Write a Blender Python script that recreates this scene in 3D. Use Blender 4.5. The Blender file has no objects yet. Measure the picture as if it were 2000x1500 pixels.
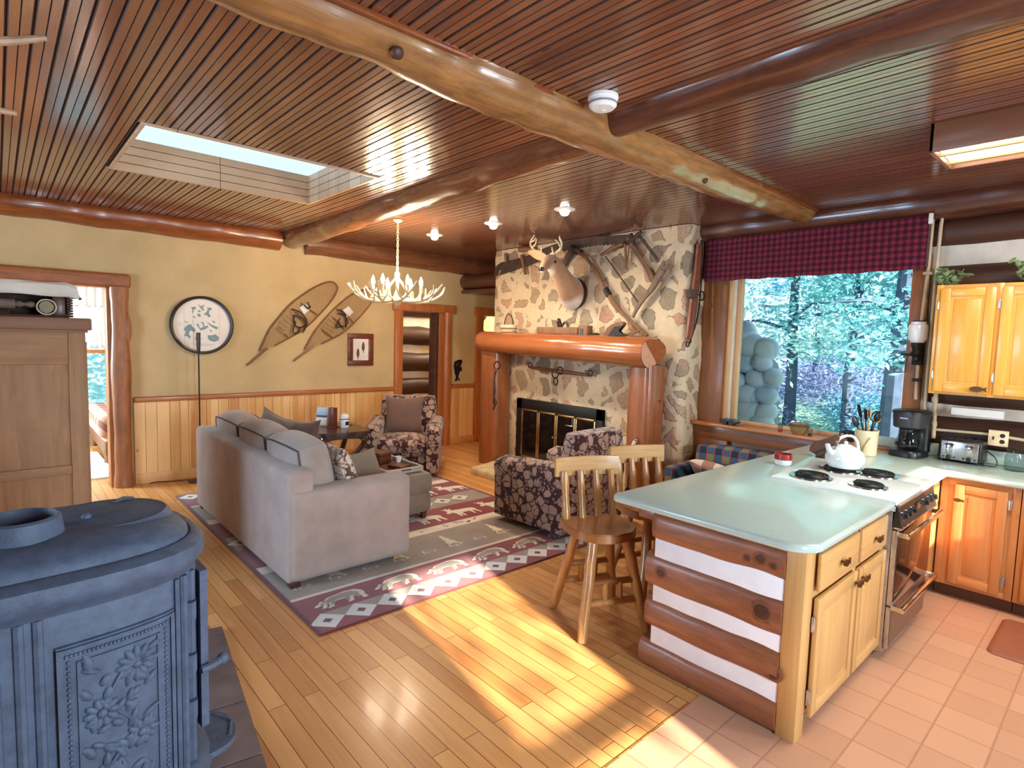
# Log cabin great room: living corner with stone fireplace, kitchen peninsula, picture window.
LSUN, LSKY, LWEST, LSOUTH, LBED, LBULB, LSPOT, LFLUO, EXPO = 18, 1.05, 270, 130, 420, 11, 52, 30, 0.64
import bpy, bmesh, math, random
from mathutils import Vector, Matrix, Euler
random.seed(7)
PI = math.pi
SC = bpy.context.scene
COL = SC.collection

# ---------------------------------------------------------------- camera
CAMH = 1.75
FPX = 1114.7
YAW, PIT, ROL = math.radians(47.8833683), math.radians(4.69096035), math.radians(-1.65764522)
_f = Vector((math.cos(YAW)*math.cos(PIT), math.sin(YAW)*math.cos(PIT), -math.sin(PIT)))
_r0 = Vector((math.sin(YAW), -math.cos(YAW), 0)); _d0 = _f.cross(_r0)
_R = math.cos(ROL)*_r0 + math.sin(ROL)*_d0
_D = -math.sin(ROL)*_r0 + math.cos(ROL)*_d0
EYE = Vector((0, 0, CAMH))
cd = bpy.data.cameras.new('camera'); cam = bpy.data.objects.new('camera', cd); COL.objects.link(cam)
cam.matrix_world = Matrix(((_R.x, -_D.x, -_f.x, 0), (_R.y, -_D.y, -_f.y, 0), (_R.z, -_D.z, -_f.z, CAMH), (0, 0, 0, 1)))
cd.sensor_width = 36; cd.lens = 36*FPX/2000; cd.clip_start = .02; cd.clip_end = 200
SC.camera = cam

def at(p, ax, val):
    'point of the photograph seen on the room plane axis = val'
    d = _R*((p[0]-1000)/FPX) + _D*((p[1]-750)/FPX) + _f
    return EYE + d*((val-EYE[ax])/d[ax])

# ---------------------------------------------------------------- mesh builder
def basis(d):
    d = Vector(d).normalized()
    u = d.orthogonal().normalized()
    return u, d.cross(u), d

class MB:
    def __init__(s): s.v = []; s.f = []; s.mi = []
    def add(s, vs, fs, mi=0, M=None):
        o = len(s.v)
        s.v += [tuple(M @ Vector(v)) if M is not None else tuple(v) for v in vs]
        s.f += [tuple(i+o for i in f) for f in fs]
        s.mi += [mi]*len(fs) if isinstance(mi, int) else list(mi)
        return s
    def box(s, a, b, mi=0, bev=0, seg=2, M=None):
        x0, x1 = sorted((a[0], b[0])); y0, y1 = sorted((a[1], b[1])); z0, z1 = sorted((a[2], b[2]))
        vs = [(x0,y0,z0),(x1,y0,z0),(x1,y1,z0),(x0,y1,z0),(x0,y0,z1),(x1,y0,z1),(x1,y1,z1),(x0,y1,z1)]
        fs = [(0,3,2,1),(4,5,6,7),(0,1,5,4),(1,2,6,5),(2,3,7,6),(3,0,4,7)]
        if bev > 0:
            bm = bmesh.new(); bv = [bm.verts.new(v) for v in vs]
            for f in fs: bm.faces.new([bv[i] for i in f])
            bev = min(bev, .49*min(x1-x0, y1-y0, z1-z0))
            bmesh.ops.bevel(bm, geom=bm.edges[:], offset=bev, segments=seg, profile=.5, affect='EDGES')
            bm.verts.index_update()
            vs = [tuple(v.co) for v in bm.verts]; fs = [tuple(v.index for v in f.verts) for f in bm.faces]
            bm.free()
        return s.add(vs, fs, mi, M)
    def cbox(s, c, sz, mi=0, bev=0, rot=None, seg=2):
        M = Matrix.Translation(c) @ (Euler(rot).to_matrix().to_4x4() if rot else Matrix())
        h = [k/2 for k in sz]
        return s.box((-h[0],-h[1],-h[2]), (h[0],h[1],h[2]), mi, bev, seg, M)
    def tube(s, pts, rad, seg=8, mi=0, cap=True, flat=1.0, closed=False, up=None):
        pts = [Vector(p) for p in pts]; n = len(pts)
        if not hasattr(rad, '__len__'): rad = [rad]*n
        vs = []; fs = []; u = None
        for i, p in enumerate(pts):
            if closed: t = pts[(i+1) % n]-pts[i-1]
            else: t = pts[min(i+1, n-1)]-pts[max(i-1, 0)]
            if t.length < 1e-9: t = Vector((0,0,1))
            t.normalize()
            if up is not None: u = Vector(up) - t*t.dot(Vector(up)); 
            elif u is None: u = t.orthogonal()
            else: u = u - t*t.dot(u)
            if u.length < 1e-6: u = t.orthogonal()
            u.normalize(); w = t.cross(u)
            for k in range(seg):
                a = 2*PI*k/seg
                vs.append(p + u*(rad[i]*math.cos(a)) + w*(rad[i]*flat*math.sin(a)))
        for i in range(n if closed else n-1):
            j = (i+1) % n
            for k in range(seg):
                l = (k+1) % seg
                fs.append((i*seg+k, i*seg+l, j*seg+l, j*seg+k))
        if cap and not closed:
            fs.append(tuple(range(seg-1, -1, -1))); fs.append(tuple((n-1)*seg+k for k in range(seg)))
        return s.add(vs, fs, mi)
    def cyl(s, a, b, r0, r1=None, seg=16, mi=0, cap=True):
        return s.tube([a, b], [r0, r0 if r1 is None else r1], seg, mi, cap)
    def lathe(s, prof, c=(0,0,0), seg=24, mi=0, d=(0,0,1), a0=0, a1=2*PI):
        u, w, d = basis(d); c = Vector(c); vs = []; fs = []; n = len(prof)
        full = abs(a1-a0-2*PI) < 1e-6; m = seg if full else seg+1
        for i in range(m):
            a = a0+(a1-a0)*i/seg; e = u*math.cos(a)+w*math.sin(a)
            for r, z in prof: vs.append(c+e*r+d*z)
        for i in range(seg):
            j = (i+1) % m
            for k in range(n-1):
                if prof[k][0] < 1e-7 and prof[k+1][0] < 1e-7: continue
                if prof[k][0] < 1e-7: fs.append((i*n+k, j*n+k+1, i*n+k+1))
                elif prof[k+1][0] < 1e-7: fs.append((i*n+k, j*n+k, i*n+k+1))
                else: fs.append((i*n+k, j*n+k, j*n+k+1, i*n+k+1))
        return s.add(vs, fs, mi)
    def prism(s, poly, o, u, v, t, mi=0):
        'poly in the (u, v) plane at o, extruded t along u x v'
        o, u, v = Vector(o), Vector(u), Vector(v); n = u.cross(v).normalized()*t; k = len(poly)
        ar = sum(poly[i-1][0]*poly[i][1]-poly[i][0]*poly[i-1][1] for i in range(k))
        if ar < 0: poly = poly[::-1]
        vs = [o+u*a+v*b for a, b in poly]; vs += [p+n for p in vs]
        fs = [tuple(range(k-1, -1, -1)), tuple(range(k, 2*k))]
        fs += [(i, (i+1) % k, k+(i+1) % k, k+i) for i in range(k)]
        return s.add(vs, fs, mi)
    def ell(s, c, r, mi=0, seg=12, rings=8, M=None, e=1.0):
        vs = []; fs = []
        sg = lambda x: math.copysign(abs(x)**e, x)
        for i in range(rings+1):
            th = -PI/2+PI*i/rings
            for k in range(seg):
                a = 2*PI*k/seg
                vs.append((r[0]*sg(math.cos(th))*sg(math.cos(a)), r[1]*sg(math.cos(th))*sg(math.sin(a)), r[2]*sg(math.sin(th))))
        for i in range(rings):
            for k in range(seg):
                l = (k+1) % seg
                if i == 0: fs.append((k, (i+1)*seg+l, (i+1)*seg+k))
                elif i == rings-1: fs.append((i*seg+k, i*seg+l, (i+1)*seg+k))
                else: fs.append((i*seg+k, i*seg+l, (i+1)*seg+l, (i+1)*seg+k))
        T = Matrix.Translation(c) @ (M.to_4x4() if M is not None else Matrix())
        return s.add(vs, fs, mi, T)
    def loft(s, rings, mi=0, cap=True):
        m = len(rings[0]); vs = [p for r in rings for p in r]; fs = []
        for i in range(len(rings)-1):
            for k in range(m):
                l = (k+1) % m
                fs.append((i*m+k, i*m+l, (i+1)*m+l, (i+1)*m+k))
        if cap: fs += [tuple(range(m-1, -1, -1)), tuple((len(rings)-1)*m+k for k in range(m))]
        return s.add(vs, fs, mi)
    def pillow(s, c, sz, M=None, mi=0, n=12, pinch=.12):
        'soft square pillow, thickness along z'
        vs = []; fs = []
        for sd in (1, -1):
            o = len(vs)
            for i in range(n+1):
                for j in range(n+1):
                    x = -1+2*i/n; y = -1+2*j/n
                    h = max(0, (1-abs(x)**2.6))**.5*max(0, (1-abs(y)**2.6))**.5
                    k = 1-pinch*(1-(x*x))*(abs(y)**4); l = 1-pinch*(1-(y*y))*(abs(x)**4)
                    vs.append((x*l*sz[0]/2, y*k*sz[1]/2, sd*h*sz[2]/2+sd*.004))
            for i in range(n):
                for j in range(n):
                    q = (o+i*(n+1)+j, o+(i+1)*(n+1)+j, o+(i+1)*(n+1)+j+1, o+i*(n+1)+j+1)
                    fs.append(q if sd > 0 else q[::-1])
        T = Matrix.Translation(c) @ (M.to_4x4() if M is not None else Matrix())
        o = len(s.v); s.add(vs, fs, mi, T)
        k = (n+1)*(n+1)                                             # close the rim
        ring = [i*(n+1) for i in range(n+1)]+[n*(n+1)+j for j in range(1, n+1)]+[i*(n+1)+n for i in range(n-1, -1, -1)]+[j for j in range(n-1, 0, -1)]
        for i in range(len(ring)):
            a, b = ring[i], ring[(i+1) % len(ring)]
            s.f.append((o+a, o+k+a, o+k+b, o+b)); s.mi.append(mi)
        return s
    def build(s, name, mat, parent=None, loc=False, sharp=35, smooth=True):
        me = bpy.data.meshes.new(name)
        vs = s.v
        off = None
        if parent is not None and not loc:
            Mi = PW[parent.name].inverted(); vs = [tuple(Mi @ Vector(v)) for v in vs]
        elif parent is None:
            xs = [v[0] for v in vs]; ys = [v[1] for v in vs]; zs = [v[2] for v in vs]
            off = Vector(((min(xs)+max(xs))/2, (min(ys)+max(ys))/2, min(zs)))
            vs = [tuple(Vector(v)-off) for v in vs]
        me.from_pydata(vs, [], s.f)
        for m in (mat if isinstance(mat, (list, tuple)) else [mat]): me.materials.append(m)
        me.polygons.foreach_set('material_index', s.mi)
        me.polygons.foreach_set('use_smooth', [smooth]*len(s.f))
        me.update()
        if smooth: me.set_sharp_from_angle(angle=math.radians(sharp))
        o = bpy.data.objects.new(name, me); COL.objects.link(o)
        if off is not None: o.location = off
        if parent is not None:
            o.parent = parent; PW[o.name] = PW[parent.name]
        else: PW[o.name] = Matrix.Translation(off)
        return o

PW = {}
def thing(name, label, cat, loc=(0,0,0), rz=0, group=None):
    o = bpy.data.objects.new(name, None); COL.objects.link(o); o.empty_display_size = .05
    o.location = loc; o.rotation_euler = (0, 0, rz)
    PW[o.name] = Matrix.Translation(loc) @ Matrix.Rotation(rz, 4, 'Z')
    tag(o, label, cat, group); return o
def tag(o, label, cat, group=None):
    o['label'] = label; o['category'] = cat
    if group: o['group'] = group
    return o
def struct(o):
    o['kind'] = 'structure'; return o
def stuff(o):
    o['kind'] = 'stuff'; return o
def lab(o, label):
    o['label'] = label; return o
def dup(root, loc, rz=None, label=None, group=None):
    r = root.copy(); COL.objects.link(r); r.location = loc
    if rz is not None: r.rotation_euler = (0, 0, rz)
    PW[r.name] = Matrix.Translation(loc) @ Matrix.Rotation(r.rotation_euler[2], 4, 'Z')
    if label: r['label'] = label
    if group: r['group'] = group
    def kids(a, b):
        for ch in list(a.children):
            c = ch.copy(); COL.objects.link(c); c.parent = b; kids(ch, c)
    kids(root, r); return r
def arc(c, u, v, r, a0, a1, n):
    c, u, v = Vector(c), Vector(u), Vector(v)
    return [c+u*(r*math.cos(a0+(a1-a0)*i/n))+v*(r*math.sin(a0+(a1-a0)*i/n)) for i in range(n+1)]
def spline(pts, n=6):
    'Catmull-Rom through the points'
    P = [Vector(p) for p in pts]; out = []
    for i in range(len(P)-1):
        a, b, c, d = P[max(i-1, 0)], P[i], P[i+1], P[min(i+2, len(P)-1)]
        for k in range(n):
            t = k/n
            out.append(.5*((2*b)+(c-a)*t+(2*a-5*b+4*c-d)*t*t+(3*b-a-3*c+d)*t*t*t))
    out.append(P[-1]); return out
def lerp(a, b, t): return a+(b-a)*t

# ---------------------------------------------------------------- materials
def S(r, g, b):
    f = lambda c: (c/255/12.92) if c/255 <= .04045 else ((c/255+.055)/1.055)**2.4
    return (f(r), f(g), f(b), 1)
MATS = {}
class NT:
    def __init__(s, name):
        s.m = bpy.data.materials.new(name); s.m.use_nodes = True
        s.t = s.m.node_tree; s.n = s.t.nodes; s.l = s.t.links
        s.b = s.n['Principled BSDF']; s.out = s.n['Material Output']
    def N(s, typ, **kw):
        x = s.n.new(typ)
        for k, v in kw.items():
            if k.startswith('i_'): x.inputs[k[2:].replace('_', ' ')].default_value = v
            else: setattr(x, k, v)
        return x
    def L(s, a, b): s.l.new(a, b); return b
    def coord(s, scale=(1,1,1), rot=(0,0,0), kind='Object', loc=(0,0,0)):
        t = s.N('ShaderNodeTexCoord'); m = s.N('ShaderNodeMapping')
        m.inputs['Scale'].default_value = scale; m.inputs['Rotation'].default_value = rot; m.inputs['Location'].default_value = loc
        s.L(t.outputs[kind], m.inputs['Vector']); return m.outputs['Vector']
    def noise(s, vec, scale=5, det=4, rough=.55, dist=0):
        x = s.N('ShaderNodeTexNoise'); x.inputs['Scale'].default_value = scale; x.inputs['Detail'].default_value = det
        x.inputs['Roughness'].default_value = rough; x.inputs['Distortion'].default_value = dist
        s.L(vec, x.inputs['Vector']); return x.outputs['Fac']
    def vor(s, vec, scale=5, feat='F1', rnd=1.0, out='Distance'):
        x = s.N('ShaderNodeTexVoronoi', feature=feat); x.inputs['Scale'].default_value = scale; x.inputs['Randomness'].default_value = rnd
        s.L(vec, x.inputs['Vector']); return x.outputs[out]
    def ramp(s, fac, stops, interp='LINEAR'):
        x = s.N('ShaderNodeValToRGB'); r = x.color_ramp; r.interpolation = interp
        while len(r.elements) < len(stops): r.elements.new(.5)
        for e, (p, c) in zip(r.elements, stops): e.position = p; e.color = c
        s.L(fac, x.inputs['Fac']); return x.outputs['Color']
    def math(s, op, a, b=None, c=None):
        x = s.N('ShaderNodeMath', operation=op)
        for i, q in enumerate((a, b, c)):
            if q is None: continue
            if hasattr(q, 'is_linked'): s.L(q, x.inputs[i])
            else: x.inputs[i].default_value = q
        return x.outputs[0]
    def mix(s, fac, a, b, typ='MIX'):
        x = s.N('ShaderNodeMix', data_type='RGBA', blend_type=typ)
        for i, q in ((0, fac), (6, a), (7, b)):
            if hasattr(q, 'is_linked'): s.L(q, x.inputs[i])
            else: x.inputs[i].default_value = q
        return x.outputs[2]
    def sep(s, vec):
        x = s.N('ShaderNodeSeparateXYZ'); s.L(vec, x.inputs[0]); return x.outputs
    def bump(s, h, strength=.3, dist=.01):
        x = s.N('ShaderNodeBump'); x.inputs['Strength'].default_value = strength; x.inputs['Distance'].default_value = dist
        s.L(h, x.inputs['Height']); s.L(x.outputs['Normal'], s.b.inputs['Normal'])
    def fin(s, col=None, rough=.5, metal=0, coat=0, spec=None, **kw):
        B = s.b.inputs
        if col is not None:
            if hasattr(col, 'is_linked'): s.L(col, B['Base Color'])
            else: B['Base Color'].default_value = col
        if hasattr(rough, 'is_linked'): s.L(rough, B['Roughness'])
        else: B['Roughness'].default_value = rough
        B['Metallic'].default_value = metal; B['Coat Weight'].default_value = coat; B['Coat Roughness'].default_value = .12
        if spec is not None: B['Specular IOR Level'].default_value = spec
        for k, v in kw.items(): B[k.replace('_', ' ')].default_value = v
        return s.m

def plain(name, c, rough=.5, metal=0, var=.12, scale=12, coat=0, bump=0, **kw):
    t = NT(name); v = t.coord(); n = t.noise(v, scale, 3)
    lo = tuple(x*(1-var) for x in c[:3])+(1,); hi = tuple(min(1, x*(1+var)) for x in c[:3])+(1,)
    col = t.ramp(n, [(.3, lo), (.7, hi)])
    if bump: t.bump(t.noise(v, scale*6, 3), bump, .003)
    return t.fin(col, rough, metal, coat, **kw)

def wood(name, c1, c2, axis='X', rough=.4, coat=0, knots=1, cross=14, along=.9, knotc=None, bump=.15, kscale=2.2, coord='Object', spec=None, mott=0):
    t = NT(name)
    ax = 'XYZ'.index(axis); sc = [cross]*3; sc[ax] = along
    v = t.coord(tuple(sc), kind=coord)
    g = t.noise(v, 1.0, 5, .6, 1.2)
    fine = t.noise(t.coord(tuple(x*4 if i != ax else x*1.5 for i, x in enumerate(sc)), kind=coord), 1.0, 3)
    big = t.noise(t.coord((1.3,)*3, kind=coord), 1.0, 2)
    col = t.ramp(g, [(.25, c2), (.5, tuple(lerp(a, b, .55) for a, b in zip(c2, c1))), (.72, c1)])
    col = t.mix(t.math('MULTIPLY', fine, .45), col, c2)
    col = t.mix(t.math('MULTIPLY', big, .35), col, tuple(x*.62 for x in c1[:3])+(1,))
    if mott:
        ms = [9]*3; ms[ax] = 2.6
        mo = t.noise(t.coord(tuple(ms), kind=coord), 1.0, 6, .68, 1.5)
        col = t.mix(t.math('MULTIPLY', t.ramp(mo, [(.42, (0,0,0,1)), (.72, (1,1,1,1))]), mott), col, tuple(x*.5 for x in c2[:3])+(1,))
        ck = [26]*3; ck[ax] = .8
        cr = t.noise(t.coord(tuple(ck), kind=coord), 1.0, 2, .5, .4)
        col = t.mix(t.math('MULTIPLY', t.ramp(cr, [(.70, (0,0,0,1)), (.78, (1,1,1,1))]), mott), col, tuple(x*.3 for x in c2[:3])+(1,))
    if knots:
        ks = [kscale]*3; ks[ax] = kscale*.8
        d = t.vor(t.coord(tuple(ks), kind=coord), 1.0)
        kc = knotc or tuple(x*.25 for x in c2[:3])+(1,)
        km = t.ramp(d, [(.03, (1,1,1,1)), (.075, (0,0,0,1))])
        col = t.mix(t.math('MULTIPLY', km, .85*knots), col, kc)
    if bump: t.bump(t.math('ADD', g, fine), bump, .004)
    return t.fin(col, rough, 0, coat, spec)

def metal(name, c, rough=.35, var=.15): return plain(name, c, rough, 1.0, var, 30)
def fabric(name, c, var=.1, scale=60, rough=.95, bump=.3):
    t = NT(name); v = t.coord()
    a = t.noise(v, scale*6, 2); b = t.noise(v, 5, 3)
    lo = tuple(x*(1-var*1.6) for x in c[:3])+(1,); hi = tuple(min(1, x*(1+var)) for x in c[:3])+(1,)
    col = t.mix(t.math('MULTIPLY', a, .5), t.ramp(b, [(.3, lo), (.7, hi)]), lo)
    t.bump(a, bump, .003)
    return t.fin(col, rough, 0, 0, .2, Sheen_Weight=.25)
def emit(name, c, s):
    t = NT(name); t.b.inputs['Base Color'].default_value = c
    t.b.inputs['Emission Color'].default_value = c; t.b.inputs['Emission Strength'].default_value = s
    return t.m
def glass(name, c=(1,1,1,1), rough=.02, ior=1.45):
    t = NT(name)
    tr = t.N('ShaderNodeBsdfTransparent'); gl = t.N('ShaderNodeBsdfGlossy'); mx = t.N('ShaderNodeMixShader')
    fr = t.N('ShaderNodeFresnel'); fr.inputs['IOR'].default_value = ior
    tr.inputs['Color'].default_value = c; gl.inputs['Roughness'].default_value = rough
    ge = t.N('ShaderNodeNewGeometry'); t.L(t.math('MULTIPLY', fr.outputs[0], t.math('SUBTRACT', 1.0, ge.outputs['Backfacing'])), mx.inputs[0]); t.L(tr.outputs[0], mx.inputs[1]); t.L(gl.outputs[0], mx.inputs[2])
    t.L(mx.outputs[0], t.out.inputs['Surface']); return t.m

def planks(name, c1, c2, width, length, axis, rough=.35, coat=.2, gap=.0025, gapc=S(60,35,18), var=.5, grain=16, stains=0):
    'boards running along axis, each board with its own tone'
    t = NT(name)
    rot = (0, 0, 0) if axis == 'X' else (0, 0, PI/2)
    v = t.coord((1,1,1), rot)
    br = t.N('ShaderNodeTexBrick', offset=.37, squash=1.0)
    br.inputs['Scale'].default_value = 1; br.inputs['Brick Width'].default_value = length; br.inputs['Row Height'].default_value = width
    br.inputs['Mortar Size'].default_value = gap; br.inputs['Mortar Smooth'].default_value = .1; br.inputs['Bias'].default_value = 0
    br.inputs['Color1'].default_value = (0,0,0,1); br.inputs['Color2'].default_value = (1,1,1,1); br.inputs['Mortar'].default_value = (.5,.5,.5,1)
    t.L(v, br.inputs['Vector'])
    tone = t.sep(br.outputs['Color'])[0]
    m2 = t.N('ShaderNodeMapping'); m2.inputs['Scale'].default_value = (1.4, grain*1.6, 1); t.L(v, m2.inputs['Vector'])
    off = t.N('ShaderNodeVectorMath', operation='ADD'); t.L(m2.outputs[0], off.inputs[0])
    cmb = t.N('ShaderNodeCombineXYZ'); t.L(t.math('MULTIPLY', tone, 37.0), cmb.inputs[2]); t.L(cmb.outputs[0], off.inputs[1])
    g = t.noise(off.outputs[0], 1.0, 5, .6, .8)
    f = t.math('ADD', t.math('MULTIPLY', tone, var), t.math('MULTIPLY', g, 1-var*.5))
    col = t.ramp(f, [(.25, c2), (.85, c1)])
    if stains:
        d = t.noise(t.coord((1.1, 1.1, 1.1)), 1.0, 3)
        col = t.mix(t.ramp(d, [(.62, (0,0,0,1)), (.8, (stains,)*3+(1,))]), col, tuple(x*.4 for x in c2[:3])+(1,))
    col = t.mix(br.outputs['Fac'], col, gapc)
    t.bump(t.math('SUBTRACT', t.math('MULTIPLY', g, .12), br.outputs['Fac']), .25, .004)
    return t.fin(col, rough, 0, coat)

def stone(name, scale, mortar, cols, width=.05, rough=.85, bump=.8, dist=.35, vary=.6):
    'irregular field stones set in wide mortar'
    t = NT(name); v = t.coord()
    wob = t.N('ShaderNodeTexNoise'); wob.inputs['Scale'].default_value = scale*1.3; wob.inputs['Detail'].default_value = 3
    t.L(v, wob.inputs['Vector'])
    av = t.N('ShaderNodeVectorMath', operation='MULTIPLY_ADD'); t.L(wob.outputs['Color'], av.inputs[0]); av.inputs[1].default_value = (dist/scale,)*3; wob.inputs['Roughness'].default_value = .65; t.L(v, av.inputs[2])
    vo = t.N('ShaderNodeTexVoronoi', feature='DISTANCE_TO_EDGE'); vo.inputs['Scale'].default_value = scale; t.L(av.outputs[0], vo.inputs['Vector'])
    vc = t.N('ShaderNodeTexVoronoi', feature='F1'); vc.inputs['Scale'].default_value = scale; t.L(av.outputs[0], vc.inputs['Vector'])
    rnd = t.sep(vc.outputs['Color'])
    wv = t.math('ADD', width, t.math('MULTIPLY', rnd[1], vary*width*3))           # some stones sit deep in mortar
    e = t.math('SUBTRACT', vo.outputs['Distance'], wv)
    e = t.math('ADD', e, t.math('MULTIPLY', t.math('SUBTRACT', t.noise(v, scale*7, 4, .7), .5), .09))
    mask = t.ramp(e, [(.0, (0,0,0,1)), (.035, (1,1,1,1))])
    k = len(cols); sc = t.ramp(rnd[0], [((i+.5)/k, c) for i, c in enumerate(cols)])
    sp = t.noise(v, scale*9, 5, .75)
    sc = t.mix(t.ramp(sp, [(.4, (0,0,0,1)), (.75, (.75,.75,.75,1))]), sc, tuple(x*.3 for x in cols[0][:3])+(1,))
    mo = t.mix(t.noise(v, 9, 4, .7), mortar, tuple(x*.66 for x in mortar[:3])+(1,))
    col = t.mix(mask, mo, sc)
    h = t.math('ADD', t.math('MULTIPLY', mask, .8), t.math('MULTIPLY', t.noise(v, scale*6, 5, .7), .7))
    t.bump(h, bump, .03)
    return t.fin(col, rough)

def floral(name, dark, fill, fill2):
    'block-printed paisley: pale leaves and medallions on a dark vine ground'
    t = NT(name); v = t.coord()
    wob = t.N('ShaderNodeTexNoise'); wob.inputs['Scale'].default_value = 9; t.L(v, wob.inputs['Vector'])
    av = t.N('ShaderNodeVectorMath', operation='MULTIPLY_ADD'); t.L(wob.outputs['Color'], av.inputs[0]); av.inputs[1].default_value = (.06,)*3; t.L(v, av.inputs[2])
    e = t.vor(av.outputs[0], 12, 'DISTANCE_TO_EDGE'); c = t.vor(av.outputs[0], 12, 'F1')
    e2 = t.vor(av.outputs[0], 34, 'DISTANCE_TO_EDGE')
    m = t.mix(1.0, t.ramp(e, [(.04, (0,0,0,1)), (.065, (1,1,1,1))]), t.ramp(c, [(.52, (1,1,1,1)), (.57, (0,0,0,1))]), 'MULTIPLY')
    sm = t.ramp(e2, [(.07, (0,0,0,1)), (.11, (1,1,1,1))])
    ring = t.ramp(t.math('FRACT', t.math('MULTIPLY', c, 9)), [(.1, (0,0,0,1)), (.2, (1,1,1,1)), (.8, (1,1,1,1)), (.95, (0,0,0,1))])
    rnd = t.vor(av.outputs[0], 12, 'F1', out='Color')
    pick = t.math('GREATER_THAN', t.sep(rnd)[0], .45)
    inner = t.mix(pick, sm, ring)
    inner = t.mix(.55, inner, (1,1,1,1))
    f = t.mix(t.sep(rnd)[1], fill, fill2)
    f = t.mix(t.math('SUBTRACT', 1.0, t.sep(inner)[0]), f, dark)
    c2 = t.vor(av.outputs[0], 30, 'F1')
    gap = t.mix(t.math('MULTIPLY', t.ramp(c2, [(.30, (1,1,1,1)), (.38, (0,0,0,1))]), .85), dark, fill2)
    col = t.mix(m, gap, f)
    t.bump(t.noise(v, 300, 2), .2, .002)
    return t.fin(col, .95, 0, 0, .2, Sheen_Weight=.2)

M = MATS
M['plaster'] = (lambda t: (t.bump(t.noise(t.coord(), 30, 5), .15, .01), t.fin(t.mix(t.ramp(t.noise(t.coord(), 1.6, 6, .62), [(.35, (0,0,0,1)), (.68, (1,1,1,1))]), S(206,176,128), S(186,160,112)), .85))[1])(NT('plaster'))
M['floor'] = planks('oak_floor', S(218,160,98), S(182,116,60), .083, 1.15, 'Y', .34, .15, .0019, S(96,58,28), .55, 14, .7)
M['pine'] = planks('knotty_pine', S(228,176,110), S(196,132,70), .105, 3.0, 'X', .4, .1, .002, S(130,76,34), .45, 9)
M['pine_trim'] = wood('pine_trim', S(206,128,66), S(160,84,38), 'X', .4, .15, mott=.3)
M['pine_z'] = wood('pine_casing', S(206,128,66), S(158,82,36), 'Z', .4, .15, mott=.3)
M['pine_y'] = wood('pine_trim_side', S(196,124,66), S(150,82,40), 'Y', .4, .15)
M['jamb'] = wood('pale_jamb', S(222,178,126), S(196,146,96), 'Z', .5, 0, .4)
M['case_brown'] = wood('brown_casing', S(160,100,50), S(112,62,28), 'Z', .45, .1)
M['apron'] = wood('brown_apron', S(150,88,42), S(104,56,24), 'Y', .45, .1)
M['beam_gold'] = wood('gold_log', S(186,134,80), S(116,76,42), 'X', .24, .6, 1, 15, .9, bump=.4, kscale=1.3, mott=.6)
M['beam_red'] = wood('red_log', S(150,90,54), S(92,50,30), 'Y', .24, .6, 1, 15, .9, bump=.4, kscale=1.3, mott=.7)
M['beam_redx'] = wood('red_log_wall', S(176,98,48), S(112,54,24), 'X', .3, .35, 1, 15, .9, bump=.4, kscale=1.3, mott=.7)
M['beam_dark'] = wood('dark_log', S(112,62,42), S(66,34,26), 'Y', .3, .5, 1, 15, .9, bump=.4, kscale=1.3, mott=.7)
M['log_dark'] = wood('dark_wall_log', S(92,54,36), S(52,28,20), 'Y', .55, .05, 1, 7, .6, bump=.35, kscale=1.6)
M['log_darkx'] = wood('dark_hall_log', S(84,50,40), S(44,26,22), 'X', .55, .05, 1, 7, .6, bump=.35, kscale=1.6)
M['chink'] = plain('chinking', S(212,206,196), .9, var=.1, scale=8, bump=.4)
M['mantel'] = wood('mantel_log', S(186,112,66), S(134,70,38), 'Y', .22, .5, 1, 8, .6, bump=.1)
M['post'] = wood('mantel_post', S(176,106,62), S(128,70,38), 'Z', .3, .3, 1, 14, .8, bump=.15, mott=.4)
M['stone'] = stone('field_stone', 4.3, S(228,206,172), [S(196,164,134), S(176,150,122), S(204,166,138), S(150,134,112), S(184,166,140), S(198,154,126)], .06, dist=.55, vary=.8)
M['hearth'] = plain('hearth_stone', S(206,182,140), .85, var=.2, scale=7, bump=.6)
M['iron'] = plain('cast_iron', S(74,88,110), .62, .0, .22, 22, bump=.45)
M['iron_dark'] = plain('black_iron', S(30,27,26), .5, .4, .3, 20)
M['rust'] = plain('rusty_iron', S(72,54,46), .7, .3, .35, 16, bump=.4)
M['black'] = plain('black_plastic', S(26,26,28), .35, 0, .1)
M['brass'] = metal('brass', S(190,150,100), .35)
M['bronze'] = metal('bronze_fish', S(112,80,52), .4)
M['steel'] = metal('brushed_steel', S(200,200,202), .3)
M['chrome'] = metal('chrome', S(220,220,222), .12)
M['white'] = plain('white_enamel', S(214,222,224), .18, 0, .03, coat=.4)
M['whiteplastic'] = plain('white_plastic', S(232,230,226), .4, 0, .03)
M['counter'] = plain('laminate', S(174,192,184), .18, 0, .03, 40, coat=.15)
M['oak'] = wood('oak_cabinet', S(216,174,114), S(186,140,82), 'Z', .35, .2, 0, 22, 1.1)
M['oak_y'] = wood('oak_rail_y', S(216,174,114), S(186,140,82), 'Y', .35, .2, 0, 22, 1.1)
M['oak_x'] = wood('oak_rail_x', S(216,174,114), S(186,140,82), 'X', .35, .2, 0, 22, 1.1)
M['oak_up'] = wood('oak_wall_cabinet', S(232,176,82), S(206,142,52), 'Z', .35, .2, 0, 22, 1.1)
M['oak_upy'] = wood('oak_wall_cabinet_rail', S(232,176,82), S(206,142,52), 'Y', .35, .2, 0, 22, 1.1)
M['oak_red'] = wood('red_oak_cabinet', S(212,152,96), S(178,112,62), 'Z', .35, .2, 0, 20, .9)
M['oak_redy'] = wood('red_oak_rail', S(212,152,96), S(178,112,62), 'Y', .35, .2, 0, 20, .9)
M['toe'] = plain('toe_kick', S(96,62,44), .6)
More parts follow.
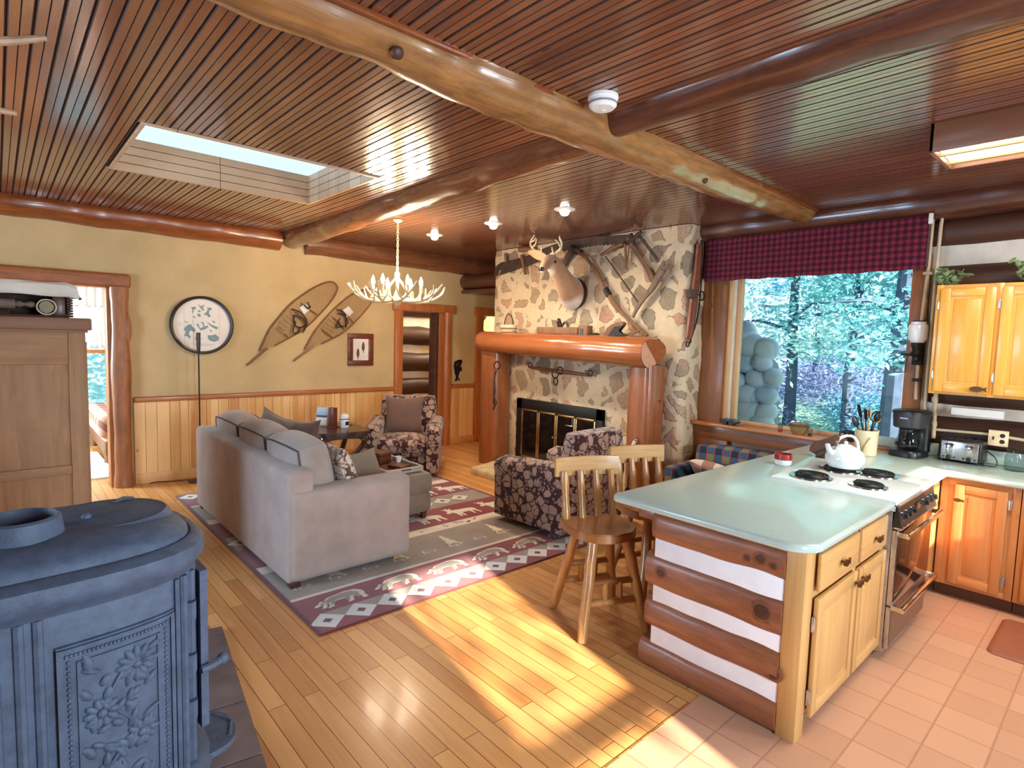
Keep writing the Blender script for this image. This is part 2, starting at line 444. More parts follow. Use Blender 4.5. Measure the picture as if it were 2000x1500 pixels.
M['islelog'] = wood('island_log', S(168,106,72), S(122,74,50), 'Y', .42, .15, 1, 24, 1.6, kscale=2.4, mott=.6, bump=.4)
M['chinkw'] = plain('white_chinking', S(226,228,234), .85, var=.05, scale=10, bump=.3)
M['sofa'] = fabric('taupe_fabric', S(170,154,146), .12)
M['cush'] = fabric('grey_cushion', S(168,154,144), .12)
M['ott'] = fabric('taupe_ottoman', S(134,116,100), .12)
M['brownpil'] = fabric('brown_pillow', S(110,84,74), .1)
M['floral'] = floral('floral_fabric', S(66,40,42), S(186,156,138), S(166,136,122))
M['armoire'] = wood('limed_wood', S(192,146,100), S(142,100,66), 'Z', .6, 0, 0, 14, .9, mott=.35)
M['armoirex'] = wood('limed_wood_rail', S(192,146,100), S(142,100,66), 'X', .6, 0, 0, 14, .9, mott=.35)
M['crate'] = wood('dark_crate', S(92,56,34), S(52,30,18), 'X', .7, 0, .5)
M['linen'] = fabric('white_linen', S(222,214,200), .06)
M['stoolseat'] = wood('stool_seat', S(170,112,62), S(128,76,36), 'X', .3, .35, 0, 10, 1)
M['stoolleg'] = wood('stool_log', S(206,156,92), S(156,100,52), 'Z', .3, .35, .6, 16, 1, mott=.35)
M['stoolrail'] = wood('stool_rail', S(206,168,110), S(172,130,78), 'X', .35, .3, .3, 14, 1)
M['dkwood'] = wood('dark_carved_wood', S(92,54,36), S(50,27,18), 'X', .32, .3, 0, 14, 1)
M['tray'] = wood('grey_tray', S(190,176,160), S(150,134,118), 'X', .6, 0, 0)
M['boxwood'] = wood('box_wood', S(112,62,36), S(76,38,22), 'X', .4, .1, 0)
M['bone'] = plain('antler_bone', S(206,188,150), .45, 0, .12, 18, coat=.1)
M['antlerd'] = plain('dark_antler', S(170,140,112), .5, 0, .2, 18)
M['fur'] = (lambda t: (t.bump(t.noise(t.coord((60,60,60)), 1, 4), .5, .006), t.fin(t.mix(t.noise(t.coord((7,7,7)), 1, 4), S(196,154,118), S(150,108,78)), .9, 0, 0, .2, Sheen_Weight=.4))[1])(NT('deer_fur'))
M['furwhite'] = fabric('white_fur', S(236,226,212), .06)
M['furear'] = fabric('ear_fur', S(222,180,138), .1)
M['eye'] = plain('glass_eye', S(14,10,8), .05, 0, 0, coat=1)
M['oldwood'] = wood('weathered_wood', S(150,108,76), S(96,64,44), 'Z', .7, 0, .3, 10, 1)
M['greywood'] = wood('grey_wood', S(146,122,104), S(92,72,58), 'Z', .75, 0, .2, 12, 1)
M['ash'] = wood('bent_ash', S(150,100,58), S(110,68,36), 'X', .45, .1, 0)
M['rawhide'] = plain('rawhide', S(176,136,88), .6)
M['leather'] = plain('dark_leather', S(52,36,28), .6, 0, .3)
M['paper'] = plain('map_paper', S(232,222,208), .8, var=.03)
M['lake'] = plain('lake_blue', S(126,148,150), .8, var=.1)
M['frame_dk'] = plain('dark_frame', S(44,28,22), .35, 0, .15)
M['redframe'] = wood('mahogany_frame', S(128,62,34), S(86,36,18), 'X', .4, .2, 0)
M['clear'] = glass('clear_glass', (.82,.86,.86,1))
M['pane'] = glass('window_pane', (.9,.97,1,1), 0, 1.12)
M['fireglass'] = plain('smoked_glass', S(22,16,16), .08, 0, .2, spec=.6)
M['ovenglass'] = plain('oven_black_glass', S(14,10,9), .03, .0, .1, coat=1, Specular_Tint=(1,1,1,1))
M['dkfloor'] = plain('charcoal', S(40,38,40), .7)
M['leaf'] = plain('leaf_green', S(120,140,96), .6, 0, .35, 20)
# ================================================================ the room
CZ = 2.95; XE = 5.58; YN = 7.4; YS = -1.6; XW = -3.0
SKX = (.70, 2.21); SKY = (4.08, 5.37)
def mat_ceiling():
    t = NT('beadboard_ceiling'); co = t.coord(); x, y, z = t.sep(co)
    cell = t.math('FLOOR', t.math('DIVIDE', x, .0415))
    wn = t.N('ShaderNodeTexWhiteNoise', noise_dimensions='1D'); t.L(cell, wn.inputs['W'])
    g = t.noise(t.coord((22, 1.2, 1)), 1, 4, .6, .6)
    f = t.math('ADD', t.math('MULTIPLY', wn.outputs['Value'], .35), t.math('MULTIPLY', g, .75))
    col = t.ramp(f, [(.2, S(92, 52, 36)), (.9, S(146, 92, 64))])
    kn = t.ramp(t.vor(t.coord((6, 2.2, 1)), 1), [(.03, (1,1,1,1)), (.08, (0,0,0,1))])
    col = t.mix(t.math('MULTIPLY', kn, .8), col, S(46, 20, 12))
    return t.fin(col, .19, 0, .6)
M['ceil'] = mat_ceiling()
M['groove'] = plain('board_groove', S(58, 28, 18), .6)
b = MB(); w = .083; g = .0075
x = XW
while x < 6.9:
    segs = [(YS-.2, YN+.15)]
    x1 = x+w
    if x1 > SKX[0]+.001 and x < SKX[1]-.001: segs = [(YS-.2, SKY[0]), (SKY[1], YN+.15)]
    for y0, y1 in segs:
        for q0, q1 in ((x+g, x+w*.5-.0025), (x+w*.5+.0025, x+w-g)):
            b.add([(q0,y0,CZ),(q1,y0,CZ),(q1,y1,CZ),(q0,y1,CZ)], [(0,3,2,1)], 0)
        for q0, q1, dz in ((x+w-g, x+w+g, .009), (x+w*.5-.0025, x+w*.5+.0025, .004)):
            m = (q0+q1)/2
            b.add([(q0,y0,CZ),(m,y0,CZ+dz),(q1,y0,CZ),(q0,y1,CZ),(m,y1,CZ+dz),(q1,y1,CZ)], [(0,3,4,1),(1,4,5,2)], 1)  # groove faces darker than the boards, groove shade deepened by colour
    x += w
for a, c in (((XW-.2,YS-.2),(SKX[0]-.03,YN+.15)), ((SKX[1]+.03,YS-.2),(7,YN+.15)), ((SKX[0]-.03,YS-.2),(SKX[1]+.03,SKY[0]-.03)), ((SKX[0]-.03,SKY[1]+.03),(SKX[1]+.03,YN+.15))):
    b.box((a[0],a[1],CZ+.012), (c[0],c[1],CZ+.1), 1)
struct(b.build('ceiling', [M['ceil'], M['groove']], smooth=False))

# floors
b = MB(); b.box((XW-.1, 1.35, -.06), (7.0, 10.7, 0)); struct(b.build('floor', M['floor']))
M['tile'] = (lambda t: t)(None)
def mat_tile():
    t = NT('terracotta_tile'); v = t.coord((1,1,1), (0,0,0), 'Object')
    br = t.N('ShaderNodeTexBrick', offset=0, squash=1); s = br.inputs
    s['Scale'].default_value = 1; s['Brick Width'].default_value = .212; s['Row Height'].default_value = .212
    s['Mortar Size'].default_value = .0045; s['Mortar Smooth'].default_value = .2
    s['Color1'].default_value = S(200,152,122); s['Color2'].default_value = S(184,136,108); s['Mortar'].default_value = S(164,118,90)
    t.L(v, br.inputs['Vector'])
    n = t.noise(v, 14, 4, .6)
    col = t.mix(t.math('MULTIPLY', n, .4), br.outputs['Color'], S(196,152,122))
    t.bump(t.math('SUBTRACT', t.math('MULTIPLY', n, .2), br.outputs['Fac']), .4, .004)
    return t.fin(col, .42, 0, .1)
M['tile'] = mat_tile()
# origin of the slab sits on a grout crossing so the grid lands where the photo has it
b = MB(); b.box((-.212*15+.54+.212*1-.0, .53-.212*11, -.06), (.54+.212*25, 1.35, .002))
o = b.build('floor_tile', M['tile'])
me = o.data; off = Vector((o.location.x-(2.99), o.location.y-.53, 0))
for vv in me.vertices: vv.co += Vector((off.x, off.y, 0))
o.location.x -= off.x; o.location.y -= off.y
struct(o)
b = MB(); b.box((XW, 1.342, 0), (2.45, 1.356, .003), 0, .001); struct(b.build('trim_1', M['floor']))

# ---- north wall: openings (x0, x1, top)
OPN = [(-.16, .88, 2.15), (4.46, 5.18, 2.09), (6.0, 6.72, 2.09)]
b = MB(); px_ = XW
for x0, x1, zt in OPN:
    b.box((px_, YN, 0), (x0, YN+.16, CZ)); b.box((x0, YN, zt), (x1, YN+.16, CZ)); px_ = x1
b.box((px_, YN, 0), (7.0, YN+.16, CZ))
struct(b.build('wall_north', M['plaster']))
# wainscot boards
b = MB(); random.seed(3)
for xa, xb in ((1.09, 4.33), (5.33, 5.84), (XW+.02, -.37)):
    x = xa
    while x < xb-.01:
        ww = min(random.choice((.09, .11, .13, .1)), xb-x)
        b.box((x+.0015, YN-.02, .10), (x+ww-.0015, YN, .92), 0, .003, 1); x += ww
    b.box((xa, YN-.011, .1), (xb, YN-.002, .92), 1)
M['pinev'] = (lambda t: None)(None)
def mat_pinev():
    t = NT('pine_wainscot'); co = t.coord(); x, y, z = t.sep(co)
    wn = t.N('ShaderNodeTexWhiteNoise', noise_dimensions='1D'); t.L(t.math('FLOOR', t.math('DIVIDE', x, .108)), wn.inputs['W'])
    g = t.noise(t.coord((13, 4, .9)), 1, 5, .6, 1.0)
    f = t.math('ADD', t.math('MULTIPLY', wn.outputs['Value'], .42), t.math('MULTIPLY', g, .62))
    col = t.ramp(f, [(.22, S(240,196,132)), (.62, S(224,166,98)), (.9, S(186,114,58))])
    kn = t.ramp(t.vor(t.coord((5, 5, 3.1)), 1), [(.045, (1,1,1,1)), (.1, (0,0,0,1))])
    col = t.mix(t.math('MULTIPLY', kn, .9), col, S(96,50,24))
    return t.fin(col, .42, 0, .1)
M['pinev'] = mat_pinev()
struct(b.build('trim_2', [M['pinev'], M['groove']]))
for i, (xa, xb) in enumerate(((1.09, 4.33), (5.33, 5.84))):
    b = MB(); b.box((xa, YN-.045, .915), (xb, YN, .975), 0, .014, 3); struct(b.build('trim_%d' % (3+i), M['pine_trim']))
b = MB(); b.box((1.09, YN-.03, 0), (4.33, YN, .115), 0, .006); b.box((5.33, YN-.03, 0), (5.84, YN, .115), 0, .006)
struct(b.build('baseboard_north', M['pine']))

# rough log casing of the bedroom doorway
def rough_post(b, x, y, z0, z1, rx, ry, seed, mi=0):
    rnd = random.Random(seed); rings = []; n = 26
    for i in range(n+1):
        z = lerp(z0, z1, i/n); k = 1+.07*math.sin(z*5+seed)+.05*rnd.uniform(-1, 1)
        rings.append([(x+rx*k*math.copysign(abs(math.cos(a))**.7, math.cos(a)), y+ry*k*math.copysign(abs(math.sin(a))**.7, math.sin(a)), z) for a in [2*PI*j/16 for j in range(16)]])
    b.loft(rings, mi)
b = MB(); rough_post(b, .985, YN-.03, 0, 2.16, .085, .07, 2)
b.box((.87, YN-.02, 0), (.93, YN+.17, 2.15), 0, .01)
b.ell((1.05, YN-.075, 1.72), (.035, .03, .16), 0)
struct(b.build('trim_6', wood('log_casing', S(194,124,72), S(140,82,44), 'Z', .5, .0, 1, 15, .9, bump=.4, mott=.6)))
b = MB(); b.box((-.5, YN-.075, 2.15), (1.09, YN+.02, 2.30), 0, .03, 3); struct(b.build('trim_7', wood('log_lintel', S(188,114,64), S(134,72,36), 'X', .5, .0, 1, 15, .9, bump=.4, mott=.6)))
b = MB(); rough_post(b, -.26, YN-.03, 0, 2.16, .09, .07, 4); struct(b.build('trim_8', M['pine_z']))
# casing of the hall doorway and of the passage doorway
b = MB(); b.box((4.33, YN-.05, 0), (4.46, YN+.17, 2.1), 0, .012); b.box((5.06, YN+.0, 0), (5.12, YN+.17, 2.09), 1, .006); b.box((5.12, YN-.01, 0), (5.20, YN+.17, 2.1), 0, .006)
rough_post(b, 5.265, YN-.03, 0, 2.1, .065, .06, 9)
b.box((4.29, YN-.06, 2.09), (5.42, YN+.01, 2.22), 0, .02)
struct(b.build('door_2', [M['pine_z'], M['log_dark']]))
b = MB(); b.box((5.84, YN-.04, 0), (5.99, YN+.17, 2.1), 0, .01); b.box((6.72, YN-.04, 0), (6.84, YN+.17, 2.1), 0, .01); b.box((5.8, YN-.05, 2.09), (6.9, YN+.01, 2.22), 0, .015)
struct(b.build('door_3', M['pine_z']))

# ---- hall and bedroom beyond
b = MB(); random.seed(5)
for z, r in ((.12, .17), (.47, .14), (.85, .15), (1.27, .17), (1.72, .17), (2.2, .17)):
    pts = [(lerp(3.9, 7.0, i/14), 8.55+random.uniform(-.01, .01), z+random.uniform(-.012, .012)) for i in range(15)]
    b.tube(pts, [r*random.uniform(.94, 1.05) for _ in pts], 18, 0)
b.box((3.9, 8.5, 0), (7.0, 8.7, 2.6), 1)
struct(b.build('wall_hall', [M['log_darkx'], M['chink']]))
b = MB(); b.box((3.85, YN+.16, 0), (4.0, 8.7, 2.6)); b.box((6.9, YN+.16, 0), (7.1, 8.7, 2.6)); struct(b.build('wall_hall_end', plain('cream_wall', S(232,206,150), .8)))
b = MB(); BX0, BX1, BY = -1.6, 2.3, 10.6
b.box((BX0-.1, YN+.16, 0), (BX0, BY, 2.6)); b.box((BX1, YN+.16, 0), (BX1+.1, BY, 2.6))
b.box((BX0, BY, 0), (.55, BY+.15, 2.6)); b.box((1.27, BY, 0), (BX1, BY+.15, 2.6)); b.box((.55, BY, 0), (1.27, BY+.15, .55)); b.box((.55, BY, 2.3), (1.27, BY+.15, 2.6))
struct(b.build('wall_bedroom', wood('bedroom_panelling', S(160,100,58), S(116,66,36), 'X', .5, 0)))
b = MB(); b.box((BX0-.2, YN+.16, 2.6), (BX1+.2, BY+.2, 2.7)); b.box((3.8, YN+.16, 2.6), (7.2, 8.8, 2.7)); struct(b.build('ceiling_back', M['plaster']))
b = MB()
for a, c in (((.55,BY-.02,.5),(.6,BY+.1,2.3)), ((1.225,BY-.02,.5),(1.28,BY+.1,2.3)), ((.55,BY-.02,.5),(1.28,BY+.1,.57)), ((.55,BY-.02,2.25),(1.28,BY+.1,2.31)), ((.55,BY,1.33),(1.28,BY+.06,1.38))): b.box(a, c, 0, .006)
win3 = struct(b.build('window_3', M['pine_z']))
b = MB(); b.box((.6, BY+.05, .57), (1.225, BY+.056, 2.25)); struct(b.build('pane', M['pane'], win3))
# tied-back curtain
cu = MB(); n = 40; rows = 22
vs = []; fs = []
for j in range(rows+1):
    t_ = j/rows; z = lerp(2.3, 1.42, t_)
    for i in range(n+1):
        s_ = i/n
        gather = lerp(1, .34, min(1, t_*1.25)**1.3)
        x = 1.30-(s_*.8)*gather-.02
        vs.append((x, BY-.05+.005*math.sin(s_*26)*(1-.4*t_), z))
for j in range(rows):
    for i in range(n): fs.append((j*(n+1)+i, (j+1)*(n+1)+i, (j+1)*(n+1)+i+1, j*(n+1)+i+1))
cu.add(vs, fs)
vs2 = []; fs2 = []
for j in range(5):
    for i in range(n+1): vs2.append((lerp(.5, 1.34, i/n), BY-.075+.006*math.sin(i*1.3), 2.36-.08*j-(.03 if j == 4 and i % 2 else 0)))
for j in range(4):
    for i in range(n): fs2.append((j*(n+1)+i, (j+1)*(n+1)+i, (j+1)*(n+1)+i+1, j*(n+1)+i+1))
cu.add(vs2, fs2)
t = NT('sheer_curtain'); t.fin(S(236,230,226), .9); t.b.inputs['Transmission Weight'].default_value = .0
M['sheer'] = t.m
tr = t.N('ShaderNodeBsdfTranslucent'); tr.inputs['Color'].default_value = S(244,240,238); mx = t.N('ShaderNodeMixShader'); mx.inputs[0].default_value = .5
t.L(t.b.outputs[0], mx.inputs[1]); t.L(tr.outputs[0], mx.inputs[2]); t.L(mx.outputs[0], t.out.inputs['Surface'])
o = cu.build('curtain', M['sheer']); so = o.modifiers.new('thick', 'SOLIDIFY'); so.thickness = .003
tag(o, 'white ruffled curtain tied back across the bedroom window', 'curtain')
# bed
wr = MB(); pr_ = [(.45, 7.9), (1.0, 7.85), (.98, 9.5), (.42, 9.55)]
wr.loft([[(x+(.72-x)*k, y+(8.7-y)*k*.4, z) for x, y in pr_] for z, k in ((.001,0), (.02,0), (.03,.05))]); tag(wr.build('white_rug', M['linen']), 'white fluffy rug on the bedroom floor through the left doorway', 'rug')
bed = thing('bed', 'bed with plaid quilt seen through the left doorway', 'bed', (1.5, 9.4, 0))
b = MB(); b.box((.95, 8.6, .28), (2.28, 10.2, .5), 0, .05); b.build('mattress', M['linen'], bed)
def mat_quilt():
    t = NT('plaid_quilt'); x, y, z = t.sep(t.coord())
    a = t.math('GREATER_THAN', t.math('FRACT', t.math('MULTIPLY', y, 4)), .6); c = t.math('GREATER_THAN', t.math('FRACT', t.math('MULTIPLY', t.math('ADD', x, z), 4)), .6)
    return t.fin(t.ramp(t.math('MULTIPLY', t.math('ADD', a, c), .5), [(.2, S(226,206,186)), (.5, S(176,130,112)), (.8, S(120,84,74))], 'CONSTANT'), .9)
b = MB(); b.box((.9, 8.55, .34), (2.29, 10.25, .62), 0, .07, 3); b.build('quilt', mat_quilt(), bed)
b = MB(); b.box((.97, 8.62, .12), (1.05, 10.2, .28), 0, .01); b.box((.97, 8.62, .12), (2.28, 8.7, .28), 0, .01); b.build('side_rail', M['oldwood'], bed)
for px, py in ((1.0, 8.66), (2.22, 8.66), (1.0, 10.16), (2.22, 10.16)):
    b = MB(); b.cyl((px, py, 0), (px, py, .34), .045); b.build('leg', M['oldwood'], bed)
b = MB(); b.box((.92, 10.3, .42), (1.24, 10.58, .62), 0, .01)
nt = thing('small_chest', 'low dark wooden chest below the bedroom window', 'chest', (.9, 10.4, 0))
b = MB(); b.box((.35, 10.25, .06), (1.0, 10.56, .42), 0, .01); b.build('body', M['crate'], nt)
b = MB(); b.box((.33, 10.23, .42), (1.02, 10.57, .46), 0, .008); b.build('lid', M['boxwood'], nt)

# ---- east wall: round logs and chinking, opening for the picture window
WY0, WY1, WZ0, WZ1 = 1.325, 2.86, .925, 2.44
b = MB()
b.box((XE+.03, YS-.2, 0), (XE+.2, WY0-.0, CZ), 1); b.box((XE+.03, WY1, 0), (XE+.2, 3.25, CZ), 1)
b.box((XE+.03, WY0, 0), (XE+.2, WY1, WZ0-.02), 1); b.box((XE+.03, WY0, WZ1), (XE+.2, WY1, CZ), 1)
random.seed(11)
def wall_log(z, r, y0, y1):
    n = max(4, int((y1-y0)/.25)); pts = [(XE+.085, lerp(y0, y1, i/n), z+random.uniform(-.006, .006)) for i in range(n+1)]
    b.tube(pts, [r*random.uniform(.95, 1.04) for _ in pts], 20, 0)
for z, r in ((2.30, .13), (1.97, .14), (1.66, .14), (1.40, .105), (1.10, .14)): wall_log(z, r, YS, 1.17)
wall_log(2.68, .12, YS, 3.24)
struct(b.build('wall_east', [M['log_dark'], M['chink']]))
b = MB(); b.box((6.85, 6.2, 0), (7.0, YN+.1, CZ)); b.box((XE+.05, 6.1, 0), (6.9, 6.27, CZ)); struct(b.build('wall_east_passage', M['plaster']))
b = MB(); b.tube([(5.62, lerp(6.3, 7.39, i/6), 2.60+.004*(i % 2)) for i in range(7)], .12, 16); b.box((5.54, 6.3, 2.42), (5.72, 7.4, 2.475), 0, .008)
tag(b.build('header_log', M['beam_dark']), 'short dark header log above the passage left of the stone chimney', 'log')
# south and west walls with their windows
def wall_y(name, y, holes, x0, x1, mat):
    b = MB(); x = x0
    for h0, h1, z0, z1 in holes:
        b.box((x, y, 0), (h0, y-.16, CZ)); b.box((h0, y, 0), (h1, y-.16, z0)); b.box((h0, y, z1), (h1, y-.16, CZ)); x = h1
    b.box((x, y, 0), (x1, y-.16, CZ)); return struct(b.build(name, mat))
SW = [(.89, 1.67, .55, 2.23), (3.66, 4.43, 1.45, 2.08)]
wall_y('wall_south', YS, SW, XW-.16, 7, M['plaster'])
def frame_y(name, y, h, rails=(), mull=()):
    b = MB(); x0, x1, z0, z1 = h; f = .045
    b.box((x0-f, y-.1, z0-f), (x0, y+.02, z1+f), 0, .005); b.box((x1, y-.1, z0-f), (x1+f, y+.02, z1+f), 0, .005)
    b.box((x0, y-.1, z0-f), (x1, y+.02, z0), 0, .005); b.box((x0, y-.1, z1), (x1, y+.02, z1+f), 0, .005)
    for r, th in rails: b.box((x0, y-.07, r-th/2), (x1, y-.03, r+th/2))
    for m in mull: b.box((m-.012, y-.06, z0), (m+.012, y-.04, z1))
    return struct(b.build(name, M['pine_z']))
frame_y('window_4', YS, SW[0], ((1.36, .085),))
frame_y('window_5', YS, SW[1], ((1.9, .012), (2.0, .012)))
b = MB(); y0_, y1_, z0_, z1_ = 2.9, 5.9, .7, 2.3
b.box((XW, YS, 0), (XW-.16, y0_, CZ)); b.box((XW, y1_, 0), (XW-.16, YN+.16, CZ)); b.box((XW, y0_, 0), (XW-.16, y1_, z0_)); b.box((XW, y0_, z1_), (XW-.16, y1_, CZ))
struct(b.build('wall_west', M['plaster']))
b = MB()
for yy in (y0_-.04, 3.9, 4.9, y1_): b.box((XW-.1, yy, z0_), (XW+.02, yy+.05, z1_), 0, .004)
b.box((XW-.1, y0_, z0_-.05), (XW+.04, y1_, z0_), 0, .004); b.box((XW-.1, y0_, z1_), (XW+.02, y1_, z1_+.05), 0, .004)
struct(b.build('window_6', M['pine_z']))

# ---- picture window
b = MB()
b.box((XE-.0, WY1, WZ0), (XE+.2, WY1+.05, WZ1), 0, .004); b.box((XE+.09, WY1-.045, WZ0), (XE+.16, WY1, WZ1), 0, .004)
b.box((XE, WY0-.05, WZ0), (XE+.2, WY0, WZ1), 0, .004)
b.box((XE, WY0-.05, WZ1), (XE+.2, WY1+.05, WZ1+.05), 0, .004); b.box((XE+.1, WY0, WZ0), (XE+.15, WY1, WZ0+.035), 0, .004)
win1 = struct(b.build('window_1', M['jamb']))
b = MB(); b.box((XE+.125, WY0, WZ0), (XE+.131, WY1, WZ1)); struct(b.build('pane', M['pane'], win1))
b = MB(); b.box((XE-.035, WY1+.045, .0), (XE+.03, 3.24, 2.5), 0, .006); struct(b.build('trim_9', M['case_brown']))
b = MB(); b.box((XE-.035, 1.205, .95), (XE+.03, WY0-.0, 2.5), 0, .006); struct(b.build('trim_10', wood('brown_board_casing', S(172,110,54), S(124,70,32), 'Z', .45, .1, .8)))
b = MB(); b.box((XE-.16, WY0-.12, .895), (XE+.13, 3.2, .93), 0, .008); struct(b.build('trim_11', M['pine_y']))
b = MB(); b.box((XE-.1, WY0-.1, .76), (XE+.03, 3.2, .895), 0, .004); b.box((XE-.06, WY0-.1, .05), (XE+.03, 3.2, .76), 0, .004)
b.box((XE-.1, 2.78, .05), (XE-.04, 3.2, .76), 0, .004); b.box((XE-.1, WY0-.1, .05), (XE-.04, 2.78, .3), 0, .004)
struct(b.build('trim_12', M['apron']))

# ---- skylight shaft
b = MB(); zt = 3.20; nb = 4
for i in range(nb):
    z0 = lerp(CZ-.012, zt, i/nb); z1 = lerp(CZ-.012, zt, (i+1)/nb)-.004
    x0, x1, y0, y1 = SKX[0], SKX[1], SKY[0], SKY[1]; th = .025
    b.box((x0-th, y1, z0), (x1+th, y1+th, z1), 0, .003, 1); b.box((x0-th, y0-th, z0), (x1+th, y0, z1), 0, .003, 1)
    b.box((x0-th, y0, z0), (x0, y1, z1), 0, .003, 1); b.box((x1, y0, z0), (x1+th, y1, z1), 0, .003, 1)
b.box((x0-.03, y1+.025, CZ), (x1+.03, y1+.03, zt), 1); b.box((x0-.03, y0-.03, CZ), (x1+.03, y0-.025, zt), 1)
b.box((x0-.03, y0, CZ), (x0-.025, y1, zt), 1); b.box((x1+.025, y0, CZ), (x1+.03, y1, zt), 1)
M['shaft'] = planks('shaft_pine', S(206,172,140), S(180,138,104), .2, 1.6, 'X', .4, .1)
win2 = struct(b.build('window_2', [M['shaft'], M['groove']]))
b = MB(); b.box((SKX[0]-.03, SKY[0]-.03, zt), (SKX[1]+.03, SKY[1]+.03, zt+.006)); struct(b.build('pane', M['pane'], win2))

# ---- roof logs
def log(name, p0, p1, r0, r1, mat, label, seed, wob=.012, knots=(), prof=None):
    rnd = random.Random(seed); p0, p1 = Vector(p0), Vector(p1); n = max(8, int((p1-p0).length/.22)); b = MB()
    pts = []; rr = []
    for i in range(n+1):
        p = p0.lerp(p1, i/n)+Vector((rnd.uniform(-wob, wob), rnd.uniform(-wob, wob), rnd.uniform(-wob, wob)*.5))
        pts.append(p); rr.append(lerp(r0, r1, i/n)*(1+rnd.uniform(-.03, .03)))
    pts = spline(pts, 3); rr = [lerp(rr[min(i//3, n)], rr[min(i//3+1, n)], (i % 3)/3) for i in range(len(pts))]
    if prof: rr = [prof(p.x)*(1+.025*math.sin(k*1.7+seed)) for k, p in enumerate(pts)]
    b.tube(pts, rr, 24, 0)
    for c, rad, nrm in knots:
        b.ell(c, (rad, rad, rad*.6), 1, 12, 8, Vector(nrm).to_track_quat('Z', 'Y').to_matrix())
    o = b.build(name, [mat, M['log_dark']]); tag(o, label, 'log beam'); return o
log('log_beam', (XW, 2.20, 2.965), (5.62, 2.17, 2.965), .185, .145, M['beam_gold'], 'long golden peeled log beam crossing the ceiling from upper left to the window wall', 3, .008, (((1.22,2.085,2.86),.028,(0,-.7,-.7)), ((3.6,2.09,2.84),.02,(0,-.7,-.7))), lambda x: .120+.034*max(0, min(1, (x-1.25)/.4))-.034*max(0, min(1, (x-3.4)/2)))
log('log_beam', (2.60, YS, 3.0), (2.57, 2.14, 3.0), .165, .125, M['beam_dark'], 'purple-brown log beam over the kitchen, right of the golden beam', 4)
log('log_beam', (2.66, 2.24, 2.995), (2.84, 7.38, 2.955), .135, .165, M['beam_red'], 'red-brown log beam beside the skylight, left of the golden beam', 5)
log('log_beam', (XW, 7.36, 2.92), (2.66, 7.36, 2.885), .125, .14, M['beam_redx'], 'wall-top log above the map on the plaster wall', 6)
log('log_beam', (3.0, 7.37, 2.88), (6.8, 7.38, 2.86), .14, .15, wood('brown_wall_log', S(150,96,62), S(100,56,34), 'X', .35, .25, 1, 15, .9, bump=.4, mott=.6), 'wall-top log on the plaster wall behind the chandelier', 8)  # darker, duller tone than the wall-top log above the map
log('log_beam', (5.56, YS, 2.90), (5.56, 3.22, 2.90), .13, .14, M['beam_dark'], 'dark wall-top log above the checked valance and kitchen cabinets', 9)
b = MB(); b.box((XW, 2.035, CZ-.02), (5.45, 2.06, CZ+.005), 0, .004); struct(b.build('trim_13', M['beam_redx']))
# ================================================================ living room
# ---- rug
RX0, RX1, RY0, RY1 = 1.33, 3.98, 3.06, 6.6
rug = thing('area_rug', 'lodge rug with bears, trees and diamonds under the sofa', 'rug', ((RX0+RX1)/2, (RY0+RY1)/2, 0))
mar, gry, crm, pal, dkm = (fabric('rug_maroon', S(132,58,62), .12), fabric('rug_grey', S(150,134,122), .12), fabric('rug_cream', S(214,198,178), .08), fabric('rug_pale', S(206,204,200), .06), fabric('rug_dark', S(104,52,56), .1))
RM = [mar, gry, crm, pal, dkm]; ZR = .012
b = MB(); b.box((RX0, RY0, 0), (RX1, RY1, ZR), 4)
def band(y0, y1, mi, dz=.0006): b.add([(RX0+.02,y0,ZR+dz),(RX1-.02,y0,ZR+dz),(RX1-.02,y1,ZR+dz),(RX0+.02,y1,ZR+dz)], [(0,1,2,3)], mi)
def bandm(y0, y1, mi): band(y0, y1, mi); band(RY0+RY1-y1, RY0+RY1-y0, mi)
bandm(3.06, 3.30, 0); bandm(3.30, 3.54, 0); bandm(3.54, 3.575, 2); bandm(3.575, 4.09, 1); bandm(4.09, 4.22, 2); bandm(4.22, 4.66, 0)
band(4.66, 5.0, 1)
BEAR = [(0,.25),(.06,.33),(.12,.38),(.16,.48),(.22,.45),(.34,.60),(.5,.64),(.7,.70),(.88,.66),(.97,.52),(1,.38),(.96,.2),(.98,.04),(.9,.0),(.86,.05),(.88,.14),(.82,.24),(.74,.26),(.7,.06),(.6,.0),(.58,.06),(.63,.12),(.62,.28),(.45,.30),(.36,.24),(.32,.04),(.22,.0),(.2,.06),(.26,.12),(.27,.28),(.18,.06),(.1,.06),(.19,.3),(.14,.26),(.05,.2)]
TREE = [(.5,1),(.62,.8),(.56,.8),(.72,.58),(.63,.58),(.82,.34),(.7,.34),(.95,.1),(.55,.1),(.55,0),(.45,0),(.45,.1),(.05,.1),(.3,.34),(.18,.34),(.37,.58),(.28,.58),(.44,.8),(.38,.8)]
MOOSE = [(0,.5),(.05,.62),(.12,.66),(.1,.85),(.02,1.0),(.14,.92),(.2,1.02),(.24,.88),(.34,.96),(.28,.74),(.45,.70),(.8,.66),(.96,.6),(1,.45),(.95,.3),(.98,.02),(.92,0),(.86,.28),(.8,.34),(.76,.02),(.7,0),(.7,.32),(.45,.36),(.42,.02),(.36,0),(.34,.3),(.28,.02),(.22,0),(.24,.36),(.18,.5),(.06,.44)]
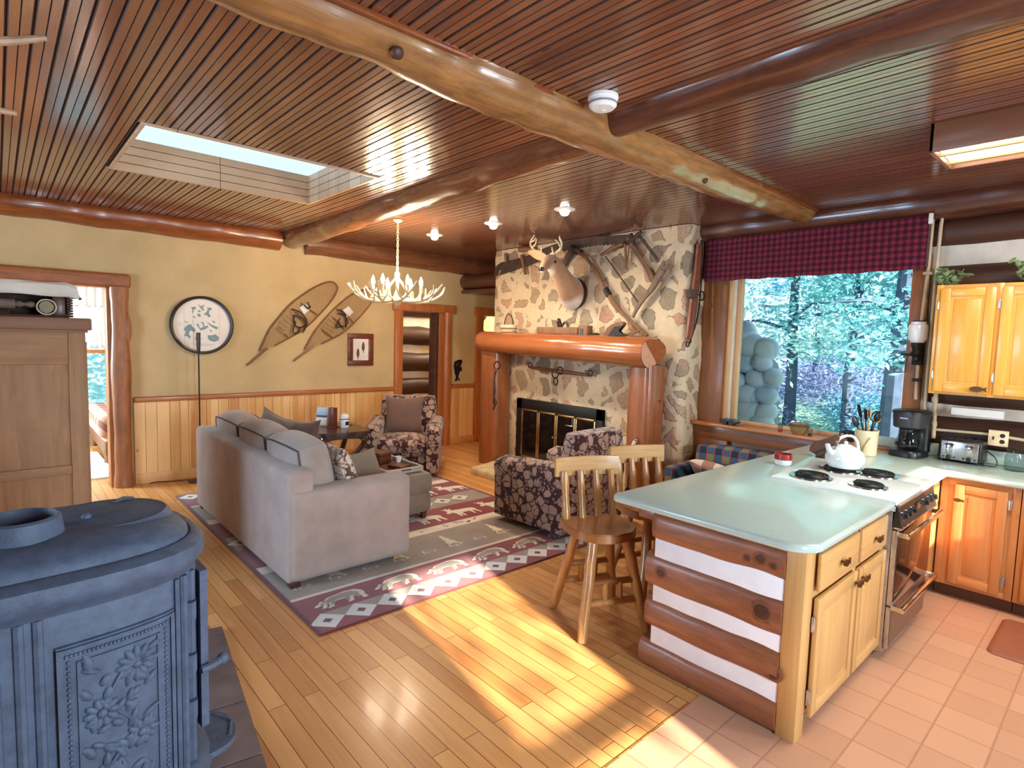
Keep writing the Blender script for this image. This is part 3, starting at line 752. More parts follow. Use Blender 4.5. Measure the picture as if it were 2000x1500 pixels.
def stamp(poly, x, y, w, h, mi, inner=None, flip=False, z=.0012):
    P = [(x+(1-a if flip else a)*w, y+c*h, ZR+z) for a, c in poly]
    ar = sum(P[i-1][0]*P[i][1]-P[i][0]*P[i-1][1] for i in range(len(P)))
    if ar < 0: P = P[::-1]
    b.add(P, [tuple(range(len(P)))], mi)
    if inner is not None:
        cx, cy = x+w*.52, y+h*.48
        Q = [(cx+(p[0]-cx)*.78, cy+(p[1]-cy)*.74, ZR+z+.0006) for p in P]
        b.add(Q, [tuple(range(len(Q)))], inner)
    return
def diamonds(yc, hh, x0=RX0+.1, pitch=.222):
    x = x0
    while x+pitch/2 < RX1-.02:
        for s_, mi, z in ((1, 3, .0012), (.3, 4, .002)):
            b.add([(x-pitch/2*s_, yc, ZR+z), (x, yc-hh*s_, ZR+z), (x+pitch/2*s_, yc, ZR+z), (x, yc+hh*s_, ZR+z)], [(0,1,2,3)], mi)
        for m in (0,):
            b.add([(x, yc+hh, ZR+.001), (x+pitch/2, yc, ZR+.001), (x+pitch, yc+hh, ZR+.001)], [(0,1,2)], 1)
        x += pitch
diamonds(3.18, .105); diamonds(4.83, .1); diamonds(RY0+RY1-3.18, .105)
for k in range(6):
    x = RX0+.1+k*.42
    stamp(BEAR, x, 3.32, .36, .24, 2, 1); stamp(BEAR, x, RY0+RY1-3.54, .36, .24, 2, 1)
    stamp(MOOSE, x+.1, 4.3, .34, .28, 2); stamp(MOOSE, x+.1, 5.06, .34, .28, 2)
for k in range(10):
    x = RX0+.08+k*.26
    for y in (3.66, RY0+RY1-4.0): stamp(TREE, x, y+.03*(k % 2), .17, .3, (1, 2)[k % 2], None); 
    for y in (3.7, RY0+RY1-3.96): stamp(BEAR, x+.02, y, .13, .1, 2 if k % 2 else 3, 1, True, .002)
random.seed(2)
for k in range(60):
    x = random.uniform(RX0+.05, RX1-.05); y = random.choice((4.155, RY0+RY1-4.155))+random.uniform(-.03, .03)
    b.add([(x,y,ZR+.0015),(x+.03,y-.006,ZR+.0015),(x+.034,y+.01,ZR+.0015),(x+.004,y+.014,ZR+.0015)], [(0,1,2,3)], 4)
b.build('woven_field', RM, rug, smooth=False)
b = MB(); b.box((RX0-.008, RY0-.008, 0), (RX1+.008, RY0+.004, ZR+.002), 0, .003); b.box((RX0-.008, RY1-.004, 0), (RX1+.008, RY1+.008, ZR+.002), 0, .003)
b.box((RX0-.008, RY0, 0), (RX0+.004, RY1, ZR+.002), 0, .003); b.box((RX1-.004, RY0, 0), (RX1+.008, RY1, ZR+.002), 0, .003)
b.build('bound_edge', dkm, rug)

# ---- sofa (faces +X)
def cushion(b, x0, x1, y0, y1, z0, z1, mi=0, puff=.03, M_=None, rnd_=.22):
    'boxy upholstered cushion with crowned faces'
    c = ((x0+x1)/2, (y0+y1)/2, (z0+z1)/2); h = ((x1-x0)/2, (y1-y0)/2, (z1-z0)/2); n = 12; vs = []; fs = []; key = {}
    def P(p):
        k = tuple(round(q, 4) for q in p)
        if k not in key:
            q = []
            for i in range(3):
                o1, o2 = p[(i+1) % 3], p[(i+2) % 3]
                q.append(p[i]*(h[i]+puff*(1-o1*o1)*(1-o2*o2)*abs(p[i])) )
            m_ = min(h)
            for i in range(3):
                o1, o2 = p[(i+1) % 3], p[(i+2) % 3]
                rd = p[i]*(1-o1*o1/2-o2*o2/2+o1*o1*o2*o2/3)**.5
                q[i] += (rd-p[i])*min(h[i], m_*1.6)*rnd_*(abs(o1)**3+abs(o2)**3)*.5
            key[k] = len(vs); vs.append(tuple(q))
        return key[k]
    for ax in range(3):
        for sd in (-1, 1):
            for i in range(n):
                for j in range(n):
                    q = []
                    for a, d in ((i, j), (i+1, j), (i+1, j+1), (i, j+1)):
                        p = [0, 0, 0]; p[ax] = sd; p[(ax+1) % 3] = -1+2*a/n; p[(ax+2) % 3] = -1+2*d/n; q.append(P(p))
                    fs.append(tuple(q) if sd > 0 else tuple(q[::-1]))
    T = Matrix.Translation(c) @ (M_.to_4x4() if M_ is not None else Matrix())
    b.add(vs, fs, mi, T)
    return (lambda p: T @ Vector(vs[P(p)])), h
def welt(b, T, h, ax, mi, r=.006, sides=(-1, 1)):
    for sd in sides:
        k = [i for i in range(3) if i != ax]; ring = []
        for i, (a, d) in enumerate(((-1,-1), (1,-1), (1,1), (-1,1))):
            a2, d2 = ((1,-1), (1,1), (-1,1), (-1,-1))[i]
            for q in range(12):
                p = [0, 0, 0]; p[ax] = sd; p[k[0]] = lerp(a, a2, q/12); p[k[1]] = lerp(d, d2, q/12); ring.append(T(p))
        b.tube(ring, r, 6, mi, closed=True)
sofa = thing('sofa', 'taupe three-seat sofa standing on the rug with its back to the stove', 'sofa', (1.86, 4.9, 0))
sx0, sx1, sy0, sy1 = 1.39, 2.34, 3.70, 6.08
b = MB(); b.box((sx0, sy0+.02, .045), (sx0+.19, sy1-.02, .815), 0, .035, 4); b.build('back_frame', M['sofa'], sofa)
for y0 in (sy0, sy1-.2):
    b = MB(); b.box((sx0+.02, y0, .05), (sx1, y0+.2, .68), 0, .05, 5)
    b.build('arm', M['sofa'], sofa)
b = MB(); b.box((sx0+.1, sy0+.15, .06), (sx1-.03, sy1-.15, .30), 0, .02); b.build('base', M['sofa'], sofa)
for k in range(3):
    y0 = sy0+.2+k*.66; b = MB(); T, h = cushion(b, 1.62, sx1+.02, y0, y0+.66, .29, .46, 0, .03); welt(b, T, h, 2, 0); b.build('seat_cushion', M['sofa'], sofa)
for k in range(3):
    y0 = sy0+.16+k*.685; b = MB()
    R_ = Matrix.Rotation(math.radians(-9), 3, 'Y')
    T, h = cushion(b, 1.55, 1.79, y0+.004, y0+.676, .45, .955, 0, .05, R_, .3); welt(b, T, h, 0, 1, .007)
    b.build('back_cushion', [M['cush'], plain('dark_piping', S(74,68,68), .9)], sofa)
for px, py in ((sx0+.06, sy0+.06), (sx1-.08, sy0+.1), (sx0+.06, sy1-.06), (sx1-.08, sy1-.1)):
    b = MB(); b.box((px-.035, py-.035, .0135), (px+.035, py+.035, .07), 0, .004); b.build('leg', M['oak'] if px > 2 else M['dkwood'], sofa)
def throw(name, label, c, sz, rot, mat, loc=None):
    b = MB(); b.pillow(c, sz, Euler(rot).to_matrix(), 0, 14); o = b.build(name, mat); tag(o, label, 'pillow'); return o
patch = floral('appliqued_linen', S(96,70,60), S(214,200,184), S(204,188,170))
throw('throw_pillow', 'patterned cream pillow leaning on the near back cushion of the sofa', (1.90, 4.03, .70), (.46, .46, .15), (math.radians(0), math.radians(70), 0), patch)
throw('throw_pillow', 'plain taupe pillow lying by the near arm of the sofa', (2.12, 4.13, .60), (.46, .44, .15), (math.radians(62), 0, math.radians(12)), M['ott'])
throw('throw_pillow', 'taupe pillow with an upright corner at the far end of the sofa', (1.98, 5.62, .72), (.46, .46, .14), (math.radians(80), math.radians(16), math.radians(-62)), M['ott'])
throw('throw_pillow', 'taupe pillow leaning in front of the far sofa cushion', (2.13, 5.34, .69), (.44, .44, .14), (math.radians(76), math.radians(-4), math.radians(-70)), M['brownpil'])

# ---- ottoman and its tray
ott = thing('ottoman', 'square taupe ottoman behind the sofa arm', 'ottoman', (2.76, 4.88, ZR))
ox0, ox1, oy0, oy1 = 2.50, 3.02, 4.42, 5.30
b = MB(); cushion(b, ox0, ox1, oy0, oy1, .27, .455, 0, .012); b.build('top_cushion', M['ott'], ott)
b = MB(); cushion(b, ox0+.005, ox1-.005, oy0+.005, oy1-.005, .085, .275, 0, .012); b.build('base', M['ott'], ott)
for px in (ox0+.06, ox1-.06):
    for py in (oy0+.06, oy1-.06):
        b = MB(); b.tube([(px, py, .014), (px, py, .1)], [.025, .04], 4, 0, up=(1, 1, 0)); b.build('foot', M['dkwood'], ott)
tr_ = thing('serving_tray', 'whitewashed wooden tray with low rails lying on the ottoman', 'tray', (2.77, 4.88, .468))
tx0, tx1, ty0, ty1 = 2.57, 2.95, 4.50, 5.22; tz = .468
b = MB(); b.box((tx0, ty0, tz), (tx1, ty1, tz+.012), 0, .003); b.build('bottom', M['boxwood'], tr_)
for a, c in (((tx0-.01,ty0-.015,tz),(tx1+.01,ty0+.01,tz+.05)), ((tx0-.01,ty1-.01,tz),(tx1+.01,ty1+.015,tz+.05)), ((tx0-.012,ty0,tz),(tx0+.012,ty1,tz+.05)), ((tx1-.012,ty0,tz),(tx1+.012,ty1,tz+.05))):
    b = MB(); b.box(a, c, 0, .006); b.build('rail', M['tray'], tr_)
for y in (ty0-.016, ty1+.016):
    b = MB(); b.tube([(2.72, y, tz+.03), (2.74, y-.012*(1 if y < 5 else -1), tz+.034), (2.80, y-.012*(1 if y < 5 else -1), tz+.034), (2.82, y, tz+.03)], .005, 6); b.build('handle', M['iron_dark'], tr_)
def lidbox(name, label, c, sz, rz, mat):
    t = thing(name, label, 'box', c, rz); b = MB(); b.box((-sz[0]/2, -sz[1]/2, 0), (sz[0]/2, sz[1]/2, sz[2]*.68), 0, .004); b.build('body', mat, t, loc=True)
    b = MB(); b.box((-sz[0]/2-.004, -sz[1]/2-.004, sz[2]*.7), (sz[0]/2+.004, sz[1]/2+.004, sz[2]), 0, .005); b.build('lid', mat, t, loc=True); return t
lidbox('wooden_box', 'larger brown wooden box at the back of the tray', (2.75, 5.02, tz+.012), (.17, .25, .11), .35, M['boxwood'])
lidbox('wooden_box', 'thin brown wooden box beside the candle on the tray', (2.80, 4.66, tz+.012), (.13, .17, .035), .3, M['boxwood'])
cnd = thing('candle_cup', 'small white candle cup on the tray', 'candle', (2.85, 4.76, tz+.047))
b = MB(); b.lathe([(0,0),(.022,0),(.027,.03),(.03,.055),(.026,.055),(.024,.04),(0,.038)], (0,0,0), 16); b.build('cup', M['whiteplastic'], cnd, loc=True)
b = MB(); b.cyl((0,0,.038), (0,0,.05), .002, seg=6); b.build('wick', M['black'], cnd, loc=True)

# ---- carved side table
tb = thing('side_table', 'dark carved side table with curved legs by the armchair', 'table', (2.93, 6.32, 0), -.12)
b = MB(); out = []
for i in range(96):
    a = 2*PI*i/96; ca, sa = math.cos(a), math.sin(a); k = 1/(abs(ca)**6+abs(sa)**6)**(1/6)*(1+.022*math.cos(8*a))
    out.append((.30*k*ca, .40*k*sa))
for z0, z1, sc_ in ((.597, .612, .97), (.612, .632, 1.0), (.575, .597, .93)): b.prism([(x*sc_, y*sc_) for x, y in out], (0,0,z0), (1,0,0), (0,1,0), z1-z0)
b.build('table_top', M['dkwood'], tb, loc=True)
b = MB(); ap = [(.26*math.copysign(abs(math.cos(a))**.25, math.cos(a)), .35*math.copysign(abs(math.sin(a))**.25, math.sin(a))) for a in [2*PI*i/64 for i in range(64)]]
vs = []; fs = []
for i, (x, y) in enumerate(ap):
    dz = .03+.022*abs(math.sin(i*2*PI/64*4)); vs += [(x, y, .58), (x, y, .58-dz), (x*.93, y*.93, .58-dz), (x*.93, y*.93, .58)]
for i in range(64):
    j = (i+1) % 64
    for k in range(4): fs.append((4*i+k, 4*j+k, 4*j+(k+1) % 4, 4*i+(k+1) % 4))
b.add(vs, fs); b.build('apron', M['dkwood'], tb, loc=True)
for sx in (-1, 1):
    for sy in (-1, 1):
        b = MB(); pts = spline([(sx*.22, sy*.30, .57), (sx*.235, sy*.31, .48), (sx*.17, sy*.23, .36), (sx*.09, sy*.12, .24), (sx*.085, sy*.11, .16), (sx*.14, sy*.18, .07), (sx*.21, sy*.27, .03)], 5)
        n = len(pts); b.tube(pts, [lerp(.034, .024, i/n) for i in range(n-3)]+[.026, .028, .02], 10)
        b.ell((sx*.21, sy*.27, .026), (.035, .035, .026)); b.build('leg', M['dkwood'], tb, loc=True)
b = MB(); b.lathe([(0,.08),(.03,.08),(.06,.11),(.045,.15),(.065,.19),(.04,.24),(.05,.28),(.02,.32),(0,.33)], (0,0,0), 16); b.build('turned_hub', M['dkwood'], tb, loc=True)
b = MB(); b.lathe([(0,0),(.012,0),(.016,.03),(.008,.05),(0,.055)], (.2,-.36,.50), 10); b.build('drop_finial', M['dkwood'], tb, loc=True)
ZT = .633
def tpt(x, y, z=ZT):
    v = PW[tb.name] @ Vector((x, y, z)); return v
p = tpt(-.12, .15)
ph = thing('photo_frame', 'small standing photo frame tilted back on the side table', 'frame', p, -.9)
R_ = Matrix.Rotation(math.radians(-12), 4, 'X')
b = MB(); b.box((-.085, -.008, 0), (.085, .008, .24), 0, .003, 2, R_); b.build('frame', plain('gilt_frame', S(206,170,110), .4), ph, loc=True)
b = MB(); b.box((-.068, -.0095, .018), (.068, -.0085, .222), 0, 0, 2, R_); b.build('picture', (lambda t: t.fin(t.ramp(t.sep(t.coord())[2], [(.02, S(210,200,190)), (.1, S(230,236,240)), (.105, S(58,64,66)), (.125, S(64,70,72)), (.13, S(150,190,226)), (.2, S(196,220,240))]), .4))(NT('lake_photo')), ph, loc=True)
b = MB(); b.box((-.02, .03, 0), (.02, .12, .09), 0, .004); b.build('stand', M['black'], ph, loc=True)
bk = thing('carved_bookend', 'reddish carved wooden holder between frame and jar on the side table', 'holder', tpt(-.03, .0), .6)
b = MB(); b.box((-.035, -.04, 0), (.035, .04, .235), 0, .006); b.build('body', M['redframe'], bk, loc=True)
b = MB(); b.box((-.05, -.055, 0), (.05, .055, .012), 0, .003); b.build('base', M['redframe'], bk, loc=True)
jr = thing('lidded_jar', 'white lidded jar with a dark label on the side table', 'jar', tpt(.09, -.05))
b = MB(); b.lathe([(0,0),(.05,0),(.054,.01),(.054,.10),(.048,.112),(0,.112)], (0,0,0), 24); b.build('body', M['whiteplastic'], jr, loc=True)
b = MB(); b.lathe([(.054,.112),(.056,.118),(.045,.15),(.022,.165),(0,.168)], (0,0,0), 24); b.build('lid', M['whiteplastic'], jr, loc=True)
b = MB(); b.lathe([(.0545,.03),(.0545,.075)], (0,0,0), 8, 0, (0,0,1), -2.6, -1.6); b.build('label_patch', M['black'], jr, loc=True)
b = MB(); b.lathe([(.0555,.095),(.0555,.103)], (0,0,0), 24); b.build('band', M['iron_dark'], jr, loc=True)
cs = thing('coaster', 'thin round coaster lying on the side table', 'coaster', tpt(.18, .12)); b = MB(); b.lathe([(0,0),(.06,0),(.06,.008),(0,.008)], (0,0,0), 24); b.build('disc', M['boxwood'], cs, loc=True)

# ---- armchairs
def armchair(name, label, loc, rz, swivel=False):
    'faces -Y in its own frame'
    t = thing(name, label, 'armchair', loc, rz); W = .44
    b = MB(); b.box((-.30, -.36, .10 if not swivel else .08), (.30, .30, .31), 0, .02); b.build('base', M['floral'], t, loc=True)
    b = MB(); cushion(b, -.285, .285, -.42, .22, .30, .46, 0, .03); b.build('seat_cushion', M['floral'], t, loc=True)
    b = MB(); rings = []                                             # rounded wrap-round back
    for i in range(9):
        z = lerp(.08, .92, i/8); lean = .05*(i/8); th = .10+.03*math.sin(i/8*PI)
        k = 1 if i < 7 else (1, .985, .93)[i-6]
        r = []
        for a in range(20):
            an = 2*PI*a/20; r.append((k*.37*math.copysign(abs(math.cos(an))**.35, math.cos(an)), .33+lean+th*k*math.copysign(abs(math.sin(an))**.6, math.sin(an)), z))
        rings.append(r)
    b.loft(rings); b.build('backrest', M['floral'], t, loc=True)
    for s in (-1, 1):
        b = MB(); rings = []; n = 12
        for i in range(n+1):
            y = lerp(-.44, .40, i/n); h = lerp(.61, .66, i/n); r = []
            e = 1 if 0 < i < n else .94
            prof = [(.075,0.06),(.08,.3),(.085,.46),(.10,.54),(.095,h-.03),(.06,h),(0,h+.012),(-.06,h),(-.085,h-.05),(-.08,.46),(-.075,.3),(-.07,0.06)]
            if swivel: prof = [(a*1.0, c) for a, c in prof]
            for a, c in prof: r.append((s*.37+s*a*e, y, .06+(c-.06)*(e if c > .5 else 1)))
            if s < 0: r = r[::-1]
            rings.append(r)
        b.loft(rings); b.build('arm', M['floral'], t, loc=True, sharp=60)
    if swivel:
        b = MB(); b.lathe([(0,0),(.33,0),(.34,.02),(.30,.06),(0,.06)], (0,-.02,0), 40); b.build('swivel_base', M['black'], t, loc=True)
    else:
        for sx in (-.32, .32):
            for sy in (-.34, .34):
                b = MB(); b.tube([(sx, sy, 0), (sx, sy, .1)], [.022, .032], 8); b.build('foot', M['dkwood'], t, loc=True)
    return t
ch1 = armchair('armchair', 'floral armchair with a brown pillow in the far corner beside the side table', (3.86, 6.28, ZR), math.radians(-38))
v = PW[ch1.name] @ Vector((-.03, .10, .69))
throw('throw_pillow', 'large square brown pillow on the floral armchair', v, (.50, .50, .15), (math.radians(76), 0, math.radians(-38)), M['brownpil'])
ch2 = armchair('armchair', 'floral swivel armchair on the rug edge, seen from behind, facing the fireplace', (3.95, 3.64, ZR), math.radians(183), True)

# ---- bar stools
def stool(label, loc, rz):
    t = thing('bar_stool', label, 'stool', loc, rz, 'log bar stools at the counter')
    b = MB(); P = [(-.20,.20),(.20,.20),(.215,.05),(.20,-.08),(.12,-.17),(.0,-.20),(-.12,-.17),(-.20,-.08),(-.215,.05)]
    k = []
    n = len(P)
    for i in range(n):
        a, c = Vector(P[i]+(0,)), Vector(P[(i+1) % n]+(0,)); k += [tuple(a.lerp(c, .12))[:2], tuple(a.lerp(c, .88))[:2]]
    b.prism([(x*.98, y*.98) for x, y in k], (0,0,.602), (1,0,0), (0,1,0), .008); b.prism(k, (0,0,.56), (1,0,0), (0,1,0), .042); b.prism([(x*.93, y*.93) for x, y in k], (0,0,.552), (1,0,0), (0,1,0), .008)
    b.build('seat', M['stoolseat'], t, loc=True)
    b = MB(); b.box((-.09, -.12, .525), (.09, .12, .552), 0, .01); b.build('seat_block', M['stoolseat'], t, loc=True)
    random.seed(4)
    for sx in (-1, 1):
        for sy in (-1, 1):
            b = MB(); p0 = Vector((sx*.11, sy*.11, .555)); p1 = Vector((sx*.215, sy*.225, 0)); pts = [p0.lerp(p1, i/9)+Vector((random.uniform(-.003, .003), random.uniform(-.003, .003), 0)) for i in range(10)]
            pts[-1].z = 0
            b.tube(pts, [lerp(.033, .03, i/9)*(1+random.uniform(-.06, .06)) for i in range(10)], 14); b.build('leg', M['stoolleg'], t, loc=True)
    for y, s in ((-.175, -1), (.175, 1)):
        b = MB(); b.tube([(-.165, y, .2), (.165, y, .2)], .022, 12); b.build('stretcher', M['stoolleg'], t, loc=True)
        b = MB(); b.tube([(-.14, y*.9, .315), (.14, y*.9, .315)], .02, 12); b.build('stretcher', M['stoolseat'], t, loc=True)
        for x in (-.05, .05):
            b = MB(); b.tube([(x, y*.98, .2), (x, y*.92, .315)], .018, 10); b.build('rung', M['stoolleg'], t, loc=True)
    for i in range(4):
        x = -.165+.11*i; b = MB(); pts = [(x, lerp(.165, .225, q/6), lerp(.605, .90, q/6)) for q in range(7)]
        b.tube(pts, [.025+.003*math.sin(q*1.7+i) for q in range(7)], 12); b.build('spindle', M['stoolleg'], t, loc=True)
    b = MB(); vs = []; fs = []; n = 12
    for i in range(n+1):
        x = -.225+.45*i/n; cy = .235-.03*(1-(x/.225)**2)*-1; 
        for dy, z in ((-.013,.865),(.013,.865),(.02,.985),(-.006,.985)): vs.append((x, cy+dy, z))
    for i in range(n):
        for k2 in range(4): fs.append((4*i+k2, 4*i+(k2+1) % 4, 4*i+4+(k2+1) % 4, 4*i+4+k2))
    fs += [(3,2,1,0), (4*n,4*n+1,4*n+2,4*n+3)]
    b.add(vs, fs); b.build('top_rail', M['stoolrail'], t, loc=True, sharp=50)
    return t
st1 = stool('nearer log bar stool, fully in view beside the log end of the counter', (2.745, 2.17, 0), math.radians(-24))
dup(st1, (3.36, 2.21, 0), math.radians(-22), 'farther log bar stool, only its backrest showing above the counter')

# ---- things on the plaster wall
YP = YN
clock = thing('wall_map', 'round framed lake map with blue lakes on the plaster wall', 'map', (1.785, YP, 1.785))
R0 = .335; C0 = (1.785, YP-.012, 1.785)
b = MB(); b.lathe([(R0-.032,0),(R0-.032,.05),(R0-.012,.055),(R0,.05),(R0,0)], (C0[0], YP-.001, C0[2]), 64, 0, (0,-1,0)); b.build('frame', M['frame_dk'], clock)
b = MB(); b.lathe([(0,0),(R0-.03,0)], (C0[0], YP-.022, C0[2]), 64, 0, (0,-1,0)); b.build('map_sheet', M['paper'], clock)
def mpt(q): p = at((330+q[0]*130/1500, 570+q[1]*130/1500), 1, YP-.025); return (p.x, p.z)
LAKES = [[(495,350),(560,340),(600,330),(605,400),(560,390),(545,470),(520,470),(535,400)], [(660,270),(730,330),(790,290),(800,320),(755,360),(800,400),(770,430),(700,350)], [(640,440),(690,410),(720,440),(700,460)], [(635,520),(660,485),(720,520),(710,560),(660,560)], [(535,530),(610,580),(600,600),(540,560)], [(850,350),(960,360),(965,410),(910,420),(900,490),(945,550),(900,580),(860,530),(800,520),(800,490),(850,450),(880,390)],
 [(350,650),(430,690),(420,705),(350,670)], [(430,740),(500,730),(520,780),(590,830),(600,890),(560,920),(530,880),(480,870),(450,930),(460,980),(500,1000),(460,1060),(430,1010),(340,990),(350,960),(400,950),(340,925),(390,900),(330,850),(370,790)], [(620,730),(660,720),(700,820),(770,800),(760,710),(700,690),(760,680),(790,700),(800,780),(880,760),(890,790),(820,840),(710,870)], [(835,660),(960,740),(1110,800),(1080,850),(980,800),(900,730)], [(980,640),(1050,690),(1040,710),(980,680)], [(930,840),(970,890),(940,910)],
 [(870,980),(960,980),(1060,960),(1080,990),(1130,1020),(1110,1100),(1020,1130),(920,1100),(880,1050)], [(590,1040),(640,1000),(660,1080),(600,1080)], [(740,1040),(760,1050),(740,1080)]]
b = MB()
for L_ in LAKES: b.prism([mpt(q) for q in L_], (0, YP-.0225, 0), (1,0,0), (0,0,1), .0012)
b.build('lakes', M['lake'], clock, smooth=False)
b = MB()
for x in (340, 540, 1130):
    q0, q1 = mpt((x, 380)), mpt((x, 1180)); b.box((q0[0]-.0012, YP-.0237, q1[1]), (q0[0]+.0012, YP-.0232, q0[1]))
q0 = mpt((240, 715)); b.lathe([(.014,0),(.018,0),(.018,.001),(.014,.001)], (q0[0], YP-.0226, q0[1]), 16, 0, (0,-1,0))
for y, x0_, x1_ in ((1170, 440, 1050), (1190, 560, 1000), (1210, 600, 960)):
    a0, a1 = mpt((x0_, y)), mpt((x1_, y)); b.box((a0[0], YP-.0237, a0[1]-.0015), (a1[0], YP-.0232, a0[1]+.0015))
b.build('map_lines', plain('map_ink', S(180,166,150), .8), clock, smooth=False)

def hatch(poly, ang, step):
    'chords of a 2-D polygon'
    ca, sa = math.cos(ang), math.sin(ang); R2 = [(x*ca+y*sa, -x*sa+y*ca) for x, y in poly]; ys = [p[1] for p in R2]; y = min(ys)+step*.5; out = []
    while y < max(ys):
        xs = []
        for i in range(len(R2)):
            (x0, y0), (x1, y1) = R2[i-1], R2[i]
            if (y0 > y) != (y1 > y): xs.append(x0+(y-y0)*(x1-x0)/(y1-y0))
        xs.sort()
        for k in range(0, len(xs)-1, 2): out.append(tuple((x*ca-y*sa, x*sa+y*ca) for x in (xs[k], xs[k+1])))
        y += step
    return out
def snowshoe(label, Y, outl, tail, bars, toe, binding, rest, y_off=0):
    pts2 = [at(p, 1, Y) for p in outl]; root = thing('snowshoe', label, 'snowshoe', at(tail, 1, YP), 0, 'snowshoes hung on the plaster wall')
    W2 = [(p.x, p.z) for p in pts2]
    loop = spline([(x, Y, z) for x, z in W2], 4)
    b = MB(); b.tube(loop, .011, 8); tl = at(tail, 1, Y); b.tube([Vector((W2[0][0], Y, W2[0][1])).lerp(Vector((W2[-1][0], Y, W2[-1][1])), .5), tl], [.016, .013], 8); b.build('frame', M['ash'], root)
    poly = [(p.x, p.z) for p in loop]
    b = MB()
    for a in (.2, 1.25, 2.3):
        for p, q in hatch(poly, a, .021): b.tube([(p[0], Y-.003*a, p[1]), (q[0], Y-.003*a, q[1])], .0018, 4, 0, False)
    b.build('lacing', M['rawhide'], root)
    for p, q in bars:
        p, q = at(p, 1, Y-.006), at(q, 1, Y-.006); b = MB(); b.tube([p, q], .011, 8); b.build('crossbar', M['ash'], root)
    b = MB(); b.prism([(at(p, 1, Y).x, at(p, 1, Y).z) for p in toe], (0, Y-.010, 0), (1,0,0), (0,0,1), .004); b.build('toe_patch', M['chink'], root)
    b = MB()
    for ln in binding:
        q = spline([at(p, 1, Y-.03-.012*(i % 2)) for i, p in enumerate(ln)], 4); b.tube(q, .014, 6, 0, True, .4)
    b.build('binding', M['leather'], root)
    b = MB()
    for p, q in rest: b.tube([at(p, 1, Y-.01), at(q, 1, Y-.01)], .008, 6)
    b.build('thong_ladder', M['rawhide'], root)
    return root
YS1 = YP-.03
o1 = [(507,686),(517,664),(527,643),(545,620),(568,594),(590,577),(613,562),(636,552),(650,551),(659,559),(657,571),(646,589),(626,612),(604,634),(584,649),(562,661),(536,675)]
sn1 = snowshoe('upper left wooden snowshoe hung slanting on the plaster wall', YS1, o1, (483,713), [((588,592),(622,617)), ((601,590),(606,600)), ((543,640),(563,659)), ((577,610),(596,634))], [(584,601),(596,593),(606,604),(593,614)],
    [[(574,616),(590,620),(598,632),(588,640),(575,634),(574,616)], [(578,628),(572,648),(582,650),(586,638)], [(570,604),(586,610),(600,628),(592,650)], [(595,595),(602,603),(606,598)]],
    [((548,628),(566,640)), ((554,622),(572,634)), ((560,615),(578,628)), ((543,633),(560,645)), ((540,640),(556,652)), ((566,606),(584,620))])
o2 = [(595,683),(603,668),(612,652),(628,630),(650,606),(675,584),(694,571),(712,566),(724,565),(731,573),(728,586),(714,606),(694,628),(673,647),(651,660),(628,671)]
sn2 = snowshoe('lower right wooden snowshoe, partly behind the chandelier antlers', YS1, o2, (574,704), [((666,604),(690,630)), ((630,645),(650,660)), ((652,620),(672,644))], [(668,606),(680,598),(690,610),(677,620)],
    [[(660,612),(672,616),(680,630),(668,638),(660,628)], [(664,622),(656,640),(668,636)], [(658,604),(674,614),(676,640)]],
    [((632,636),(652,648)), ((637,630),(657,642)), ((642,623),(664,637)), ((648,617),(668,631)), ((628,641),(646,653))])
# framed picture
pf = thing('framed_picture', 'small picture of two snowshoes in a mahogany frame on the plaster wall', 'picture', (3.79, YP, 1.28))
x0, x1, z0, z1 = 3.60, 3.99, 1.29, 1.74; f = .075
for a, c in (((x0,YP-.03,z0),(x1,YP-.001,z0+f)), ((x0,YP-.03,z1-f),(x1,YP-.001,z1)), ((x0,YP-.03,z0+f),(x0+f,YP-.001,z1-f)), ((x1-f,YP-.03,z0+f),(x1,YP-.001,z1-f))):
    b = MB(); b.box(a, c, 0, .008); b.build('frame_side', M['redframe'], pf)
b = MB(); b.box((x0+f, YP-.012, z0+f), (x1-f, YP-.002, z1-f)); b.build('print', M['paper'], pf)
b = MB()
for cx, cz in ((3.755, 1.47), (3.835, 1.56)):
    b.prism([(cx+.022*math.cos(a)*(1-.25*math.sin(a)), cz+.062*math.sin(a)) for a in [2*PI*i/20 for i in range(20)]], (0,YP-.0122,0), (1,0,0), (0,0,1), .001)
    b.prism([(cx-.005, cz-.09), (cx+.005, cz-.09), (cx+.008, cz-.055), (cx-.008, cz-.055)], (0,YP-.0122,0), (1,0,0), (0,0,1), .001)
for i in range(9):
    x = x0+f+.012+i*.027; b.prism([(x, z0+f+.01), (x+.004, z0+f+.01), (x+.008+.01*(i % 3), z1-f-.03-.02*(i % 2)), (x+.004+.01*(i % 3), z1-f-.03-.02*(i % 2))], (0,YP-.0121,0), (1,0,0), (0,0,1), .0006, 1)
b.build('drawn_snowshoes', [plain('sepia', S(96,74,56), .8), plain('pencil', S(188,172,150), .8)], pf, smooth=False)
# fish hook ornament
fh = thing('fish_ornament', 'dark metal fish hung head up on the plaster wall by the passage door', 'ornament', at((892, 743), 1, YP))
def fp(q): p = at((740+q[0]*240/1000, 560+q[1]*360/1500), 1, YP-.02); return (p.x, p.z)
FI = [(640,765),(620,768),(632,735),(620,700),(614,640),(620,610),(650,595),(676,594),(682,606),(668,640),(650,660),(672,650),(678,690),(664,680),(656,700),(646,735),(664,760),(655,765),(640,745)]
b = MB(); b.prism([fp(q) for q in FI], (0, YP-.004, 0), (1,0,0), (0,0,1), .012); b.build('body', M['iron_dark'], fh)
b = MB(); p = at((893, 712), 1, YP-.02); b.tube(arc((p.x, YP-.02, p.z), (1,0,0), (0,0,1), .02, 0, PI*1.6, 12), .004, 6); b.build('eye_ring', M['brass'], fh)

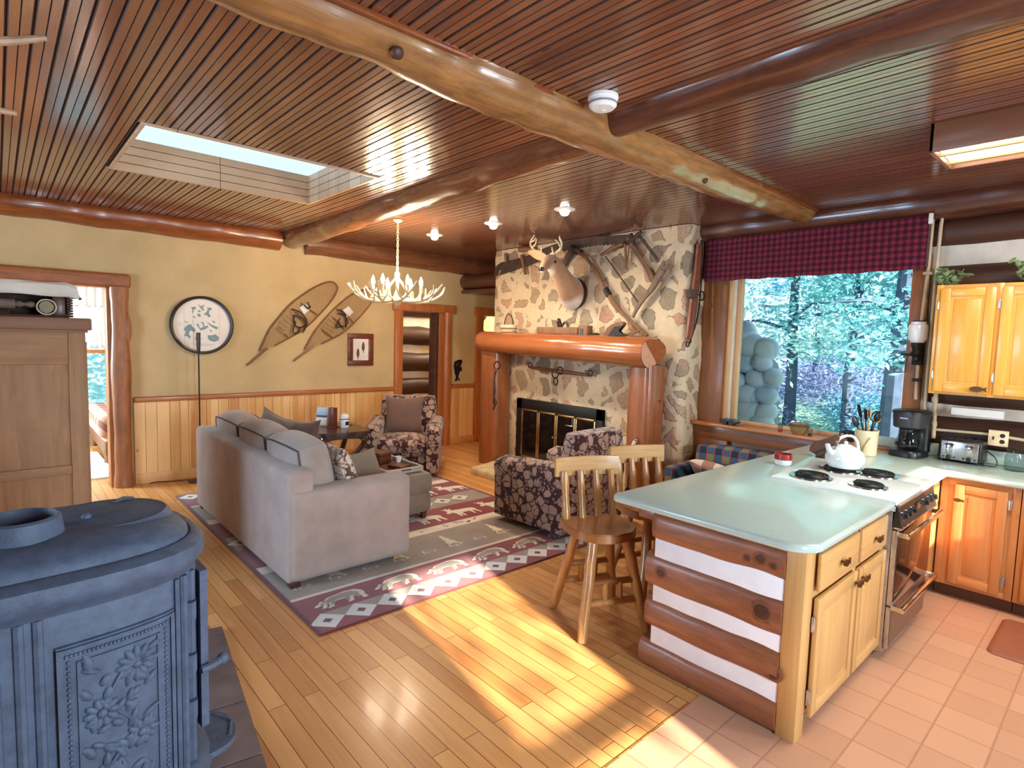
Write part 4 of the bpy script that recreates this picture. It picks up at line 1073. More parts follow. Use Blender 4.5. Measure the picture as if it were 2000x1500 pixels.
# ---- floor lamp
lamp = thing('floor_lamp', 'thin black pole floor lamp standing behind the sofa in front of the map', 'lamp', (1.69, 7.16, 0))
lx, ly = 1.69, 7.16
b = MB(); b.lathe([(0,0),(.13,0),(.13,.012),(.02,.02),(0,.02)], (lx,ly,0), 32); b.build('base', M['black'], lamp)
b = MB(); b.cyl((lx,ly,.02), (lx,ly,1.47), .0085, seg=10); b.build('pole', M['black'], lamp)
b = MB(); b.lathe([(0,1.46),(.012,1.46),(.018,1.50),(.021,1.56),(.022,1.695),(.015,1.70),(0,1.70)], (lx,ly,0), 16); b.build('lamp_head', M['black'], lamp)
b = MB(); b.tube(spline([(1.66,7.25,.006),(1.40,7.30,.006),(1.3,7.36,.006),(1.22,7.33,.006)], 6), .005, 6); tag(b.build('power_cord', M['black']), 'black power cord lying along the pine baseboard', 'cord')

# ---- armoire
AX0, AX1, AY0, AY1 = -.75, .43, 4.5, 5.35
arm = thing('armoire', 'tall limed wood armoire behind the cast iron stove', 'armoire', ((AX0+AX1)/2, (AY0+AY1)/2, 0))
b = MB(); b.box((AX0, AY0+.02, .08), (AX1-.02, AY1, 1.715), 0, .004); b.build('carcass', M['armoire'], arm)
for x0, x1 in ((AX1-.10, AX1-.012), (AX0, AX0+.09)):
    b = MB(); b.box((x0, AY0, .08), (x1, AY0+.025, 1.715), 0, .006); b.build('side_stile', M['armoire'], arm)
for z0, z1 in ((1.50, 1.715), (.08, .25), (.80, .86)):
    b = MB(); b.box((AX0+.09, AY0+.002, z0), (AX1-.10, AY0+.024, z1), 0, .006); b.build('side_rail', M['armoirex'], arm)
b = MB(); b.box((AX0-.02, AY0-.03, 1.715), (AX1+.02, AY1+.02, 1.79), 0, .008); b.box((AX0-.0, AY0-.015, 1.70), (AX1+.0, AY1+.0, 1.716)); b.build('crown', wood('crown_moulding', S(150,104,72), S(112,72,48), 'X', .55, 0), arm)
for y0, y1, z0, z1 in ((AY0+.06, AY0+.44, .55, 1.64), (AY0+.45, AY1-.05, .55, 1.64)):
    b = MB(); b.box((AX1-.02, y0, z0), (AX1, y1, z1), 0, .005); d_ = b.build('door', M['armoire'], arm)
    b = MB(); b.lathe([(0,0),(.008,0),(.008,.012),(.018,.022),(.012,.032),(0,.034)], (AX1, y1-.04 if y0 < AY0+.2 else y0+.04, 1.0), 12, 0, (1,0,0)); b.build('knob', M['iron_dark'], d_)
for z0, z1 in ((.12, .31), (.33, .53)):
    b = MB(); b.box((AX1-.02, AY0+.06, z0), (AX1, AY1-.05, z1), 0, .005); d_ = b.build('drawer', M['armoire'], arm)
    for yy in (AY0+.2, AY1-.2):
        b = MB(); b.lathe([(0,0),(.008,0),(.008,.012),(.018,.022),(.012,.032),(0,.034)], (AX1, yy, (z0+z1)/2), 12, 0, (1,0,0)); b.build('knob', M['iron_dark'], d_)
for px in (AX0+.05, AX1-.06):
    for py in (AY0+.06, AY1-.06):
        b = MB(); b.box((px-.04, py-.04, 0), (px+.04, py+.04, .09), 0, .006); b.build('foot', M['armoire'], arm)
# crate with its display on top
cz = 1.79
cr = thing('wooden_crate', 'dark open wooden crate lying on top of the armoire', 'crate', (-.02, 4.72, cz))
b = MB(); b.box((-.62, 4.86, cz), (.345, 4.885, cz+.155), 0, .003); b.box((-.62, 4.56, cz), (.345, 4.86, cz+.012), 0, .003); b.box((-.62, 4.56, cz+.142), (.345, 4.885, cz+.155), 0, .003); b.box((-.62, 4.56, cz), (-.6, 4.885, cz+.155), 0, .003); b.build('case', M['crate'], cr)
b = MB()
for i in range(9): b.box((.335, 4.548, cz+.004+i*.0165), (.365, 4.885, cz+.017+i*.0165), 0, .003)
b.build('end_boards', M['crate'], cr)
b = MB(); b.box((.268, 4.60, cz+.012), (.332, 4.66, cz+.13), 0, .004); b.build('inner_block', M['boxwood'], cr)
rp = thing('rolling_pin', 'old wooden rolling pin lying in the crate on the armoire', 'rolling pin', (-.1, 4.64, cz+.05))
b = MB(); b.tube([(-.25,4.62,cz+.075),(.09,4.62,cz+.075)], .03, 16); b.build('barrel', M['greywood'], rp)
b = MB(); b.lathe([(0,0),(.014,0),(.022,.02),(.010,.04),(.012,.05),(.02,.07),(.016,.09),(0,.10)], (.09,4.62,cz+.075), 14, 0, (1,0,0)); b.build('handle', M['greywood'], rp)
b = MB(); b.tube([(-.2,4.62,cz+.045),(-.2,4.62,cz+.018),(.06,4.62,cz+.018),(.06,4.62,cz+.045)], .006, 6); b.build('rest', M['crate'], rp)
ck = thing('stoneware_mug', 'pale round mug lying in the crate beside the rolling pin', 'mug', (.237, 4.62, cz+.012))
b = MB(); b.lathe([(0,.0),(.046,.0),(.05,.01),(.05,.09),(.044,.09),(.042,.012),(0,.012)], (.237,4.67,cz+.063), 24, 0, (0,-1,0)); b.build('body', plain('stoneware', S(206,190,158), .5), ck)
b = MB(); b.lathe([(0,0),(.036,0),(.036,.004),(0,.004)], (.237,4.60,cz+.063), 20, 0, (0,-1,0)); b.build('stamp', plain('stoneware_stamp', S(150,138,104), .6), ck)
# folded cloth over the crate
b = MB(); n = 24; vs = []; fs = []; prof = [(4.535, cz+.132), (4.532, cz+.165), (4.535, cz+.2), (4.55, cz+.214), (4.62, cz+.22), (4.75, cz+.216), (4.88, cz+.205), (4.90, cz+.16)]
for i in range(n+1):
    x = lerp(-.64, .43, i/n); drop = 0 if x < .37 else (x-.37)*1.2
    for k, (y, z) in enumerate(prof): vs.append((min(x, .395), y+.003*math.sin(x*23+k), z+.004*math.sin(x*17+k*2)-drop*(1 if z > cz+.19 else .3)))
m = len(prof)
for i in range(n):
    for k in range(m-1): fs.append((i*m+k, (i+1)*m+k, (i+1)*m+k+1, i*m+k+1))
b.add(vs, fs); o = b.build('folded_cloth', M['linen']); so = o.modifiers.new('thick', 'SOLIDIFY'); so.thickness = .045; so.offset = -1
tag(o, 'folded white cloth lying over the crate on the armoire', 'cloth')

# ---- antler chandelier
def antler_tine(b, pts, r, mi=0): b.tube(spline(pts, 5), [lerp(r, r*.35, i/(5*(len(pts)-1))) for i in range(5*(len(pts)-1)+1)], 8, mi)
CX, CY = 3.18, 5.38
chd = thing('chandelier', 'antler chandelier with six lit candle bulbs hanging by a chain', 'chandelier', (CX, CY, 2.06))
b = MB()
for i in range(18):
    z = 2.40+i*.031; u_ = (1,0,0) if i % 2 else (0,1,0)
    b.tube([Vector((CX, CY, z))+Vector(u_)*(.011*math.cos(a))+Vector((0,0,.021*math.sin(a))) for a in [2*PI*k/10 for k in range(10)]], .0035, 5, 0, closed=True)
b.build('chain', M['bone'], chd)
b = MB(); b.lathe([(0,2.945),(.05,2.945),(.045,2.93),(.012,2.915),(0,2.91)], (CX,CY,0), 20); b.build('canopy', M['bone'], chd)
b = MB(); b.lathe([(0,2.335),(.022,2.335),(.026,2.345),(.026,2.39),(.02,2.40),(0,2.40)], (CX,CY,0), 16); b.cyl((CX,CY,2.07), (CX,CY,2.34), .014, seg=10); b.lathe([(0,2.045),(.02,2.05),(.05,2.085),(.06,2.11),(.02,2.13),(0,2.13)], (CX,CY,0), 20); b.build('stem', M['bone'], chd)
random.seed(21)
for k in range(9):
    a = 2*PI*k/9+.15; r1 = .53+random.uniform(-.04, .03); b = MB()
    def q(r, z, da=0): return Vector((CX+r*math.cos(a+da), CY+r*math.sin(a+da), z))
    antler_tine(b, [q(.03,2.12,-.6), q(.16,2.095,-.25), q(.32,2.10,0), q(.45,2.17,.12), q(r1,2.27,.2)], .022)
    antler_tine(b, [q(.33,2.10,.02), q(.37,2.15,-.12), q(.42,2.24,-.2)], .015)
    antler_tine(b, [q(.24,2.09,-.1), q(.26,2.14,.14), q(.28,2.22,.22)], .013)
    antler_tine(b, [q(.42,2.15,.1), q(.48,2.19,.0), q(.5,2.26,-.04)], .012)
    b.build('antler', M['bone'], chd)
for k in range(3):
    a = 2*PI*k/3+.7; b = MB()
    antler_tine(b, [Vector((CX+.02*math.cos(a), CY+.02*math.sin(a), 2.33)), Vector((CX+.09*math.cos(a+.3), CY+.09*math.sin(a+.3), 2.24)), Vector((CX+.1*math.cos(a+.7), CY+.1*math.sin(a+.7), 2.14)), Vector((CX+.03*math.cos(a+1), CY+.03*math.sin(a+1), 2.1))], .014); b.build('inner_antler', M['bone'], chd)
M['bulb'] = emit('candle_bulb', (1, .80, .50, 1), 40)
for k in range(6):
    a = 2*PI*k/6+.42; bx, by = CX+.25*math.cos(a), CY+.25*math.sin(a)
    b = MB(); b.lathe([(0,2.12),(.034,2.125),(.03,2.14),(.016,2.15),(.016,2.26),(0,2.26)], (bx,by,0), 14); cnd = b.build('candle_sleeve', M['bone'], chd)
    b = MB(); b.lathe([(0,2.26),(.012,2.262),(.021,2.29),(.017,2.32),(.006,2.35),(0,2.362)], (bx,by,0), 14); b.build('bulb', M['bulb'], cnd)
    ld = bpy.data.lights.new('bulb_light', 'POINT'); ld.energy = LBULB; ld.color = (1, .80, .55); ld.shadow_soft_size = .03
    lo = bpy.data.objects.new('bulb_light', ld); COL.objects.link(lo); lo.location = (bx, by, 2.42)
# antler tips of a second fixture at the left edge of the frame
ap_ = thing('antler_pendant', 'antler pendant at the left frame edge, only two tine tips in view', 'pendant', (-.42, 2.4, 2.30))
P1 = at((90, 74), 1, 2.4); P2 = at((33, 222), 1, 2.4); H0 = Vector((-.42, 2.4, 2.55))
b = MB(); b.cyl(H0+Vector((0,0,-.2)), H0+Vector((0,0,.39)), .012, seg=8); b.lathe([(0,.0),(.05,0),(.04,-.03),(0,-.035)], (H0.x,H0.y,2.945), 16); b.build('stem', M['antlerd'], ap_)
for tip, r in ((P1, .026), (P2, .022)):
    b = MB(); d = tip-H0; antler_tine(b, [H0+Vector((0,0,-.05)), H0+d*.35+Vector((0,0,-.05)), H0+d*.75+Vector((0,0,-.035)), tip], r); b.build('antler', M['antlerd'], ap_)
for k in range(3):
    a = 2.2+k*1.1; b = MB(); antler_tine(b, [H0+Vector((0,0,-.1)), H0+Vector((.2*math.cos(a), .2*math.sin(a), -.16)), H0+Vector((.42*math.cos(a+.2), .42*math.sin(a+.2), .02))], .024); b.build('antler', M['antlerd'], ap_)

# ---- recessed ceiling lights, smoke detector
M['lampglow'] = emit('lamp_glow', (1, .90, .72, 1), 5)
for i, (y, lbl) in enumerate(((5.86, 'farthest small white ceiling spot, nearest the plaster wall'), (4.76, 'middle small white ceiling spot of the row by the fireplace'), (3.73, 'nearest small white ceiling spot, right end of the row'))):
    if i == 0:
        sp0 = thing('ceiling_spot', lbl, 'light', (3.97, y, 2.90), 0, 'spots in front of the fireplace'); b = MB(); b.lathe([(.04,.03),(.095,.044),(.10,.05)], (0,0,0), 32); b.lathe([(.0,.05),(.1,.05)], (0,0,0), 32); b.build('trim_ring', M['whiteplastic'], sp0, loc=True)
        b = MB(); b.lathe([(.045,.04),(.046,.02),(.03,-.005),(.0,-.012)], (0,0,0), 24); b.build('lens', M['lampglow'], sp0, loc=True)
    else: dup(sp0, (3.97, y, 2.90), 0, lbl)
    ld = bpy.data.lights.new('spot_light', 'SPOT'); ld.energy = LSPOT; ld.color = (1, .86, .66); ld.spot_size = 2.3; ld.spot_blend = .9; ld.shadow_soft_size = .05
    lo = bpy.data.objects.new('spot_light', ld); COL.objects.link(lo); lo.location = (3.97, y, 2.86)
    lo.rotation_euler = Vector((.35, -.1, -1)).to_track_quat('-Z', 'Y').to_euler()
sd = thing('smoke_detector', 'round white smoke detector on the boards beside the golden beam', 'smoke detector', (2.27, 1.90, 2.89))
b = MB(); b.lathe([(0,.06),(.075,.06),(.075,.045),(.07,.04),(.068,.012),(.055,.0),(0,-.002)], (0,0,0), 40); b.build('body', M['whiteplastic'], sd, loc=True)
b = MB(); b.lathe([(.0685,.018),(.0692,.018),(.0692,.028),(.0685,.028)], (0,0,0), 40); b.build('vent_slot', plain('grey_slot', S(140,140,150), .6), sd, loc=True)
b = MB(); b.lathe([(0,-.004),(.012,-.004),(.012,0)], (.02,.01,0), 14); b.build('test_button', M['whiteplastic'], sd, loc=True)
# ================================================================ cast iron stove
stv = thing('cast_iron_stove', 'blue-grey cast iron parlor stove with floral relief, front left corner', 'stove', (.07, 2.22, .026), math.radians(4))
def sup(a, c, e=3.0, n=72):
    return [(a*math.copysign(abs(math.cos(t))**(2/e), math.cos(t)), c*math.copysign(abs(math.sin(t))**(2/e), math.sin(t))) for t in [2*PI*i/n for i in range(n)]]
def sring(a, c, z, e=3.0): return [(x, y, z) for x, y in sup(a, c, e)]
BA, BC = .415, .285
b = MB(); b.loft([sring(BA*k, BC*k, z) for z, k in ((.26,.99), (.27,1.0), (.93,1.0), (.95,.985))]); b.build('firebox', M['iron'], stv, loc=True)
b = MB(); b.loft([sring(a, c, z) for a, c, z in ((.395,.27,.925), (.405,.295,.932), (.415,.31,.955), (.43,.335,.975), (.437,.345,1.0), (.433,.34,1.03), (.415,.315,1.045), (.40,.30,1.047), (.39,.29,1.04))]); b.build('top_rim', M['iron'], stv, loc=True)
b = MB(); b.loft([sring(a, c, z) for a, c, z in ((.395,.295,1.035), (.39,.29,1.06), (.37,.27,1.08), (.31,.225,1.10), (.22,.16,1.11))]); b.build('top_plate', M['iron'], stv, loc=True)
b = MB(); lc = (.185, .02, 1.088); b.lathe([(0,.03),(.06,.032),(.075,.028),(.13,.026),(.15,.02),(.165,.022),(.175,.012),(.185,-.01)], lc, 48)
b.ell((.12, -.03, 1.120), (.014, .014, .012)); b.tube([(.22,.11,1.115), (.25,.12,1.122), (.28,.13,1.114)], .007, 8)
b.build('lid', M['iron'], stv, loc=True)
b = MB(); b.lathe([(.15,1.03),(.125,1.07),(.105,1.10),(.098,1.16),(.088,1.166),(.084,1.16),(.084,1.03),(0,1.03)], (-.045,-.075,0), 40); b.build('flue_collar', M['iron'], stv, loc=True)
b = MB(); b.loft([sring(a, c, z) for a, c, z in ((.42,.29,.20), (.455,.325,.215), (.46,.33,.245), (.44,.31,.262), (.415,.285,.27))]); b.build('base_rim', M['iron'], stv, loc=True)
def srf(x, e=3.0): return -BC*(max(0, 1-(abs(x)/BA)**e))**(1/e)
# relief panel on the front
b = MB(); px0, px1, pz0, pz1 = .045, .255, .28, .79; n = 20
def strip(x0, x1, z0, z1, t):
    m = max(2, int(abs(x1-x0)/.02)); vs = []; fs = []
    for i in range(m+1):
        x = lerp(x0, x1, i/m); y = srf(x)
        vs += [(x, y+.004, z0), (x, y-t, z0+.003), (x, y-t, z1-.003), (x, y+.004, z1)]
    for i in range(m):
        for k in range(3): fs.append((4*i+k, 4*i+4+k, 4*i+5+k, 4*i+1+k))
    fs += [(0,1,2,3), (4*m+3,4*m+2,4*m+1,4*m)]
    b.add(vs, fs)
strip(px0-.045, px1+.045, pz0-.05, pz1+.05, .010)
for z in (pz0-.045, pz1+.03): strip(px0-.045, px1+.045, z, z+.014, .018)
for x in (px0-.045, px1+.033): strip(x, x+.012, pz0-.045, pz1+.045, .018)
for z in (pz0, pz1-.008): strip(px0, px1, z, z+.008, .016)
for x in (px0, px1-.008): strip(x, x+.008, pz0, pz1, .016)
k = 26
for i in range(k):
    x = lerp(px0-.022, px1+.022, i/(k-1))
    for z in (pz0-.018, pz1+.018): b.ell((x, srf(x)-.012, z), (.006, .005, .006), 0, 6, 4)
for i in range(34):
    z = lerp(pz0, pz1, i/33)
    for x in (px0-.018, px1+.018): b.ell((x, srf(x)-.012, z), (.006, .005, .006), 0, 6, 4)
random.seed(9)
def petal(x, z, ang, L_, W_): b.ell((x+math.cos(ang)*L_*.5, srf(x+math.cos(ang)*L_*.5)-.011, z+math.sin(ang)*L_*.5), (L_*.55, .009, W_), 0, 8, 5, Matrix.Rotation(-ang, 3, 'Y'))
for fx, fz, R_, np_ in ((.19, .72, .045, 12), (.10, .61, .036, 10), (.20, .50, .034, 10), (.10, .40, .04, 11), (.20, .33, .032, 9)):
    for i in range(np_): petal(fx+.012*math.cos(i*2*PI/np_), fz+.012*math.sin(i*2*PI/np_), i*2*PI/np_, R_, .011)
    b.ell((fx, srf(fx)-.014, fz), (.014, .011, .014), 0, 10, 6)
for i in range(60):
    x = random.uniform(px0+.03, px1-.03); z = random.uniform(pz0+.03, pz1-.03); a = random.uniform(.3, 2.8)
    petal(x, z, a, random.uniform(.035, .06), random.uniform(.009, .014))
stem = spline([(.02,.31), (-.05,.42), (.03,.55), (-.02,.66), (.06,.76)] and [Vector((.15, 0, .29)), Vector((.11, 0, .42)), Vector((.18, 0, .53)), Vector((.12, 0, .64)), Vector((.17, 0, .74))], 6)
b.tube([(p.x, srf(p.x)-.012, p.z) for p in stem], .006, 6)
b.build('relief_panel', M['iron'], stv, loc=True)
# corner pilaster with hinge bars and the side loading door
b = MB()
for x, y in ((.335, -.225), (.365, -.195)): b.tube([(x, y, .27), (x, y, .93)], .013, 8)
b.tube([(.312, -.245, .27), (.312, -.245, .93)], .008, 6); b.build('corner_moulding', M['iron'], stv, loc=True)
for x in (-.035, -.075, -.125):
    b = MB(); b.tube([(x, srf(x)+.003, .27), (x, srf(x)+.003, .93)], .014, 8); b.build('pilaster_rib', M['iron'], stv, loc=True)
b = MB(); b.loft([[(.405, -.16, z), (.432, -.15, z), (.440, .0, z), (.432, .15, z), (.405, .16, z)] for z in (.34, .36, .88, .90)]); dr = b.build('side_door', M['iron'], stv, loc=True)
b = MB(); b.tube([(.40,-.175,.56), (.44,-.17,.56), (.475,-.15,.56)], .013, 8); b.ell((.48,-.148,.56), (.02,.02,.02)); b.build('door_latch', M['iron'], dr, loc=True)
for z in (.46, .62, .80):
    b = MB(); b.tube([(.36,-.210,z-.03), (.36,-.210,z+.03)], .018, 8); b.build('hinge', M['iron'], stv, loc=True)
b = MB(); vs = sup(.12, .13, 2.4, 32); b.prism([(x+.42, y-.06) for x, y in vs], (0,0,.235), (1,0,0), (0,1,0), .02); b.tube([(.50,-.14,.25), (.535,-.06,.25), (.50,.02,.25)], .010, 8); b.build('ash_shelf', M['iron'], stv, loc=True)
for sx in (-1, 1):
    for sy in (-1, 1):
        b = MB(); pts = spline([(sx*.34, sy*.21, .22), (sx*.42, sy*.27, .17), (sx*.40, sy*.255, .08), (sx*.43, sy*.275, .012)], 5); b.tube(pts, [lerp(.045, .022, i/(len(pts)-2)) for i in range(len(pts)-1)]+[.03], 10); b.build('leg', M['iron'], stv, loc=True)
# hearth pad of dark slabs
pad = thing('hearth_pad', 'dark slate hearth pad under the cast iron stove', 'hearth pad', (.02, 2.62, 0), math.radians(-8))
pm = plain('slate', S(104,88,86), .6, 0, .25, 6, bump=.3)
for i in range(4):
    for j in range(5):
        b = MB(); b.box((-.72+.375*i, -1.02+.40*j, 0), (-.72+.375*i+.368, -1.02+.40*j+.393, .026), 0, .006); b.build('slab', pm, pad, loc=True)

# ================================================================ fireplace
from mathutils import noise as mn
XF, FY0, FY1 = 5.25, 3.17, 6.27
fpl = thing('stone_fireplace', 'tall field stone fireplace with log mantel and black glass doors', 'fireplace', (5.4, 4.7, 0))
def rockgrid(b, o, u, v, nu, nv, nrm, amp):
    o, u, v, nrm = Vector(o), Vector(u), Vector(v), Vector(nrm); vs = []; fs = []
    for i in range(nu+1):
        for j in range(nv+1):
            p = o+u*(i/nu)+v*(j/nv); d = mn.noise(p*3.1)*amp+mn.noise(p*9)*amp*.5; vs.append(p+nrm*d)
    for i in range(nu):
        for j in range(nv): fs.append((i*(nv+1)+j, (i+1)*(nv+1)+j, (i+1)*(nv+1)+j+1, i*(nv+1)+j+1))
    b.add(vs, fs)
b = MB(); nu, nv = 70, 66
def skin(path, z0, z1, nv_):
    vs = []; fs = []; n = len(path)
    for i, (x, y, nx, ny) in enumerate(path):
        for j in range(nv_+1):
            z = lerp(z0, z1, j/nv_); p = Vector((x, y, z)); d = mn.noise(p*3.3)*.022+mn.noise(p*8)*.012; vs.append((x+nx*d, y+ny*d, z))
    for i in range(n-1):
        for j in range(nv_): fs.append((i*(nv_+1)+j, i*(nv_+1)+j+1, (i+1)*(nv_+1)+j+1, (i+1)*(nv_+1)+j))
    fs.append(tuple(i*(nv_+1)+nv_ for i in range(n)))
    b.add(vs, fs)
path = [(lerp(5.64, XF+.05, i/8), FY0, 0, -1) for i in range(9)]+[(XF+.02, FY0+.02, -.7, -.7)]+[(XF, lerp(FY0+.05, FY1-.05, i/60), -1, 0) for i in range(61)]+[(XF+.02, FY1-.02, -.7, .7)]+[(lerp(XF+.05, 5.64, i/8), FY1, 0, 1) for i in range(9)]
skin(path, 0, CZ-.004, 62)
b.build('chimney_breast', M['stone'], fpl, sharp=80)
def roundlog(name, p0, p1, r0, r1, mat, parent, seed, ends=.35):
    rnd = random.Random(seed); p0, p1 = Vector(p0), Vector(p1); n = 26; b = MB(); d = (p1-p0).normalized()
    pts = []; rr = []
    for i in range(n+1):
        pts.append(p0.lerp(p1, i/n)+Vector((rnd.uniform(-.004, .004),)*3)); rr.append(lerp(r0, r1, i/n)*(1+rnd.uniform(-.015, .015)))
    if ends: pts = [p0-d*.035, p0-d*.03, p0-d*.012]+pts; rr = [r0*.72, r0*.86, r0*.97]+rr
    pts = pts+[p1+d*.001]; rr = rr+[r1*.985]
    b.tube(pts, rr, 28); return b.build(name, mat, parent)
mantel = roundlog('mantel', (4.97, 6.12, 1.68), (4.97, 3.40, 1.63), .135, .165, M['mantel'], fpl, 5)
b = MB(); b.box((5.02, 3.6, 1.60), (5.27, 6.1, 1.80), 0, .01); b.build('mantel_shelf', M['mantel'], fpl)
b = MB(); b.lathe([(0,.004),(.155,.003),(.158,0)], (4.97, 3.398, 1.63), 32, 0, (0,-1,0)); b.build('end_grain', plain('pale_end_grain', S(206,150,116), .5, 0, .15, 10), mantel)
for y0, y1, zt in ((5.80, 6.16, 1.56), (3.36, 3.66, 1.50)):
    b = MB(); rings = []; rnd = random.Random(int(y0*10)); n = 18; cy = (y0+y1)/2; hy = (y1-y0)/2
    for i in range(n+1):
        z = lerp(0 if y0 > 4 else .06, zt, i/n); k = 1+.03*math.sin(z*4+cy)+rnd.uniform(-.012, .012)
        rings.append([(5.09+.16*math.copysign(abs(math.cos(a))**.5, math.cos(a)), cy+hy*k*math.copysign(abs(math.sin(a))**.5, math.sin(a)), z) for a in [2*PI*j/24 for j in range(24)]])
    b.loft(rings); b.build('mantel_post', M['post'], fpl)
b = MB(); random.seed(14); hp = []
for i in range(40):
    t_ = i/40
    q = [(4.43, 5.62), (4.40, 5.0), (4.42, 4.3), (4.46, 3.5), (5.0, 3.3), (5.3, 3.35), (5.3, 5.72), (4.92, 5.74)]
    a = t_*len(q); k = int(a); p = Vector(q[k]).lerp(Vector(q[(k+1) % len(q)]), a-k); hp.append((p.x+random.uniform(-.015, .015), p.y+random.uniform(-.015, .015)))
rings = [[(x+(4.9-x)*s_, y+(4.55-y)*s_*.5, z) for x, y in hp] for z, s_ in ((0,.01), (.02,0), (.07,0), (.095,.02), (.10,.06))]
b.loft(rings); b.build('hearth_slab', M['hearth'], fpl, sharp=60)
fy0, fy1, fz0, fz1 = 4.17, 5.65, .09, .935
b = MB(); X0 = XF-.045
for a, c in (((fy0,fz1-.13),(fy1,fz1)), ((fy0,fz0),(fy1,fz0+.07)), ((fy0,fz0),(fy0+.10,fz1)), ((fy1-.10,fz0),(fy1,fz1))): b.box((X0, a[0], a[1]), (XF+.03, c[0], c[1]), 0, .003)
b.build('firebox_frame', M['iron_dark'], fpl)
dy0, dy1, dz0, dz1 = fy0+.10, fy1-.10, fz0+.07, fz1-.13
for k in range(4):
    y0 = lerp(dy0, dy1, k/4)+.004; y1 = lerp(dy0, dy1, (k+1)/4)-.004
    b = MB()
    for a, c in (((y0,dz0),(y0+.022,dz1)), ((y1-.022,dz0),(y1,dz1)), ((y0,dz0),(y1,dz0+.022)), ((y0,dz1-.024),(y1,dz1))): b.box((X0-.004, a[0], a[1]), (X0+.012, c[0], c[1]), 0, .002)
    d_ = b.build('glass_door', M['brass'], fpl)
    b = MB(); b.box((X0+.001, y0+.02, dz0+.02), (X0+.007, y1-.02, dz1-.02)); b.build('pane', M['fireglass'], d_)
b = MB(); b.box((X0-.012, 4.62, dz1-.13), (X0+.0, 4.74, dz1-.115), 0, .003); b.box((X0-.004, 4.63, dz1-.12), (X0+.002, 4.64, dz1-.02)); b.build('damper_handle', M['steel'], fpl)
for y in (4.88, 4.94):
    b = MB(); b.lathe([(0,0),(.006,0),(.006,.015),(.012,.022),(0,.03)], (X0-.003, y, .50), 10, 0, (-1,0,0)); b.build('door_knob', M['brass'], fpl)

# ---- deer head
def mat_fur(c0, c1):
    t = NT('deer_fur'); v = t.coord(); n = t.noise(t.coord((7,7,7)), 1, 4); base = t.mix(n, S(192,152,116), S(148,106,76))
    def near(p, r):
        d = t.N('ShaderNodeVectorMath', operation='DISTANCE'); t.L(v, d.inputs[0]); d.inputs[1].default_value = p
        return t.math('MULTIPLY', t.ramp(d.outputs['Value'], [(r*.55, (1,1,1,1)), (r, (0,0,0,1))]), .9)
    base = t.mix(near(c0, .17), base, S(240,232,222)); base = t.mix(near(c1, .10), base, S(224,204,184))
    t.bump(t.noise(t.coord((60,60,60)), 1, 4), .5, .006); return t.fin(base, .9, 0, 0, .2, Sheen_Weight=.4)
deer = thing('deer_mount', 'mounted whitetail buck head on the stone chimney above the mantel', 'deer head', at((1120, 585), 0, XF))
def dp(p, X): return at(p, 0, X)
path = [(dp((1117,573), 5.27), .20, .17), (dp((1118,574), 5.20), .205, .165), (dp((1114,568), 5.10), .185, .15), (dp((1106,556), 4.98), .15, .12), (dp((1097,541), 4.88), .122, .102), (dp((1088,525), 4.80), .105, .09),
        (dp((1079,513), 4.74), .10, .092), (dp((1072,510), 4.68), .088, .08), (dp((1067,515), 4.62), .068, .06), (dp((1062,521), 4.565), .05, .047), (dp((1059,525.5), 4.525), .043, .042), (dp((1057,528), 4.505), .026, .03)]
rings = []; n = len(path); seg = 22; upv = Vector((0, 0, 1))
for i, (p, ra, rb) in enumerate(path):
    t_ = (path[min(i+1, n-1)][0]-path[max(i-1, 0)][0]).normalized(); s_ = t_.cross(upv).normalized(); w_ = s_.cross(t_).normalized()
    rings.append([p+w_*(ra*math.sin(a))+s_*(rb*math.cos(a)*(1-.18*max(0, math.sin(a)))) for a in [2*PI*k/seg for k in range(seg)]])
dl = PW[deer.name].inverted()
c0 = dl @ (path[1][0]+Vector((-.06, -.07, -.13))); c1 = dl @ (path[7][0]+Vector((0, 0, -.09)))
b = MB(); b.loft(rings); body = b.build('head_and_neck', mat_fur(c0, c1), deer, sharp=70); sb = body.modifiers.new('smooth', 'SUBSURF'); sb.levels = 1; sb.render_levels = 2
hb = path[6][0]; hd = (path[10][0]-path[6][0]).normalized(); hs = hd.cross(upv).normalized(); hu = hs.cross(hd).normalized()
HM = Matrix((hd, hs, hu)).transposed()          # columns: forward, right of the head, up
def hp_(f, s_, u_): return hb+hd*f+hs*s_+hu*u_
nose = path[-2][0]
b = MB(); b.ell(nose+hd*.012+hu*.004, (.03, .034, .026), 0, 12, 8, HM); b.build('nose', M['eye'], deer)
b = MB(); b.ell(nose-hd*.005-hu*.026, (.045, .026, .018), 0, 12, 8, HM); b.build('white_chin', M['furwhite'], deer)
for s_ in (-1, 1):
    b = MB(); b.ell(hp_(.055, s_*.072, .022), (.02, .012, .017), 0, 10, 8, HM); b.build('eye', M['eye'], deer)
    tip = dp((1031,491), 4.72) if s_ < 0 else dp((1099,489), 4.80)
    if (hp_(0, s_*.1, 0)-dp((1031,491), 4.72)).length > (hp_(0, -s_*.1, 0)-dp((1031,491), 4.72)).length: tip = dp((1099,489), 4.80)
    else: tip = dp((1031,491), 4.72)
    base = hp_(-.02, s_*.065, .055); ax_ = (tip-base); L_ = ax_.length; ax_.normalize(); sd_ = ax_.cross(hd).normalized(); nn = sd_.cross(ax_)
    b = MB(); rr = []
    for i in range(9):
        f = i/8; wd = .055*math.sin(PI*min(1, .12+f*.9))**.8+.004; c = base+ax_*(L_*f)
        rr.append([c+sd_*(wd*math.cos(a))+nn*(.02*math.sin(a)*(1 if math.sin(a) < 0 else -.35)+.012*(math.cos(a)**2)) for a in [2*PI*k/14 for k in range(14)]])
    b.loft(rr); e_ = b.build('ear', M['furear'], deer)
